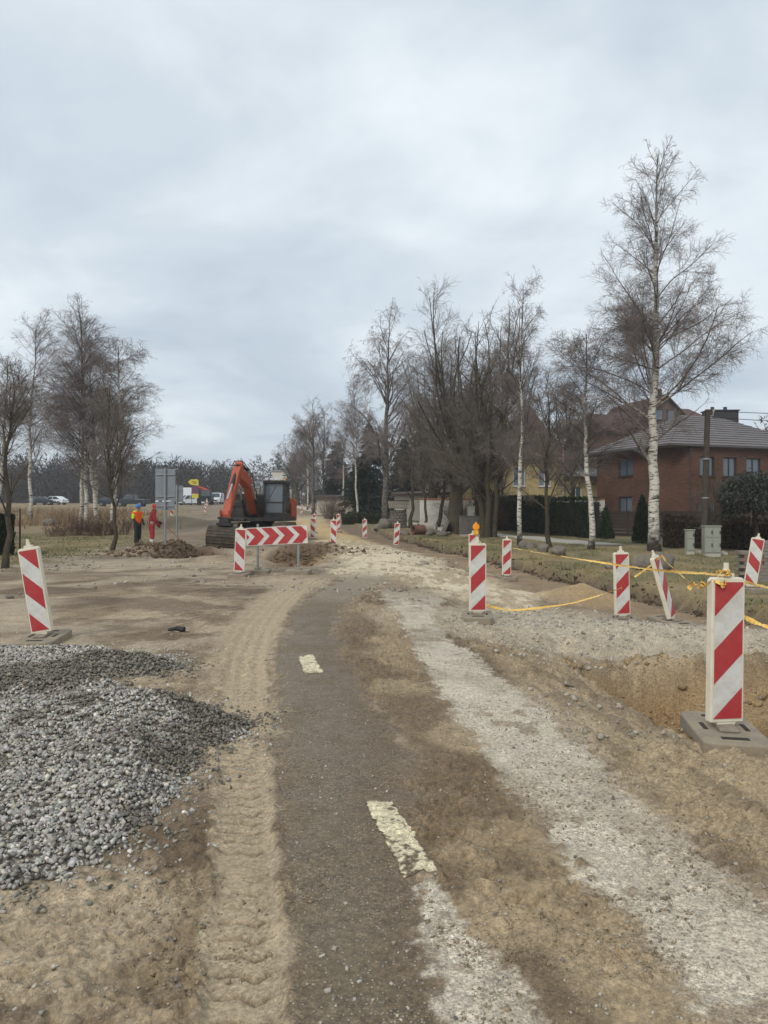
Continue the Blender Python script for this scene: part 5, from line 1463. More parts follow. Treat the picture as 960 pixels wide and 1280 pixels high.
c_rd = mat('red_work_cloth', C(166, 48, 54), 0.85, var=0.15, scale=9, dirt=C(120, 60, 56), dirt_amt=0.5)
c_rf = mat('reflective_band', C(200, 196, 190), 0.4, var=0.08)
c_boot = mat('work_boots', C(48, 42, 38), 0.8, var=0.2)
w1x, w1y = px(172, 31.8), 31.8
person('person', 'worker in orange vest, yellow sleeves and blue helmet standing by the pit', (w1x, w1y, z1(w1x, w1y)), R(62), J1, RAD,
       [('sleeves', c_ye, ['shl-ell', 'shr-elr', 'chest-shl', 'chest-shr'], 0.014, None), ('cuffs', c_bk, ['ell-wrl', 'elr-wrr'], 0.012, None), ('orange_vest', c_or, TORSO, 0.024, lambda c: c[:, 2] < 1.46),
        ('trousers', c_bk, LEGS + ['pelvis-waist'], 0.018, lambda c: c[:, 2] < 1.0), ('boots', c_boot, FEET + ['knl-anl', 'knr-anr'], 0.026, lambda c: c[:, 2] < 0.2), ('gloves', c_bk, HANDS, 0.006, None)],
       mat('blue_helmet', C(58, 112, 170), 0.35, var=0.05))
J2 = dict(pelvis=(0, 0.03, 0.95), waist=(0, 0.0, 1.10), chest=(0, -0.05, 1.33), neck=(0, -0.08, 1.49), jaw=(0, -0.12, 1.565), head=(0, -0.125, 1.655),
          shl=(0.19, -0.05, 1.41), ell=(0.27, -0.10, 1.14), wrl=(0.16, -0.30, 1.03), pal=(0.12, -0.36, 1.00), shr=(-0.19, -0.05, 1.41), elr=(-0.25, -0.06, 1.14), wrr=(-0.12, -0.24, 0.92), par=(-0.07, -0.28, 0.88),
          hil=(0.10, 0.02, 0.90), knl=(0.12, -0.03, 0.50), anl=(0.13, 0.02, 0.09), tol=(0.14, -0.15, 0.035), hir=(-0.10, 0.02, 0.90), knr=(-0.12, 0.0, 0.50), anr=(-0.13, 0.05, 0.09), tor=(-0.15, -0.12, 0.035))
w2x, w2y = px(190, 29.3), 29.3
person('person', 'worker in red jacket and trousers with red helmet holding a shovel', (w2x, w2y, z1(w2x, w2y)), R(118), J2, RAD,
       [('jacket', c_rd, TORSO + ARMS, 0.024, None), ('trousers', c_rd, LEGS, 0.020, lambda c: c[:, 2] < 0.98), ('reflective_waistband', c_rf, TORSO, 0.030, lambda c: (c[:, 2] > 1.0) & (c[:, 2] < 1.11)),
        ('reflective_leg_band', c_rf, LEGS, 0.028, lambda c: (c[:, 2] > 0.22) & (c[:, 2] < 0.36)), ('boots', c_boot, FEET + ['knl-anl', 'knr-anr'], 0.028, lambda c: c[:, 2] < 0.22), ('gloves', c_bk, HANDS + ['ell-wrl'], 0.03, None)],
       mat('red_helmet', C(214, 44, 40), 0.35, var=0.05))
# the shovel in his hands
cr, sr = math.cos(R(118)), math.sin(R(118))
def loc2(p): return (w2x + p[0] * cr - p[1] * sr, w2y + p[0] * sr + p[1] * cr, z1(w2x, w2y) + p[2])
pA, pB = Vector(loc2((-0.28, -0.16, 0.80))), Vector(loc2((0.12, -0.36, 1.0)))
dirS = (pA - pB).normalized()
top, low = Vector(loc2((0.14, -0.37, 1.02))), None
SH = empty('shovel', tuple(top), 0, 'long-handled shovel held slantwise by the worker in red', 'shovel')
end = Vector((1.05, -0.35, -0.80))
MB().tube([(0, 0, 0.06), tuple(end)], 0.018, 8).build('shaft', mat('ash_wood', C(150, 96, 66), 0.7, var=0.15), SH, smooth=True)
dv = end.normalized()
bl = MB()
sd = dv.cross(Vector((0, 0, 1))).normalized(); nv = sd.cross(dv)
rows = []
for t, w_, b_ in ((0, 0.07, 0.0), (0.04, 0.12, 0.02), (0.18, 0.12, 0.03), (0.27, 0.06, 0.015), (0.30, 0.01, 0.0)):
    rows.append([end + dv * t + sd * (w_ * k) + nv * (b_ * (abs(k) - 1) * 1.0) for k in (-1, -0.5, 0, 0.5, 1)])
bl.add([p for r_ in rows for p in r_], [(i * 5 + j, i * 5 + j + 1, (i + 1) * 5 + j + 1, (i + 1) * 5 + j) for i in range(4) for j in range(4)])
bo = bl.build('blade', M_STEEL, SH); bo.modifiers.new('thick', 'SOLIDIFY').thickness = 0.005
# ================================================================== BUILDINGS
def brick_mat(name, c1, c2, mortar, sc=1.0):
    m, nt, b = _mat(name); N, L = nt.nodes, nt.links
    tc = N.new('ShaderNodeTexCoord')
    uv = N.new('ShaderNodeUVMap')
    br = N.new('ShaderNodeTexBrick'); br.inputs['Scale'].default_value = 1.0 / sc
    br.inputs['Brick Width'].default_value = 0.25; br.inputs['Row Height'].default_value = 0.077; br.inputs['Mortar Size'].default_value = 0.010
    br.inputs['Color1'].default_value = (*c1, 1); br.inputs['Color2'].default_value = (*c2, 1); br.inputs['Mortar'].default_value = (*mortar, 1)
    L.new(uv.outputs[0], br.inputs['Vector'])
    nz = N.new('ShaderNodeTexNoise'); nz.inputs['Scale'].default_value = 0.7; nz.inputs['Detail'].default_value = 6
    L.new(tc.outputs['Object'], nz.inputs['Vector'])
    mr = N.new('ShaderNodeMapRange'); mr.inputs[1].default_value = 0.3; mr.inputs[2].default_value = 0.7; mr.inputs[3].default_value = 0.78; mr.inputs[4].default_value = 1.18
    L.new(nz.outputs['Fac'], mr.inputs[0])
    vm = N.new('ShaderNodeVectorMath'); vm.operation = 'SCALE'; L.new(br.outputs['Color'], vm.inputs[0]); L.new(mr.outputs[0], vm.inputs['Scale'])
    L.new(vm.outputs[0], b.inputs['Base Color']); b.inputs['Roughness'].default_value = 0.9; b.inputs['Specular IOR Level'].default_value = 0.2
    return m
M_BRICK = brick_mat('red_brown_brick', C(104, 68, 52), C(78, 52, 41), C(92, 76, 64))
M_BRICK2 = brick_mat('red_brick', C(112, 74, 62), C(92, 60, 52), C(98, 80, 70))
M_ROOF = mat('grey_roof_tile', C(112, 106, 105), 0.75, var=0.2, scale=1.2, dirt=C(96, 88, 84), dirt_amt=0.5, dscale=0.6)
M_ROOFRED = mat('dull_red_roof', C(84, 62, 58), 0.85, var=0.2, scale=1.5)
M_ROOFBRN = mat('dark_brown_roof', C(82, 68, 62), 0.85, var=0.2, scale=1.5)
M_ROOFLT = mat('pale_grey_roof', C(150, 150, 150), 0.7, var=0.15, scale=1.0)
M_FRAME = mat('dark_window_frame', C(52, 46, 42), 0.6, var=0.1)
M_FRAMEW = mat('white_window_frame', C(205, 202, 196), 0.6, var=0.06)
M_PANE = glass_mat('window_glass', C(86, 98, 108), 0.04)
M_PANE2 = glass_mat('dark_window_glass', C(30, 30, 32), 0.05)
M_GUTTER = mat('dark_gutter', C(58, 52, 50), 0.5, var=0.1)
M_YELLOW = mat('ochre_plaster', C(174, 154, 110), 0.9, var=0.1, scale=1.5)
M_PLASTER = mat('white_plaster', C(212, 206, 194), 0.9, var=0.08, scale=0.8, dirt=C(160, 150, 136), dirt_amt=0.5, dscale=0.7)
M_DARKMETAL = mat('dark_clad_metal', C(52, 46, 50), 0.55, var=0.15, scale=2)
M_WOODDARK = mat('dark_stained_board', C(66, 54, 46), 0.85, var=0.25, scale=5)

def wall(parent, A, B, z0, z1_, openings, mat_, depth=0.16, wins=True, frame=None, pane=None, name='wall', sill=True, mull=1):
    """outer wall from A to B with real openings; a window (frame, mullions, pane) sits back in each.
       openings: (s0, s1, za, zb) along the wall in metres"""
    A, B = Vector((A[0], A[1], 0)), Vector((B[0], B[1], 0))
    d = (B - A); Ln = d.length; d.normalize(); inn = Vector((-d.y, d.x, 0))
    xs = sorted({0, Ln} | {o[0] for o in openings} | {o[1] for o in openings})
    zs = sorted({z0, z1_} | {o[2] for o in openings} | {o[3] for o in openings})
    V, Fc, UV = [], [], []
    def P(s, z, k=0.0): return A + d * s + inn * k + Vector((0, 0, z))
    def q(a, b, c, e_, uv):
        n = len(V); V.extend([a, b, c, e_]); Fc.append((n, n + 1, n + 2, n + 3)); UV.extend(uv)
    for i in range(len(xs) - 1):
        for j in range(len(zs) - 1):
            sm, zm = (xs[i] + xs[i + 1]) / 2, (zs[j] + zs[j + 1]) / 2
            if any(o[0] < sm < o[1] and o[2] < zm < o[3] for o in openings): continue
            a, b, c, e_ = xs[i], xs[i + 1], zs[j], zs[j + 1]
            q(P(a, c), P(b, c), P(b, e_), P(a, e_), [(a, c), (b, c), (b, e_), (a, e_)])
    for (a, b, c, e_) in openings:
        q(P(a, c), P(a, c, depth), P(a, e_, depth), P(a, e_), [(0, c), (depth, c), (depth, e_), (0, e_)])
        q(P(b, c, depth), P(b, c), P(b, e_), P(b, e_, depth), [(0, c), (depth, c), (depth, e_), (0, e_)])
        q(P(a, e_), P(a, e_, depth), P(b, e_, depth), P(b, e_), [(a, 0), (a, depth), (b, depth), (b, 0)])
        q(P(a, c, depth), P(a, c), P(b, c), P(b, c, depth), [(a, 0), (a, depth), (b, depth), (b, 0)])
    me = bpy.data.meshes.new(name); me.from_pydata([tuple(v) for v in V], [], Fc)
    ul = me.uv_layers.new(name='UVMap')
    for k, u in enumerate(UV): ul.data[k].uv = u
    me.materials.append(mat_)
    o = bpy.data.objects.new(name, me); COL.objects.link(o); o.parent = parent
    ang = math.atan2(d.y, d.x)
    for (a, b, c, e_) in openings if wins else []:
        M_ = Matrix.Translation(P((a + b) / 2, (c + e_) / 2, depth - 0.03)) @ Matrix.Rotation(ang, 4, 'Z')
        w, h = b - a - 0.006, e_ - c - 0.006; t = 0.075
        f = MB().box((0, 0, h / 2 - t / 2), (w, 0.06, t)).box((0, 0, -h / 2 + t / 2), (w, 0.06, t)).box((-w / 2 + t / 2, 0, 0), (t, 0.06, h - 2 * t)).box((w / 2 - t / 2, 0, 0), (t, 0.06, h - 2 * t))
        for k in range(mull): f.box((-w / 2 + w * (k + 1) / (mull + 1), 0, 0), (t * 1.2, 0.055, h - 2 * t))
        fo = f.build('window', frame or M_FRAME, parent); fo.matrix_local = M_
        for k in range(mull + 1):
            ww = (w - 2 * t) / (mull + 1)
            MB().box((-w / 2 + t + ww * (k + 0.5), 0.012, 0), (ww - t * 0.5, 0.012, h - 2 * t)).build('pane', pane or M_PANE, fo)
        if sill:
            MB().box((0, -depth + 0.02, -h / 2 - 0.03), (w + 0.12, 0.16, 0.05)).build('sill', frame or M_FRAME, fo)
    return o

def hip_roof(parent, corners, z, rise, over, mat_, ridge=0.3, name='roof', gutter=None):
    c = [Vector((p[0], p[1], 0)) for p in corners]
    cen = sum(c, Vector()) / 4
    e_ = [p + (p - cen).normalized() * over * 1.25 for p in c]
    la, lb = (c[1] - c[0]).length, (c[2] - c[1]).length
    if la > lb: m0, m1 = (c[0] + c[3]) / 2, (c[1] + c[2]) / 2
    else: m0, m1 = (c[0] + c[1]) / 2, (c[3] + c[2]) / 2
    a, b = cen.lerp(m0, ridge), cen.lerp(m1, ridge)
    V = [(p.x, p.y, z) for p in e_] + [(a.x, a.y, z + rise), (b.x, b.y, z + rise)] + [(p.x, p.y, z - 0.16) for p in e_]
    if la > lb: Fc = [(0, 1, 5, 4), (2, 3, 4, 5), (1, 2, 5), (3, 0, 4)]
    else: Fc = [(1, 2, 5, 4), (3, 0, 4, 5), (0, 1, 4), (2, 3, 5)]
    Fc += [(6, 7, 1, 0), (7, 8, 2, 1), (8, 9, 3, 2), (9, 6, 0, 3), (9, 8, 7, 6)]
    o = MB().add(V, Fc).build(name, mat_, parent)
    # courses of tiles: thin raised strips on each slope
    for f in Fc[:4]:
        P_ = [Vector(V[i]) for i in f]
        lo0, lo1 = P_[0], P_[1]
        hi1, hi0 = (P_[2], P_[3]) if len(P_) == 4 else (P_[2], P_[2])
        n_ = 13
        nrm = (lo1 - lo0).cross(hi0 - lo0).normalized()
        for k in range(n_):
            t0, t1 = k / n_, (k + 0.96) / n_
            q0, q1, q2, q3 = lo0.lerp(hi0, t0), lo1.lerp(hi1, t0), lo1.lerp(hi1, t1), lo0.lerp(hi0, t1)
            MB().add([q0 + nrm * 0.055, q1 + nrm * 0.055, q2 + nrm * 0.012, q3 + nrm * 0.012, q0, q1], [(0, 1, 2, 3), (0, 4, 5, 1)]).build('tile_course', mat_, o)
    if gutter:
        for i in range(4):
            MB().tube([(e_[i].x, e_[i].y, z - 0.1), (e_[(i + 1) % 4].x, e_[(i + 1) % 4].y, z - 0.1)], 0.07, 6).build('gutter', gutter, parent)
    return o

# ---- the brick house on the right
BH = empty('brick_house', (20, 50, 0), 0, 'two-storey red-brown brick house with grey hipped roof and dark chimney block', 'house')
def L2(p): return (p[0] - 20, p[1] - 50)
hB, hA1, hA2, hD = L2((16.75, 56.0)), L2((19.1, 49.4)), L2((20.75, 48.3)), L2((32.0, 52.6))
hE = (hB[0] + hD[0] - hA2[0] + 0.4, hB[1] + hD[1] - hA2[1] + 0.6)
zf, ze = 0.1, 5.95
lenL = math.dist(hB, hA1); lenR = math.dist(hA2, hD)
def sL(u):    # place along the left face as measured
    best = min(np.linspace(0, 1, 400), key=lambda t: abs(px(u, 50 + hB[1] + (hA1[1] - hB[1]) * t) - (20 + hB[0] + (hA1[0] - hB[0]) * t)))
    return best * lenL
def sR(u):
    best = min(np.linspace(0, 1, 400), key=lambda t: abs(px(u, 50 + hA2[1] + (hD[1] - hA2[1]) * t) - (20 + hA2[0] + (hD[0] - hA2[0]) * t)))
    return best * lenR
wall(BH, hB, hA1, zf, ze, [(sL(773), sL(791), 4.15, 5.5), (sL(773), sL(790), 1.28, 2.65)], M_BRICK)
wall(BH, hA1, hA2, zf, ze, [], M_BRICK)
wall(BH, hA2, hD, zf, ze, [(sR(875), sR(893), 3.95, 5.3), (sR(904), sR(921), 3.95, 5.3), (sR(933), sR(951), 3.95, 5.3), (sR(966), sR(984), 3.95, 5.3)], M_BRICK)
wall(BH, hD, hE, zf, ze, [], M_BRICK); wall(BH, hE, hB, zf, ze, [], M_BRICK)
# ground-floor windows of the right face are dark
def dark_window(u0, u1, za, zb):
    a, b = sR(u0), sR(u1); d = Vector((hD[0] - hA2[0], hD[1] - hA2[1], 0)).normalized(); nn = Vector((d.y, -d.x, 0))
    p = Vector((hA2[0], hA2[1], 0)) + d * (a + b) / 2 + Vector((0, 0, (za + zb) / 2))
    f = MB().box((0, 0, 0), (b - a, 0.08, zb - za)).build('window', M_FRAME, BH)
    f.matrix_local = Matrix.Translation(p + nn * 0.01) @ Matrix.Rotation(math.atan2(d.y, d.x), 4, 'Z')
    for k in (-1, 1):
        MB().box((k * (b - a) * 0.23, -0.045, 0), ((b - a) * 0.40, 0.012, zb - za - 0.14)).build('pane', M_PANE2, f)
dark_window(871, 893, 1.05, 2.1); dark_window(902, 921, 1.05, 2.1); dark_window(935, 952, 1.05, 2.1)
hip_roof(BH, [hB, hA1, hD, hE] if False else [((hA1[0] + hA2[0]) / 2 - 0.3, (hA1[1] + hA2[1]) / 2 - 0.6), hD, hE, hB], ze + 0.12, 2.75, 0.75, M_ROOF, 0.28, gutter=M_GUTTER)
pD = Vector((hA2[0], hA2[1], 0)) + Vector((0.0, -0.09, 0))
MB().tube([(pD.x, pD.y, zf), (pD.x, pD.y, ze - 0.1)], 0.05, 8).build('downpipe', M_GUTTER, BH)
ck = (px(900, 56) - 20, 56 - 50)
MB().box((ck[0], ck[1], 8.3), (2.35, 1.2, 2.3)).box((ck[0], ck[1], 9.42), (2.5, 1.35, 0.1)).build('chimney_block', M_DARKMETAL, BH, bevel=0.02)
for k in (-0.6, 0.4):
    MB().tube([(ck[0] + k, ck[1], 9.4), (ck[0] + k, ck[1], 9.75)], 0.14, 10).build('flue', M_DARKMETAL, BH)

# ---- taller gabled house behind it
GH = empty('gabled_house', (px(797, 82), 82, 0), R(14), 'tall red brick house with steep gable and dull red roof rising behind the grey roof', 'house')
gw, gd, gz, gr = 3.3, 5.0, 11.3, 14.2
def gable(par, w, y, z0, ze_, zr, mt, ops):
    wl_ = wall(par, (-w, y), (w, y), z0, ze_, ops, mt, frame=M_FRAME)
    MB().add([(-w, y, ze_), (w, y, ze_), (0, y, zr), (-w, y + .3, ze_), (w, y + .3, ze_), (0, y + .3, zr)], [(0, 1, 2), (5, 4, 3), (0, 2, 5, 3), (1, 4, 5, 2), (0, 3, 4, 1)]).build('gable', mt, par)
gable(GH, gw, -gd, 1.0, gz, gr, M_BRICK2, [(-0.9, 0.1, 11.0, 12.3)] if False else [(2.5, 3.2, 9.9, 11.2), (3.5, 4.2, 9.9, 11.2), (2.4, 4.4, 7.6, 8.9), (0.5, 1.6, 7.6, 8.9)])
wall(GH, (-gw, gd), (-gw, -gd), 1.0, gz, [], M_BRICK2); wall(GH, (gw, -gd), (gw, gd), 1.0, gz, [], M_BRICK2)
for s in (-1, 1):
    a, b = (s * (gw + 0.5), gz - 0.45), (0, gr + 0.06)
    MB().add([(a[0], -gd - 0.4, a[1]), (a[0], gd, a[1]), (b[0], gd, b[1]), (b[0], -gd - 0.4, b[1]), (a[0], -gd - 0.4, a[1] - 0.2), (a[0], gd, a[1] - 0.2), (b[0], gd, b[1] - 0.2), (b[0], -gd - 0.4, b[1] - 0.2)], [(0, 1, 2, 3), (7, 6, 5, 4), (0, 3, 7, 4), (1, 0, 4, 5), (2, 1, 5, 6)]).build('roof', M_ROOFRED, GH)
for xx in (-0.75, 0.75):
    w_ = MB().box((xx, -gd - 0.02, 12.0), (1.0, 0.1, 1.2)).build('window', M_FRAME, GH)
    MB().box((xx, -gd - 0.075, 12.0), (0.8, 0.02, 1.0)).build('pane', M_PANE, w_)
MB().box((0.1, -3.4, gr + 0.1), (0.9, 0.7, 1.5)).build('chimney', M_BRICK2, GH)
wall(GH, (gw, -gd + 1.5), (gw + 3.2, -gd + 1.5), 1.0, 12.0, [(0.8, 2.2, 8.5, 10)], M_BRICK2)
MB().prism([(-gd + 1.0, 11.9), (0, 13.6), (gd - 1, 11.9), (gd - 1, 11.7), (-gd + 1.0, 11.7)], gw + 0.05, gw + 3.5, 'x').build('wing_roof', M_ROOFRED, GH)
wall(GH, (gw + 3.2, -gd + 1.5), (gw + 3.2, gd), 1.0, 12.0, [], M_BRICK2)
wall(GH, (-gw - 3.0, -gd + 1.5), (-gw, -gd + 1.5), 1.0, 10.5, [(1.0, 2.2, 7.5, 9)], M_BRICK2)
MB().prism([(-gd + 1.0, 10.4), (0, 12.6), (gd - 1, 10.4), (gd - 1, 10.2), (-gd + 1.0, 10.2)], -gw - 3.3, -gw - 0.05, 'x').build('wing_roof', M_ROOFRED, GH)
wall(GH, (-gw - 3.0, gd), (-gw - 3.0, -gd + 1.5), 1.0, 10.5, [], M_BRICK2)

# ---- ochre house with a steep dark roof, behind the hedge
YH = empty('ochre_house', (px(655, 62), 62, 0.6), 0, 'ochre-walled house with steep dark pointed roof half hidden by trees', 'house')
wall(YH, (-5.4, -3), (5.6, -3), 0, 3.9, [(0.4, 1.5, 1.4, 3.3), (2.4, 3.4, 1.4, 3.3), (8.6, 9.6, 1.2, 3.0)], M_YELLOW, frame=M_FRAMEW)
wall(YH, (-5.4, 4), (-5.4, -3), 0, 3.9, [], M_YELLOW); wall(YH, (5.6, -3), (5.6, 4), 0, 3.9, [], M_YELLOW)
hip_roof(YH, [(-5.4, -3), (5.6, -3), (5.6, 4), (-5.4, 4)], 4.0, 2.3, 0.6, M_ROOFLT, 0.4)
wall(YH, (-2.4, -3.6), (2.5, -3.6), 0, 5.3, [(0.8, 1.8, 3.0, 4.6), (2.9, 3.9, 3.0, 4.6)], M_YELLOW, frame=M_FRAMEW)
wall(YH, (-2.4, 0.5), (-2.4, -3.6), 0, 5.3, [], M_YELLOW); wall(YH, (2.5, -3.6), (2.5, 0.5), 0, 5.3, [], M_YELLOW)
MB().add([(-2.9, -4.1, 5.2), (3.0, -4.1, 5.2), (3.0, 1.0, 5.2), (-2.9, 1.0, 5.2), (0.05, -1.5, 10.1)], [(0, 1, 4), (1, 2, 4), (2, 3, 4), (3, 0, 4), (3, 2, 1, 0)]).build('steep_roof', M_ROOFBRN, YH)
fl = empty('flagpole', (px(704, 50), 50, 0.4), 0, 'white flagpole with a dark red cloth hanging limp', 'flagpole')
MB().tube([(0, 0, 0), (0, 0, 6.2)], [0.05, 0.03], 8).build('pole', M_FRAMEW, fl)
MB().add([(-0.02, 0, 6.1), (-0.20, 0.05, 5.2), (-0.24, -0.02, 4.2), (-0.05, 0.03, 4.1), (-0.03, 0.0, 5.2)], [(0, 1, 4), (1, 2, 3, 4)]).build('cloth', mat('dark_red_cloth', C(132, 50, 52), 0.9), fl).modifiers.new('thick', 'SOLIDIFY').thickness = 0.02

# ---- garden wall with terracotta coping
GW = empty('garden_wall', (px(640, 54), 54, 0.5), 0, 'low pale garden wall with terracotta coping behind the hedge', 'wall')
MB().box((0, 0, 0.9), (14, 0.25, 2.0)).build('wall_face', M_PLASTER, GW)
for k in range(28):
    MB().box((-6.75 + 0.5 * k, 0, 1.97), (0.48, 0.36, 0.11)).build('coping', mat('terracotta', C(168, 104, 76), 0.85, var=0.15), GW, bevel=0.02)

# ---- white garages beyond the stone well
def garage(u0, u1, y, zt, label, doors, slope_=0.0):
    x0, x1 = px(u0, y), px(u1, y); w = x1 - x0; g = z1((x0 + x1) / 2, y) - 0.2
    e_ = empty('garage', ((x0 + x1) / 2, y, g), 0, label, 'garage', 'white garages along the verge')
    h = zt - g
    wall(e_, (-w / 2, 0), (w / 2, 0), 0, h, [], M_PLASTER); wall(e_, (-w / 2, 5), (-w / 2, 0), 0, h, [], M_PLASTER); wall(e_, (w / 2, 0), (w / 2, 5), 0, h, [], M_PLASTER)
    MB().add([(-w / 2 - 0.3, -0.4, h + 0.04), (w / 2 + 0.3, -0.4, h + 0.04 + slope_), (w / 2 + 0.3, 5.2, h + 0.35 + slope_), (-w / 2 - 0.3, 5.2, h + 0.35), (-w / 2 - 0.3, -0.4, h - 0.2), (w / 2 + 0.3, -0.4, h - 0.2 + slope_), (w / 2 + 0.3, 5.2, h + 0.1 + slope_), (-w / 2 - 0.3, 5.2, h + 0.1)],
             [(0, 1, 2, 3), (7, 6, 5, 4), (0, 4, 5, 1), (1, 5, 6, 2), (2, 6, 7, 3), (3, 7, 4, 0)]).build('roof', M_ROOFBRN, e_)
    for k in range(doors):
        dx = -w / 2 + w * (k + 0.5) / doors; dw = w / doors * 0.72
        d_ = MB().box((dx, -0.03, h * 0.42), (dw, 0.08, h * 0.8)).build('door', mat('pale_garage_door', C(196, 188, 172), 0.7, var=0.08), e_)
        for q in range(5):
            MB().box((dx - dw / 2 + dw * (q + 0.5) / 5, -0.085, h * 0.42), (dw / 5 - 0.04, 0.03, h * 0.76)).build('panel', MATS['pale_garage_door'], d_)
    return e_
garage(494, 600, 63, pz(618, 63), 'white building with dark roof behind the pair of forked trees', 2, 0.25)
garage(432, 492, 70, pz(623, 70), 'white garage between the weeping birch and the spruce', 3)
garage(396, 430, 80, pz(621, 80), 'pale garage far along the verge with shaded doors', 3)
# small white flat-roofed building on the rise behind the excavator
FB = empty('flat_roofed_building', (px(352, 170), 170, z1(px(352, 170), 170)), 0, 'distant white flat-roofed building above the excavator cab', 'building')
hh_ = pz(589, 170) - FB.location.z
wall(FB, (-2.2, 0), (2.2, 0), 0, hh_, [(0.5, 1.2, hh_ - 4.5, hh_ - 3.4), (2.8, 3.6, hh_ - 4.5, hh_ - 3.4)], M_PLASTER)
wall(FB, (-2.2, 5), (-2.2, 0), 0, hh_, [], M_PLASTER); wall(FB, (2.2, 0), (2.2, 5), 0, hh_, [], M_PLASTER)
MB().box((0, 2.4, hh_ + 0.1), (4.9, 5.4, 0.25)).build('roof', M_ROOFLT, FB)

# ---- fence of dark boards in front of the brick house
def board_fence(A, B, h, label, boards=7):
    A, B = Vector(A), Vector(B); Ln = (B - A).length; d = (B - A).normalized(); ang = math.atan2(d.y, d.x)
    g = min(z1(A.x, A.y), z1(B.x, B.y))
    e_ = empty('board_fence', (A.x, A.y, g), ang, label, 'fence')
    nb = int(Ln / 2.4) + 1; step = Ln / nb
    for k in range(nb + 1):
        MB().box((k * step, 0.06, h / 2), (0.10, 0.10, h + 0.08)).build('post', M_WOODDARK, e_)
    for k in range(nb):
        for q in range(boards):
            bh = (h - 0.08) / boards
            MB().box((k * step + step / 2, 0, 0.08 + bh * (q + 0.5)), (step - 0.02, 0.03, bh - 0.018)).build('board', M_WOODDARK, e_)
    MB().box((Ln / 2, 0, h + 0.035), (Ln, 0.12, 0.04)).build('cap_rail', M_ROOFLT if False else M_WOODDARK, e_)
    return e_
board_fence((px(738, 41), 41, 0), (px(835, 37.5), 37.5, 0), 1.42, 'dark brown board fence between the hedge and the cone-shaped conifer')
board_fence((px(836, 37.4), 37.4, 0), (px(985, 36), 36, 0), 1.42, 'dark board fence along the foot of the brick house')
# ================================================================== VERGE FURNITURE
M_CONC = mat('pale_concrete', C(176, 168, 154), 0.9, var=0.12, scale=1.5, bump=0.004, bscale=40)
M_STONEG = mat('boulder_stone', C(122, 114, 104), 0.95, var=0.35, scale=3, bump=0.03, bscale=9, dirt=C(90, 88, 70), dirt_amt=0.5, dscale=2, spec=0.2)
# footpath
pc = curve([(20, 14.0), (26, 11.8), (31.5, 9.9), (37.5, 7.2), (45, 4.6), (57, 1.8), (75, -3.5), (100, -11), (140, -22)])
yy = np.linspace(31.5, 140, 240); cx_ = pc(yy)
V = np.concatenate([np.stack([cx_ + s, yy, np.maximum(zg(cx_ + s, yy), zg(cx_, yy)) + 0.035], 1) for s in (-0.85, -0.28, 0.28, 0.85)] + [np.stack([cx_ - 0.85, yy, zg(cx_ - 0.85, yy) - 0.06], 1)])
k = len(yy); i = np.arange(k - 1)
fp = np_mesh('footpath', V, np.concatenate([np.stack([i + a * k, i + (a + 1) * k, i + 1 + (a + 1) * k, i + 1 + a * k], 1) for a in range(3)] + [np.stack([i + 4 * k, i, i + 1, i + 1 + 4 * k], 1)]), M_CONC)
tag(fp, 'pale footpath running along the verge in front of the hedge', kind='structure')

def boulder(x, y, s, seed, label, group=None, name='boulder', cat='boulder', m=None, squash=0.62, dz=0.0):
    rng = np.random.default_rng(seed)
    import bmesh
    bm = bmesh.new(); bmesh.ops.create_icosphere(bm, subdivisions=3, radius=1)
    ph_ = rng.uniform(0, 9, 9)
    planes = [(Vector(rng.normal(0, 1, 3)).normalized(), rng.uniform(0.62, 0.9)) for _ in range(7)]
    for v in bm.verts:
        p = v.co.copy()
        for n_, d_ in planes:
            q = p.dot(n_)
            if q > d_: p -= n_ * (q - d_) * 0.85
        p *= 1 + 0.07 * math.sin(p.x * 4 + ph_[0]) * math.sin(p.y * 5 + ph_[1]) + 0.04 * math.sin(p.z * 9 + ph_[2] + p.x * 7)
        v.co = Vector((p.x * s[0], p.y * s[1], p.z * s[2]))
    me = bpy.data.meshes.new(name); bm.to_mesh(me); bm.free(); me.materials.append(m or M_STONEG)
    me.polygons.foreach_set('use_smooth', np.ones(len(me.polygons), dtype=bool))
    o = bpy.data.objects.new(name, me); COL.objects.link(o)
    o.location = (x, y, z1(x, y) + s[2] * 0.45 + dz); o.rotation_euler = (0, 0, rng.uniform(0, 6))
    return tag(o, label, cat, group)
BG = 'boulders lying on the grass verge'
boulder(px(818, 20.5), 20.5, (0.66, 0.42, 0.36), 1, 'large flat-topped dark boulder at the foot of the tall birch', BG)
boulder(px(770, 21.5), 21.5, (0.36, 0.3, 0.17), 2, 'low boulder next to the large flat-topped one', BG)
boulder(px(680, 26), 26, (0.26, 0.24, 0.2), 3, 'roundish boulder at the foot of the small dark tree', BG)
boulder(px(698, 25.5), 25.5, (0.34, 0.26, 0.24), 4, 'grey boulder just right of the small dark tree', BG)
boulder(px(654, 29), 29, (0.22, 0.2, 0.2), 5, 'small boulder beside the slim spotted birch', BG)
boulder(px(664, 28), 28, (0.3, 0.24, 0.18), 6, 'wide low boulder between slim birch and small tree', BG)
boulder(px(480, 49), 49, (0.8, 0.5, 0.5), 7, 'big rough rock lying against the stone well', BG)
boulder(px(473, 48), 48, (0.5, 0.4, 0.3), 8, 'flat rock before the weeping birch stem', BG)
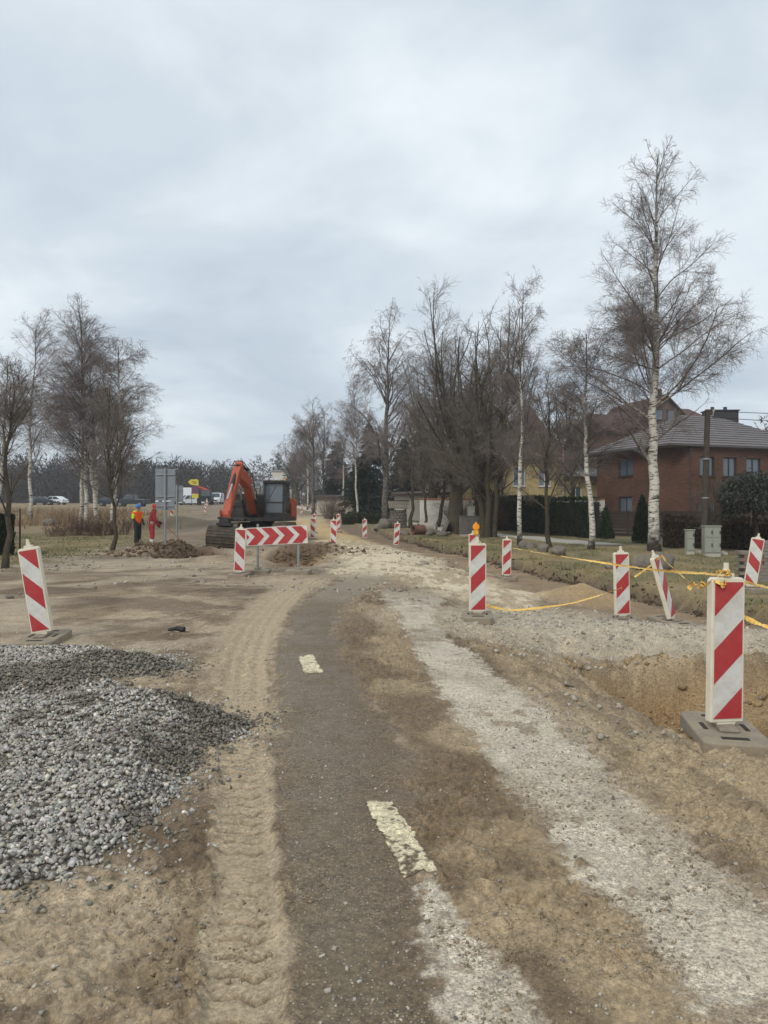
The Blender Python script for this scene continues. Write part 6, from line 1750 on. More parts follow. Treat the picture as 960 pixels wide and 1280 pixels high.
for j, (u, y, s) in enumerate([(508, 40, .22), (538, 40.5, .3), (546, 41, .25), (553, 40, .28), (560, 41, .2), (503, 41, .3)]):
    boulder(px(u, y), y, (s * 1.3, s, s * .7), 20 + j, ['flat lump of rubble before the stone well side of the pipes', 'broad lump of rubble just past the reddish pipe', 'rubble lump behind the thin grey pipe', 'rubble lump touching the leaning concrete slab', 'small rubble lump at the linden trunk', 'wide rubble lump nearest the stone well'][j], 'rubble lumps by the pipes', 'rubble_lump', 'rubble')
for j, (u, y) in enumerate([(876, 25.6), (896, 25.2), (904, 25.5), (868, 25.4)]):
    boulder(px(u, y), y, (0.16, 0.13, 0.12), 40 + j, ['pale stone touching the utility pole foot', 'pale stone before the wide cabinet', 'pale stone past the outer corner of the wide cabinet', 'pale stone between the narrow cabinet and the pole'][j], 'pale stones by the cabinets', 'stone', 'stone', M_CONC)
sl = MB().box((0, 0, 0.35), (0.16, 1.1, 0.95), (0, R(24), 0)).build('concrete_slab', M_STONEG, None, bevel=0.03); sl.location = (px(556, 41.5), 41.5, z1(px(556, 41.5), 41.5)); tag(sl, 'grey concrete slab leaning beside the linden trunk', 'slab')

# concrete and clay pipes
def pipe(x, y, r, ln, rz, m, label):
    e_ = empty('drain_pipe', (x, y, z1(x, y) + r), rz, label, 'pipe', 'drain pipes laid on the verge')
    n = 20; V = []; Fc = []
    for (rr, xx) in ((r, -ln / 2), (r, ln / 2), (r * 0.82, ln / 2), (r * 0.82, -ln / 2)):
        V += [(xx, rr * math.cos(2 * PI * k / n), rr * math.sin(2 * PI * k / n)) for k in range(n)]
    for a in range(4):
        for k in range(n):
            b_ = (a + 1) % 4
            Fc.append((a * n + k, a * n + (k + 1) % n, b_ * n + (k + 1) % n, b_ * n + k))
    MB().add(V, Fc).build('pipe_shell', m, e_, smooth=True)
    MB().tube([(ln / 2 - 0.12, 0, 0), (ln / 2 - 0.02, 0, 0)], r * 1.08, 20, cap=False).build('collar', m, e_, smooth=True)
    return e_
M_CLAY = mat('clay_pipe', C(116, 82, 64), 0.9, var=0.3, scale=4)
pipe(px(523, 41), 41, 0.28, 0.7, R(205), M_CLAY, 'short reddish clay pipe with its dark end open')
pipe(px(531, 42.2), 42.2, 0.33, 0.9, R(30), M_CONC, 'grey concrete pipe next to the reddish one')
pipe(px(541, 43), 43, 0.24, 1.0, R(80), M_CONC, 'thin grey pipe behind the other pipes')

# stone well under a small slatted roof
WL = empty('stone_well', (px(498, 50), 50, z1(px(498, 50), 50)), R(8), 'round rough-stone well under a small slatted wooden roof', 'well')
rs_ = np.random.default_rng(3)
stn = MB().box((0, 0, 0.1), (0.08, 0.08, 0.08)).build('stone', M_STONEG); bpy.data.objects.remove(stn)
core = MB().lathe([(0.56, -0.1), (0.54, 0.5), (0.5, 1.25)], 20).build('shaft', M_STONEG, WL)
for r_ in range(6):
    for k in range(12):
        a = 2 * PI * (k + 0.5 * (r_ % 2)) / 12
        if r_ == 0 and k == 0:
            b0 = MB().box((0, 0, 0), (0.25, 0.15, 0.19)).build('stone', M_STONEG, None, bevel=0.04); sm_ = b0.data; bpy.data.objects.remove(b0)
        o = bpy.data.objects.new('stone', sm_); COL.objects.link(o); o.parent = WL
        rr = 0.54 - 0.008 * r_
        o.location = (rr * math.cos(a), rr * math.sin(a), 0.1 + 0.205 * r_ + rs_.uniform(-.02, .02)); o.rotation_euler = (rs_.normal(0, .08), rs_.normal(0, .08), a + PI / 2 + rs_.normal(0, .08)); o.scale = (rs_.uniform(.85, 1.1), 1, rs_.uniform(.85, 1.05))
for sx in (-0.5, 0.5): MB().box((sx, 0, 1.4), (0.1, 0.1, 0.5)).build('post', M_WOODDARK, WL)
for k in range(11):
    xx = -0.7 + 0.14 * k
    for s in (-1, 1):
        o = MB().box((xx, s * 0.34, 1.62), (0.10, 0.86, 0.035), (R(-38) * s, 0, 0)).build('roof_slat', mat('grey_weathered_wood', C(132, 122, 108), 0.9, var=0.25, scale=6), WL)
MB().box((0, 0, 1.9), (1.6, 0.1, 0.08)).build('ridge_board', M_WOODDARK, WL)

# utility cabinets
M_CAB = mat('grey_green_cabinet', C(150, 152, 138), 0.6, var=0.06, scale=3, dirt=C(120, 116, 100), dirt_amt=0.4, dscale=3)
M_CABD = mat('grey_brown_cabinet', C(108, 104, 96), 0.7, var=0.1, scale=3, dirt=C(84, 78, 68), dirt_amt=0.5, dscale=2)
def cabinet(u, y, w, h, d, m, label, split=0.6, doors=1, plinth=0.12):
    x = px(u, y)
    e_ = empty('utility_cabinet', (x, y, z1(x, y) - 0.02), R(-4), label, 'cabinet', 'utility cabinets on the verge')
    MB().box((0, 0, plinth / 2), (w * 0.96, d * 0.96, plinth)).build('plinth', M_CONC, e_)
    c = MB().box((0, 0, plinth + (h - plinth) / 2), (w, d, h - plinth)).build('case', m, e_, bevel=0.012)
    MB().box((0, 0, h + 0.015), (w + 0.05, d + 0.06, 0.04)).build('lid', m, e_, bevel=0.01)
    dw = w / doors
    for k in range(doors):
        for (za, zb) in ((plinth + 0.04, plinth + (h - plinth) * split - 0.01), (plinth + (h - plinth) * split + 0.01, h - 0.03)):
            dd = MB().box((-w / 2 + dw * (k + 0.5), -d / 2 - 0.008, (za + zb) / 2), (dw - 0.04, 0.02, zb - za)).build('door', m, e_, bevel=0.005)
            MB().box((-w / 2 + dw * (k + 0.85), -d / 2 - 0.025, (za + zb) / 2), (0.03, 0.02, 0.12)).build('handle', M_BLACK, dd)
    return e_
cabinet(862, 25.2, 0.27, 0.86, 0.22, M_CAB, 'narrow grey-green cabinet left of the utility pole')
cabinet(889, 25.0, 0.55, 1.06, 0.32, M_CAB, 'wide grey-green cabinet right of the utility pole', doors=2)
cabinet(587, 40, 1.15, 1.12, 0.5, M_CABD, 'squat grey-brown metal cabinet beside the linden trunk', doors=2, split=0.5)
cabinet(589, 41.5, 0.42, 1.62, 0.35, M_CAB, 'upright pale cabinet behind the squat one', split=0.5)

# utility pole and wires
up = empty('utility_pole', (px(880, 25.6), 25.6, z1(px(880, 25.6), 25.6)), 0, 'weathered wooden utility pole standing between the two grey-green cabinets', 'pole')
ptop = pz(512, 25.6) - up.location.z
MB().tube([(0, 0, -0.2), (0.06, 0, ptop * 0.5), (0.13, 0, ptop)], [0.125, 0.11, 0.09], 12).build('shaft', mat('weathered_pole_wood', C(72, 64, 54), 0.9, var=0.3, scale=8, bump=0.01, bscale=30), up, smooth=True)
for zz in (0.8, 2.0, 3.4): MB().tube([(0.02 + 0.015 * zz, 0, zz), (0.02 + 0.015 * zz, 0, zz + 0.05)], 0.126, 12).build('band', M_GALV, up)
MB().tube([(0.13, 0, ptop - 0.25), (0.30, -0.05, ptop - 0.22), (0.32, -0.05, ptop - 0.05)], 0.02, 6).lathe([(0.03, ptop - 0.1), (0.045, ptop - 0.06), (0.03, ptop)], 8, (0.32, -0.05, 0)).build('insulator', M_CONC, up)
for j, (dz, z2) in enumerate(((-0.05, 6.4), (-0.28, 5.9))):
    pts = []
    for t in np.linspace(0, 1, 30):
        pts.append((up.location.x + 0.3 + 26 * t, up.location.y + 6 * t, up.location.z + ptop + dz + (z2 + 0.3 - ptop) * t - 0.45 * 4 * t * (1 - t)))
    o = MB().tube(pts, 0.012, 5).build('overhead_wire', M_HOSE); tag(o, ['upper overhead wire leaving the utility pole', 'lower overhead wire leaving the utility pole'][j], 'wire')

# stack of grey pavers
PV = empty('paver_stack', (px(950, 16.4), 16.6, z1(px(950, 16.4), 16.6) - 0.02), R(-8), 'stepped stack of grey concrete paving bricks behind the leaning beacon', 'paver stack')
b0 = MB().box((0, 0, 0), (0.196, 0.098, 0.076)).build('paver', mat('grey_paver', C(128, 120, 110), 0.95, var=0.2, scale=5, bump=0.003, bscale=50), None, bevel=0.004, seg=1)
pm = b0.data; bpy.data.objects.remove(b0)
pm2 = pm.copy(); pm2.materials[0] = mat('brown_paver', C(128, 106, 92), 0.95, var=0.2, scale=5)
rp = np.random.default_rng(9)
for r_ in range(12):
    for cx in range(7):
        for cy in range(4):
            if cx < 2 and r_ >= 9: continue
            if 0 < cy < 3 and 2 < cx < 6 and r_ < 10: continue
            o = bpy.data.objects.new('paver', pm if rp.uniform() < 0.8 else pm2); COL.objects.link(o); o.parent = PV
            o.location = (-0.32 + 0.203 * cx + (0.1 if r_ % 2 else 0) + rp.normal(0, 0.006), -0.2 + 0.104 * cy + rp.normal(0, 0.006), 0.05 + 0.079 * r_)
            o.rotation_euler = (0, 0, rp.normal(0, 0.03))

# ================================================================== EVERGREENS, HEDGES, SHRUBS
def leaf_tris(P, size, rng, dirs=None, thin=0.45):
    """one small leaf face per point"""
    n = len(P)
    a = rng.normal(0, 1, (n, 3)) if dirs is None else dirs + rng.normal(0, 0.35, (n, 3))
    a /= np.linalg.norm(a, axis=1, keepdims=True)
    b = rng.normal(0, 1, (n, 3)); b -= (b * a).sum(1, keepdims=True) * a; b /= np.linalg.norm(b, axis=1, keepdims=True)
    s = (np.asarray(size) * rng.uniform(0.6, 1.3, n))[:, None]
    V = np.stack([P - b * s * thin, P + b * s * thin, P + a * s * 1.7], 1).reshape(-1, 3)
    return V, np.arange(3 * n).reshape(-1, 3)
def leafcol(n, base, rng, var=0.35, k=3):
    c = np.asarray(base)[None] * np.clip(rng.normal(1, var, n), 0.35, 1.9)[:, None]
    return np.repeat(c, k, 0)
M_LEAF = mat_attr('evergreen_leaf', 0.75, var=0.15, vscale=3)
M_DRY = mat_attr('dry_stalks', 0.9, var=0.15, vscale=2)

def hedge(A, B, h, w, col, label, n, size, seed, name='hedge', cat='hedge', wob=0.12, zoff=0.0):
    rng = np.random.default_rng(seed)
    A, B = np.array(A), np.array(B); d = B - A; L_ = np.hypot(*d); d = d / L_; nn = np.array([-d[1], d[0]])
    m = A * 0.5 + B * 0.5; g = z1(*m)
    e_ = empty(name, (m[0], m[1], g + zoff), 0, label, cat)
    s = rng.uniform(0, 1, n); t = rng.uniform(-1, 1, n); zz = rng.uniform(0, 1, n)
    face = rng.uniform(0, 1, n)
    t = np.where(face < 0.62, -1 + np.abs(rng.normal(0, .10, n)), np.where(face < 0.8, 1 - np.abs(rng.normal(0, .1, n)), t))
    zz = np.where(face > 0.8, 1 - np.abs(rng.normal(0, 0.04, n)), zz)
    bul = (fbm(s * L_, zz * h, 0.5, 3, seed) - 0.5) * wob * 2
    P = (A[None] + d[None] * (s * L_)[:, None] + nn[None] * (t * (w / 2 + bul))[:, None]) - m[None]
    z = zz * (h + bul * 0.8)
    gz = zg(P[:, 0] + m[0], P[:, 1] + m[1]) - g
    P3_ = np.column_stack([P, z + gz])
    out = np.column_stack([nn[None] * np.sign(t)[:, None] * 0.6, np.full(n, 0.8)])
    V, Fc = leaf_tris(P3_, np.full(n, size), rng, out)
    np_mesh('foliage', V, Fc, M_LEAF, e_, colors=leafcol(n, col, rng))
    # dense inside: twiggy mass that stops the light
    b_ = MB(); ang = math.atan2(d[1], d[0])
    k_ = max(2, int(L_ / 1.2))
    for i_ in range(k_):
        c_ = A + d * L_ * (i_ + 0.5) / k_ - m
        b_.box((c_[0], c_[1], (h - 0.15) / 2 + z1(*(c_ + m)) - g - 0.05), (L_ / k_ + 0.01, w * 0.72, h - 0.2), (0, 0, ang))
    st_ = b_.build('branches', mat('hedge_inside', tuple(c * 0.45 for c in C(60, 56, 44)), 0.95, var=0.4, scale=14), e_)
    return e_
TH = C(52, 62, 42)
hedge((px(598, 47.5), 47.5), (px(744, 38.5), 38.5), 2.15, 0.9, TH, 'long clipped dark green thuja hedge behind the footpath', 15000, 0.075, 1)
hedge((px(429, 57), 57), (px(477, 56), 56), 0.75, 0.7, C(66, 72, 42), 'low clipped green hedge left of the weeping birch', 3500, 0.07, 2)
hedge((px(829, 29.5), 29.5), (px(985, 27.6), 27.6), 1.28, 0.8, C(86, 72, 60), 'low leafless brown hedge behind the utility cabinets', 9000, 0.06, 3, wob=0.1)
hedge((px(-25, 24), 24), (px(17, 24.5), 24.5), 1.35, 1.0, C(44, 50, 36), 'dark clipped bush at the edge of the left grass', 4500, 0.07, 4)

def cone_conifer(x, y, h, r, label, n, seed, col=C(48, 62, 40), name='cone_conifer', size=0.07, group=None):
    rng = np.random.default_rng(seed)
    e_ = empty(name, (x, y, z1(x, y)), 0, label, 'conifer', group)
    z = h * (1 - np.sqrt(rng.uniform(0, 1, n))) * 0.98 + 0.05
    a = rng.uniform(0, 2 * PI, n); rr = r * (1 - z / h) ** 0.75 * np.clip(1 - np.abs(rng.normal(0, 0.13, n)), 0.2, 1) * (0.85 + 0.3 * vnoise(a * 2, z * 3, seed))
    P = np.column_stack([rr * np.cos(a), rr * np.sin(a), z])
    V, Fc = leaf_tris(P, np.full(n, size), rng, np.column_stack([np.cos(a) * .4, np.sin(a) * .4, np.ones(n)]))
    np_mesh('foliage', V, Fc, M_LEAF, e_, colors=leafcol(n, col, rng))
    MB().tube([(0, 0, -0.1), (0, 0, h * 0.9)], [0.07, 0.02], 7).build('trunk', M_BARK, e_)
    return e_
cone_conifer(px(803, 33), 33, 2.25, 0.48, 'dark green cone-shaped conifer before the board fence', 5000, 5)
cone_conifer(px(757, 37), 37, 1.7, 0.42, 'shorter cone-shaped conifer at the end of the thuja hedge', 3500, 6)

def spruce(x, y, h, r, label, seed, levels=34, per=9, col=C(46, 58, 46), lift=0.12, droop=0.25, group='evergreens down the road', skirt=0.08):
    rng = np.random.default_rng(seed)
    e_ = empty('spruce_tree', (x, y, z1(x, y) - 0.05), rng.uniform(0, 6), label, 'tree', group)
    MB().tube([(0, 0, 0), (0, 0, h * 0.5), (0, 0, h)], [h * 0.014 + 0.05, h * 0.008 + 0.03, 0.01], 8).build('trunk', M_BARK, e_, smooth=True)
    Ps, Ds = [], []
    for k in range(levels):
        f = skirt + (1 - skirt) * (k / levels) ** 0.9
        z = h * f; L_ = r * (1 - f) ** 0.8 + 0.15
        for j in range(per):
            a = rng.uniform(0, 2 * PI); ll = L_ * rng.uniform(0.65, 1.1)
            m = max(5, int(ll * 26))
            t = rng.uniform(0.1, 1, m)
            dr = -droop * ll * t ** 1.5 + lift * ll * t
            q = np.column_stack([np.cos(a) * ll * t, np.sin(a) * ll * t, z + dr])
            q += rng.normal(0, 0.05 + 0.08 * ll * (1 - t)[:, None] * 0.4, (m, 3))
            Ps.append(q); Ds.append(np.repeat(np.array([[math.cos(a), math.sin(a), -0.35]]), m, 0))
    P = np.concatenate(Ps); D = np.concatenate(Ds)
    V, Fc = leaf_tris(P, np.full(len(P), 0.16), rng, D, 0.35)
    np_mesh('crown', V, Fc, M_LEAF, e_, colors=leafcol(len(P), col, rng, 0.3))
    return e_
spruce(px(461, 68), 68, 9.2, 2.9, 'dark spruce close behind the weeping birch', 11)
spruce(px(421, 88), 88, 9.0, 3.2, 'dark spruce between the pale-stemmed birches', 12)
spruce(px(449, 74), 74, 6.0, 2.6, 'broad low spruce above the white garage', 13)
spruce(px(505, 72), 72, 8.0, 2.6, 'dim spruce behind the white building', 14)
spruce(px(366, 150), 150, 11, 3.4, 'far broad pine at the bend behind the excavator', 15, 22, 7, droop=0.0, lift=0.3, skirt=0.3)
spruce(px(347.5, 175), 175, 13, 2.6, 'far slender pine over the white flat-roofed building', 16, 22, 6, droop=0.0, lift=0.25, skirt=0.45)
spruce(px(668, 74), 74, 10.5, 2.4, 'dark conifer spire behind the ochre house', 18)

# drooping evergreen beside the brick stack
rngm = np.random.default_rng(77)
MOP = empty('weeping_evergreen', (px(944, 26), 26, z1(px(944, 26), 26)), 0, 'bushy grey-green evergreen with drooping branches before the brick house', 'tree')
n = 9000
a = rngm.uniform(0, 2 * PI, n); ct = rngm.uniform(-0.75, 1, n); rr = rngm.uniform(0.45, 1, n) ** 0.5
cl_ = 0.75 + 0.45 * vnoise(a * 2.2, ct * 3.0, 5)
P = np.column_stack([1.35 * rr * cl_ * np.sqrt(1 - ct ** 2) * np.cos(a), 1.2 * rr * cl_ * np.sqrt(1 - ct ** 2) * np.sin(a), 2.05 + 0.95 * rr * ct * cl_])
V, Fc = leaf_tris(P, np.full(n, 0.085), rngm, np.column_stack([np.cos(a) * .7, np.sin(a) * .7, np.full(n, -0.4)]), 0.3)
np_mesh('crown', V, Fc, M_LEAF, MOP, colors=leafcol(n, C(66, 70, 60), rngm, 0.35))
tb = MB()
tb.tube([(0, 0, -0.1), (0.05, 0, 0.9), (-0.05, 0.02, 2.0)], [0.09, 0.07, 0.03], 8)
for k in range(14):
    aa = rngm.uniform(0, 2 * PI)
    tb.tube([(0.03, 0, 0.9 + 0.07 * k), (0.5 * math.cos(aa), 0.5 * math.sin(aa), 1.6 + 0.06 * k), (1.1 * math.cos(aa), 1.0 * math.sin(aa), 1.5 + 0.08 * k), (1.25 * math.cos(aa), 1.15 * math.sin(aa), 0.95 + 0.08 * k)], [0.03, 0.02, 0.012, 0.006], 5)
tb.build('trunk', M_BARK, MOP)

# leafless shrubs
def shrub(x, y, h, r, n, label, seed, group=None, m=None):
    rng = np.random.default_rng(seed)
    e_ = empty('bare_shrub', (x, y, z1(x, y) - 0.03), 0, label, 'shrub', group)
    a = rng.uniform(0, 2 * PI, n); q = r * 0.45 * np.sqrt(rng.uniform(0, 1, n))
    P = np.zeros((n, 6, 3)); P[:, 0] = np.column_stack([q * np.cos(a), q * np.sin(a), np.zeros(n)])
    d = np.column_stack([np.cos(a) * rng.uniform(0, 0.7, n), np.sin(a) * rng.uniform(0, .7, n), np.ones(n)]); d /= np.linalg.norm(d, axis=1, keepdims=True)
    L_ = h * rng.uniform(0.5, 1.1, n) / 5
    for s in range(1, 6):
        d = d + rng.normal(0, 0.16, (n, 3)) + np.array([0, 0, -0.06 * s * 0.5]); d /= np.linalg.norm(d, axis=1, keepdims=True)
        P[:, s] = P[:, s - 1] + d * L_[:, None]
    Rr = np.linspace(0.012, 0.005, 6)[None] * np.ones((n, 1))
    B2 = grow(P, Rr, L_ * 5, 6, 0.2, 1.0, (20, 60), 0.45, 4, 0.2, (0, -0.05), 0.7, rng, 0.005)
    V, Fc = merge([tubes(P, Rr, 3), tubes(B2[0], B2[1], 3)])
    np_mesh('twigs', V, Fc, m or mat('bramble_twig', C(98, 74, 58), 0.95, var=0.25, scale=1.5), e_)
    return e_
SG = 'leafless shrubs at the foot of the birch clump'
for j, (u, y, h, r, lb) in enumerate([(72, 40, 1.0, 1.6, 'low bramble tangle at the open end of the birch clump'), (90, 41, 1.3, 1.7, 'brown bramble tangle before the leaning white birch'), (108, 40.5, 1.3, 1.6, 'brown bramble tangle at the foot of the middle birches'), (126, 41, 1.2, 1.5, 'bramble tangle at the foot of the birch leaning to the workers'), (148, 42, 1.6, 1.6, 'upright twiggy shrub behind the thin dark tree')]):
    shrub(px(u, y), y, h * (0.8, 1.3, 0.9, 1.15, 1.2)[j], r, 60, lb, 50 + j, SG)
shrub(px(415, 66), 66, 2.2, 1.6, 120, 'round twiggy shrub before the pale garage', 61)
shrub(px(375, 118), 118, 3.2, 5, 160, 'reddish thicket of twigs by the road bend', 62)
shrub(px(575, 52), 52, 2.6, 1.6, 120, 'twiggy shrub behind the linden trunk', 63)
shrub(px(625, 45), 45, 2.8, 1.5, 120, 'twiggy shrub between the multi-stemmed tree and the hedge', 64)
shrub(px(905, 31), 31, 3.2, 1.2, 60, 'thin bush of bare rods before the brick wall', 66)

# ---- wire fence post line beside the clipped bush
fo_ = empty('wire_fence', (px(25, 25), 25, z1(px(25, 25), 25)), 0, 'rusty wire fence corner beside the dark clipped bush', 'fence')
for k in range(4): MB().tube([(-1.6 * k, 0.3 * k, -0.1), (-1.6 * k, 0.3 * k, 1.6)], 0.03, 7).build('post', mat('rusty_post', C(86, 62, 50), 0.9, var=0.2), fo_)
for k in range(6): MB().tube([(0, 0, 0.25 + 0.25 * k), (-4.8, 0.9, 0.25 + 0.25 * k)], 0.006, 4).build('wire', M_STEEL, fo_)

# ---- grass, reeds
def blades(name, label, P, h, w, colf, rng, lean=0.5):
    n = len(P)
    a = rng.uniform(0, 2 * PI, n)[:, None]
    side = np.column_stack([np.cos(a), np.sin(a), np.zeros(n)]) * np.asarray(w).reshape(-1, 1)
    tip = np.column_stack([rng.normal(0, lean, n) * h, rng.normal(0, lean, n) * h, h])
    V = np.stack([P - side, P + side, P + tip], 1).reshape(-1, 3)
    o = np_mesh(name, V, np.arange(3 * n).reshape(-1, 3), M_DRY, colors=np.repeat(colf, 3, 0))
    return tag(o, label, kind='stuff')
rg = np.random.default_rng(91)
n = 26000
y = rg.uniform(11, 44, n); x = verge_edge(y) + rg.uniform(-0.05, 1, n) ** 1.3 * (9 + 0 * y)
ok = (np.abs(x) < 0.62 * y) & (np.abs(x - pc(y)) > 0.95) & (fbm(x, y, 0.8, 2, 95) > 0.42)
x, y = x[ok], y[ok]
g1 = np.where((fbm(x, y, 1.2, 3, 121) > 0.5)[:, None], np.array(C(150, 132, 92)), np.array(C(104, 102, 58))) * rg.uniform(0.7, 1.25, len(x))[:, None]
blades('verge_grass', 'short worn grass on the right verge', np.column_stack([x, y, zg(x, y) - 0.01]), rg.uniform(0.03, 0.10, len(x)), np.full(len(x), 0.012), g1, rg)
n = 16000
y = rg.uniform(14, 42, n); x = -rg.uniform(0.30, 0.62, n) * y
lgm = -(x + np.interp(y, [8, 14, 20, 26, 34, 45, 60, 200], [9, 9.5, 10.2, 10.6, 11.5, 14, 17, 55]))
ok = (lgm > rg.normal(0.2, 0.6, n)) & (fbm(x, y, 0.9, 2, 96) > 0.38)
x, y = x[ok], y[ok]
g2 = np.where((fbm(x, y, 1.5, 3, 123) > 0.5)[:, None], np.array(C(140, 124, 86)), np.array(C(92, 96, 54))) * rg.uniform(0.7, 1.25, len(x))[:, None]
blades('field_grass', 'short green and straw grass on the left side', np.column_stack([x, y, zg(x, y) - 0.01]), rg.uniform(0.04, 0.13, len(x)), np.full(len(x), 0.014), g2, rg)
n = 15000
y = rg.uniform(48, 95, n); x = -rg.uniform(0.27, 0.66, n) * y
ok = (fbm(x, y, 3.5, 3, 97) > 0.47) & (rg.uniform(0, 1, n) < sstep(0.27, 0.40, -x / y + (fbm(x, y, 4, 2, 98) - 0.5) * 0.12))
x, y = x[ok], y[ok]
g3 = np.array(C(150, 128, 98))[None] * rg.uniform(0.55, 1.2, len(x))[:, None]
blades('dry_reeds', 'tall straw-coloured dead reeds on the left field', np.column_stack([x, y, zg(x, y) - 0.02]), rg.uniform(0.3, 0.95, len(x)), np.full(len(x), 0.03), g3, rg, 0.2)
# ================================================================== VEHICLES AND THINGS FAR DOWN THE ROAD
M_TYRE = mat('tyre_rubber', C(34, 33, 32), 0.9, var=0.15)
M_RIM = mat('wheel_rim', C(130, 130, 130), 0.4, metal=0.5)
M_CARGLASS = glass_mat('car_glass', C(50, 58, 64), 0.05)
M_HEAD = mat('headlamp_glass', C(220, 222, 222), 0.15, var=0.05)
M_TAIL = mat('tail_lamp', C(150, 24, 24), 0.3, var=0.05)
M_PLATE = mat('number_plate', C(226, 226, 222), 0.5, var=0.03)
def car(name, label, cat, x, y, rz, paint, prof, glassz, length, width, wr=0.32, group=None, wheels=(0.2, 0.8), z=None):
    """prof: side outline (along, height); glassz: (rear/front x, z) of side windows"""
    e_ = empty(name, (x, y, z1(x, y) if z is None else z), rz, label, cat, group)
    body = MB().prism(prof, -width / 2, width / 2, 'y').build('body', paint, e_, bevel=0.05)
    for poly in glassz:
        for s in (-1, 1):
            yq = s * (width / 2 + 0.004)
            MB().prism(poly, yq - 0.006, yq + 0.006, 'y').build('side_window', M_CARGLASS, body)
    return e_, body
def wheels(e_, xs, width, r):
    for xx in xs:
        for s in (-1, 1):
            w = empty('wheel', (xx, s * (width / 2 - 0.1), r)); w.parent = e_
            MB().tube([(0, -0.11, 0), (0, 0.11, 0)], r, 18).build('tyre', M_TYRE, w, bevel=0.02)
            MB().tube([(0, -0.12, 0), (0, 0.12, 0)], r * 0.6, 12).build('rim', M_RIM, w)
W_WHITE = mat('white_car_paint', C(222, 226, 228), 0.3, var=0.04)
W_DARK = mat('dark_blue_car_paint', C(40, 46, 54), 0.3, var=0.08)
W_SILV = mat('silver_car_paint', C(150, 154, 158), 0.3, metal=0.3, var=0.05)
W_ORNG = mat('orange_truck_paint', C(190, 74, 46), 0.5, var=0.1)
def van(label, x, y, rz, paint, s=1.0):
    e_, b = car('white_van' if paint is W_WHITE else 'parked_van', label, 'van', x, y, rz, paint,
                [(2.3, 0.35), (2.35, 0.8), (2.15, 1.02), (1.45, 1.15), (0.85, 1.85), (0.6, 1.93), (-2.2, 1.93), (-2.35, 1.8), (-2.4, 0.35)],
                [[(1.35, 1.15), (0.8, 1.78), (0.35, 1.78), (0.35, 1.15)], [(0.25, 1.15), (0.25, 1.78), (-0.6, 1.78), (-0.6, 1.15)]], 4.7, 1.85)
    wheels(e_, (1.5, -1.5), 1.85, 0.33)
    MB().add([(1.46, -0.78, 1.17), (1.46, 0.78, 1.17), (0.9, 0.70, 1.82), (0.9, -0.70, 1.82)], [(0, 1, 2, 3)]).build('windscreen', M_CARGLASS, b).location = (0.03, 0, 0.02)
    for s_ in (-0.68, 0.68): MB().box((2.28, s_, 0.85), (0.12, 0.34, 0.2)).build('headlight', M_HEAD, b, bevel=0.03)
    MB().box((2.36, 0, 0.62), (0.04, 0.95, 0.22)).build('grille', M_BLACK, b)
    MB().box((2.385, 0, 0.45), (0.02, 0.5, 0.11)).build('number_plate', M_PLATE, b)
    for s_ in (-1.02, 1.02): MB().box((1.15, s_, 1.2), (0.12, 0.2, 0.18)).build('mirror', M_BLACK, b, bevel=0.02)
    return e_
van('white van facing the camera on the far road bed', px(270.5, 121), 121, R(-86), W_WHITE)
van('white minivan seen from the side beyond the grey sign backs', px(238, 132), 132, R(-150), W_WHITE)
def saloon(label, x, y, rz, paint, group):
    e_, b = car('parked_car', label, 'car', x, y, rz, paint,
                [(2.1, 0.32), (2.15, 0.62), (1.95, 0.78), (1.05, 0.92), (0.35, 1.40), (-0.95, 1.44), (-1.75, 1.0), (-2.15, 0.9), (-2.2, 0.35)],
                [[(0.95, 0.93), (0.32, 1.34), (-0.2, 1.36), (-0.2, 0.93)], [(-0.3, 0.93), (-0.3, 1.36), (-0.9, 1.36), (-1.5, 0.95)]], 4.3, 1.75, group=group)
    wheels(e_, (1.35, -1.35), 1.75, 0.31)
    MB().add([(1.07, -0.72, 0.93), (1.07, 0.72, 0.93), (0.42, 0.62, 1.38), (0.42, -0.62, 1.38)], [(0, 1, 2, 3)]).build('windscreen', M_CARGLASS, b).location = (0.03, 0, 0.02)
    for s_ in (-0.62, 0.62):
        MB().box((2.08, s_, 0.68), (0.14, 0.34, 0.14)).build('headlight', M_HEAD, b, bevel=0.03)
        MB().box((-2.17, s_, 0.78), (0.06, 0.3, 0.14)).build('tail_light', M_TAIL, b, bevel=0.01)
    return e_
CG = 'vehicles parked beyond the dry field'
for u, y, rz, pt, lb in ((52, 120, 10, W_DARK, 'dark car parked beyond the dry field past the lone birch'), (68, 122, 170, W_WHITE, 'white car parked next to the dark one beyond the dry field'), (139, 116, 5, W_DARK, 'dark blue car parked behind the birch clump')):
    saloon(lb, px(u, y), y, R(rz), pt, CG)
# dark pickup truck with a cab and load bed
pk, pb = car('pickup_truck', 'dark blue pickup truck parked behind the thin dark tree', 'truck', px(165, 110), 110, R(178), W_DARK,
             [(2.4, 0.4), (2.45, 0.9), (1.3, 1.1), (0.75, 1.8), (-0.55, 1.85), (-0.7, 1.15), (-2.5, 1.12), (-2.5, 0.42)],
             [[(1.15, 1.12), (0.7, 1.7), (0.2, 1.74), (0.2, 1.12)], [(0.1, 1.12), (0.1, 1.74), (-0.45, 1.74), (-0.5, 1.12)]], 5, 1.85, group=CG)
wheels(pk, (1.55, -1.5), 1.85, 0.4)
for s_ in (-0.65, 0.65): MB().box((2.42, s_, 0.8), (0.1, 0.3, 0.18)).build('headlight', M_HEAD, pb, bevel=0.02)
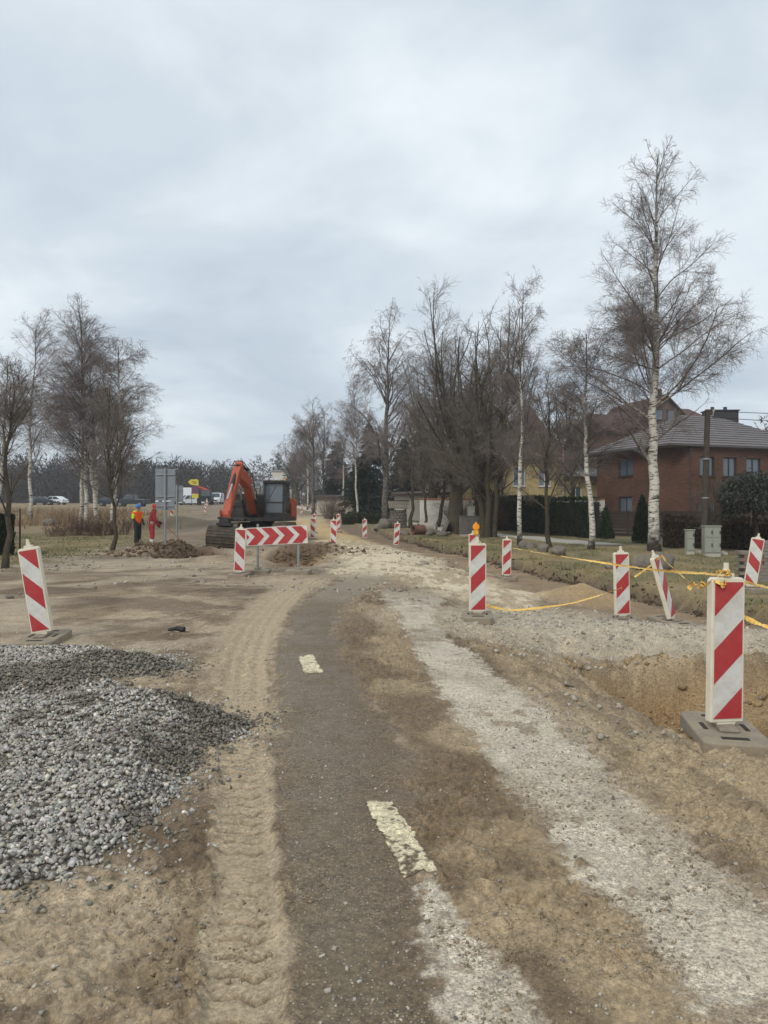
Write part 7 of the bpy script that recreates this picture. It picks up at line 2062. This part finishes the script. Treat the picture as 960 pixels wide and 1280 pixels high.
# white lorry with a box body
tk = empty('box_lorry', (px(221, 140), 140, z1(px(221, 140), 140)), R(172), 'white box lorry parked beyond the grey sign backs', 'lorry')
MB().box((-0.9, 0, 2.05), (5.6, 2.4, 2.7)).build('box_body', W_WHITE, tk, bevel=0.03)
cbk = MB().prism([(2.0, 0.55), (3.9, 0.55), (3.95, 1.4), (3.6, 2.5), (2.0, 2.6)], -1.1, 1.1, 'y').build('cab', W_WHITE, tk, bevel=0.05)
MB().box((0.2, 0, 0.62), (6.6, 1.0, 0.2)).build('chassis', M_BLACK, tk)
for s_ in (-1, 1): MB().prism([(3.72, 1.45), (3.45, 2.3), (2.6, 2.3), (2.6, 1.45)], s_ * 1.105 - 0.006, s_ * 1.105 + 0.006, 'y').build('side_window', M_CARGLASS, cbk)
wheels(tk, (2.9, -2.4), 2.3, 0.48)
# red-orange lorry crane with raised jib
lc = empty('crane_lorry', (px(257, 114), 114, z1(px(257, 114), 114)), R(-80), 'dark lorry with a raised red-orange crane arm beside the white van', 'lorry')
MB().box((-1.0, 0, 1.15), (4.4, 2.2, 0.9)).build('load_bed', M_BLACK, lc, bevel=0.03)
cb2 = MB().prism([(1.3, 0.5), (3.1, 0.5), (3.15, 1.3), (2.9, 2.3), (1.3, 2.35)], -1.1, 1.1, 'y').build('cab', W_DARK, lc, bevel=0.05)
MB().add([(3.16, -0.95, 1.35), (3.16, 0.95, 1.35), (2.95, 0.9, 2.2), (2.95, -0.9, 2.2)], [(0, 1, 2, 3)]).build('windscreen', M_CARGLASS, cb2).location = (0.03, 0, 0.01)
wheels(lc, (2.3, -1.9), 2.2, 0.48)
MB().tube([(0.9, 0, 1.5), (0.9, 0.2, 2.3), (0.9, -1.6, 3.1)], [0.2, 0.2, 0.16], 6).build('crane_arm', W_ORNG, lc)
MB().tube([(0.9, -1.6, 3.1), (0.7, 0.9, 2.2)], [0.17, 0.12], 6).build('crane_jib', W_ORNG, lc)
# yellow arrow-topped advertising pylon
M_YS = mat('yellow_sign_face', C(206, 190, 60), 0.6, var=0.06); M_PS = mat('purple_sign_face', C(110, 62, 92), 0.5, var=0.12, scale=3)
ys = empty('arrow_pylon_sign', (px(243, 108), 108, z1(px(243, 108), 108)), R(6), 'yellow arrow-topped advertising pylon down the road', 'sign')
zt = pz(599, 108) - ys.location.z
MB().prism([(-0.95, zt - 0.42), (-0.55, zt - 0.05), (0.35, zt), (0.62, zt - 0.2), (0.62, zt - 0.95), (-0.55, zt - 0.85)], -0.06, 0.06, 'y').build('arrow_panel', M_YS, ys, bevel=0.01)
MB().box((0.1, 0, zt - 1.6), (1.0, 0.1, 1.2)).build('picture_panel', M_PS, ys)
MB().box((0.1, 0, zt - 2.55), (1.0, 0.1, 0.65)).build('lower_panel', M_YS, ys)
for k, (xa, xb_) in enumerate(((-0.35, 0.35), (-0.2, 0.3))):
    MB().box(((xa + xb_) / 2, -0.066, zt - 0.4 - 0.2 * k), (xb_ - xa, 0.01, 0.09)).build('printed_line', M_BLACK, ys)
for sx in (-0.4, 0.6): MB().tube([(sx, 0, -0.1), (sx, 0, zt - 0.95)], 0.045, 6).build('post', M_BLACK, ys)
# row of orange works barriers closing the far road
for j in range(6):
    u = 262 + 5 * j
    b_ = empty('works_barrier', (px(u, 165), 165, z1(px(u, 165), 165)), 0, 'small orange works barrier across the far end of the road', 'barrier', 'orange barriers closing the far road')
    MB().box((0, 0, 0.75), (0.8, 0.06, 0.5)).build('panel', W_ORNG, b_)
    for sx in (-0.32, 0.32): MB().box((sx, 0, 0.35), (0.06, 0.3, 0.7)).build('leg', M_WHITE, b_)
# bit of black debris and an orange spray tin
db = MB().tube([(0, 0, 0.03), (0.10, 0.02, 0.045), (0.2, 0.0, 0.03)], [0.015, 0.03, 0.04], 7).build('debris_scrap', M_HOSE); db.location = (px(210, 8.75), 8.75, z1(px(210, 8.75), 8.75)); tag(db, 'black rubber scrap lying on the earth beyond the heaps', 'scrap')
ob = MB().prism([(-.2, 0), (.18, 0.0), (.12, .13), (-.1, .16)], -0.08, 0.08, 'y').build('orange_marker', W_ORNG, None, bevel=0.02); ob.location = (px(211, 23.0), 22.2, z1(px(211, 23), 22.2)); tag(ob, 'orange plastic scrap at the rim of the pit', 'scrap')
rk_ = boulder(px(62, 52), 52, (0.65, 0.5, 0.35), 71, 'dark stone lying on the dry field beside the brambles', None, 'field_stone', 'stone')

# ================================================================== FAR WOOD
def far_wood(name, label, n, xr, yr, hr, seed, cols, tri=70):
    rng = np.random.default_rng(seed)
    x = rng.uniform(*xr, n); y = rng.uniform(*yr, n)
    g = zg(x, y); h = rng.uniform(*hr, n) * (0.8 + 0.4 * fbm(x, y, 40, 2, seed))
    # stems
    st = np.stack([np.column_stack([x - 0.14, y, g - 0.5]), np.column_stack([x + 0.14, y, g - 0.5]), np.column_stack([x, y, g + h * 0.95])], 1).reshape(-1, 3)
    # twigs: thin slanting faces filling an egg-shaped crown
    N_ = n * tri; t = np.repeat(np.arange(n), tri)
    a = rng.uniform(0, 2 * PI, N_); f = rng.uniform(-0.2, 1, N_); rr = np.sqrt(rng.uniform(0, 1, N_))
    rad = h[t] * 0.22 * np.sin(np.clip(f, 0.25, 1) * PI * 0.98) ** 0.6 * rr
    P = np.column_stack([x[t] + rad * np.cos(a), y[t] + rad * np.sin(a), g[t] + h[t] * (0.18 + 0.82 * f)])
    d = np.column_stack([np.cos(a) * 0.6, np.sin(a) * 0.6, rng.uniform(0.3, 1.2, N_)]); d /= np.linalg.norm(d, axis=1, keepdims=True)
    V2, F2 = leaf_tris(P, np.full(N_, 0.62), rng, d, 0.22)
    V = np.concatenate([st, V2]); Fc = np.concatenate([np.arange(3 * n).reshape(-1, 3), F2 + 3 * n])
    ci = rng.integers(0, len(cols), n); tc = np.array(cols)[ci] * rng.uniform(0.75, 1.2, n)[:, None]
    c = np.concatenate([np.repeat(tc, 3, 0), np.repeat(tc[t] * rng.uniform(0.75, 1.25, N_)[:, None], 3, 0)])
    o = np_mesh(name, V, Fc, M_DRY, colors=c)
    return tag(o, label, kind='stuff')
WC = [C(78, 68, 60), C(70, 64, 58), C(84, 72, 62), C(62, 60, 52)]
far_wood('far_wood', 'dim leafless wood along the horizon', 1200, (-230, 150), (205, 290), (11, 15.5), 401, WC, 105)
far_wood('near_wood_edge', 'dark leafless wood behind the parked cars', 700, (-175, -38), (150, 205), (7, 11), 402, [C(62, 53, 48), C(56, 49, 45), C(52, 52, 44)], 80)
far_wood('roadside_wood', 'bare trees closing the view behind the houses', 260, (0, 95), (95, 150), (9, 15), 403, WC, 110)

# ================================================================== HAZE: the damp air of the day
hz_m = bpy.data.materials.new('damp_air'); hz_m.use_nodes = True
hn = hz_m.node_tree.nodes; hn.clear()
ho = hn.new('ShaderNodeOutputMaterial'); hv = hn.new('ShaderNodeVolumePrincipled')
hv.inputs['Color'].default_value = (0.97, 0.98, 1.0, 1); hv.inputs['Density'].default_value = 0.0008; hv.inputs['Anisotropy'].default_value = 0.2
hz_m.node_tree.links.new(hv.outputs[0], ho.inputs['Volume'])
hb = MB().box((0, 330, 12), (1000, 830, 30)).build('haze', hz_m)
tag(hb, 'thin grey damp air over the whole place', kind='stuff')
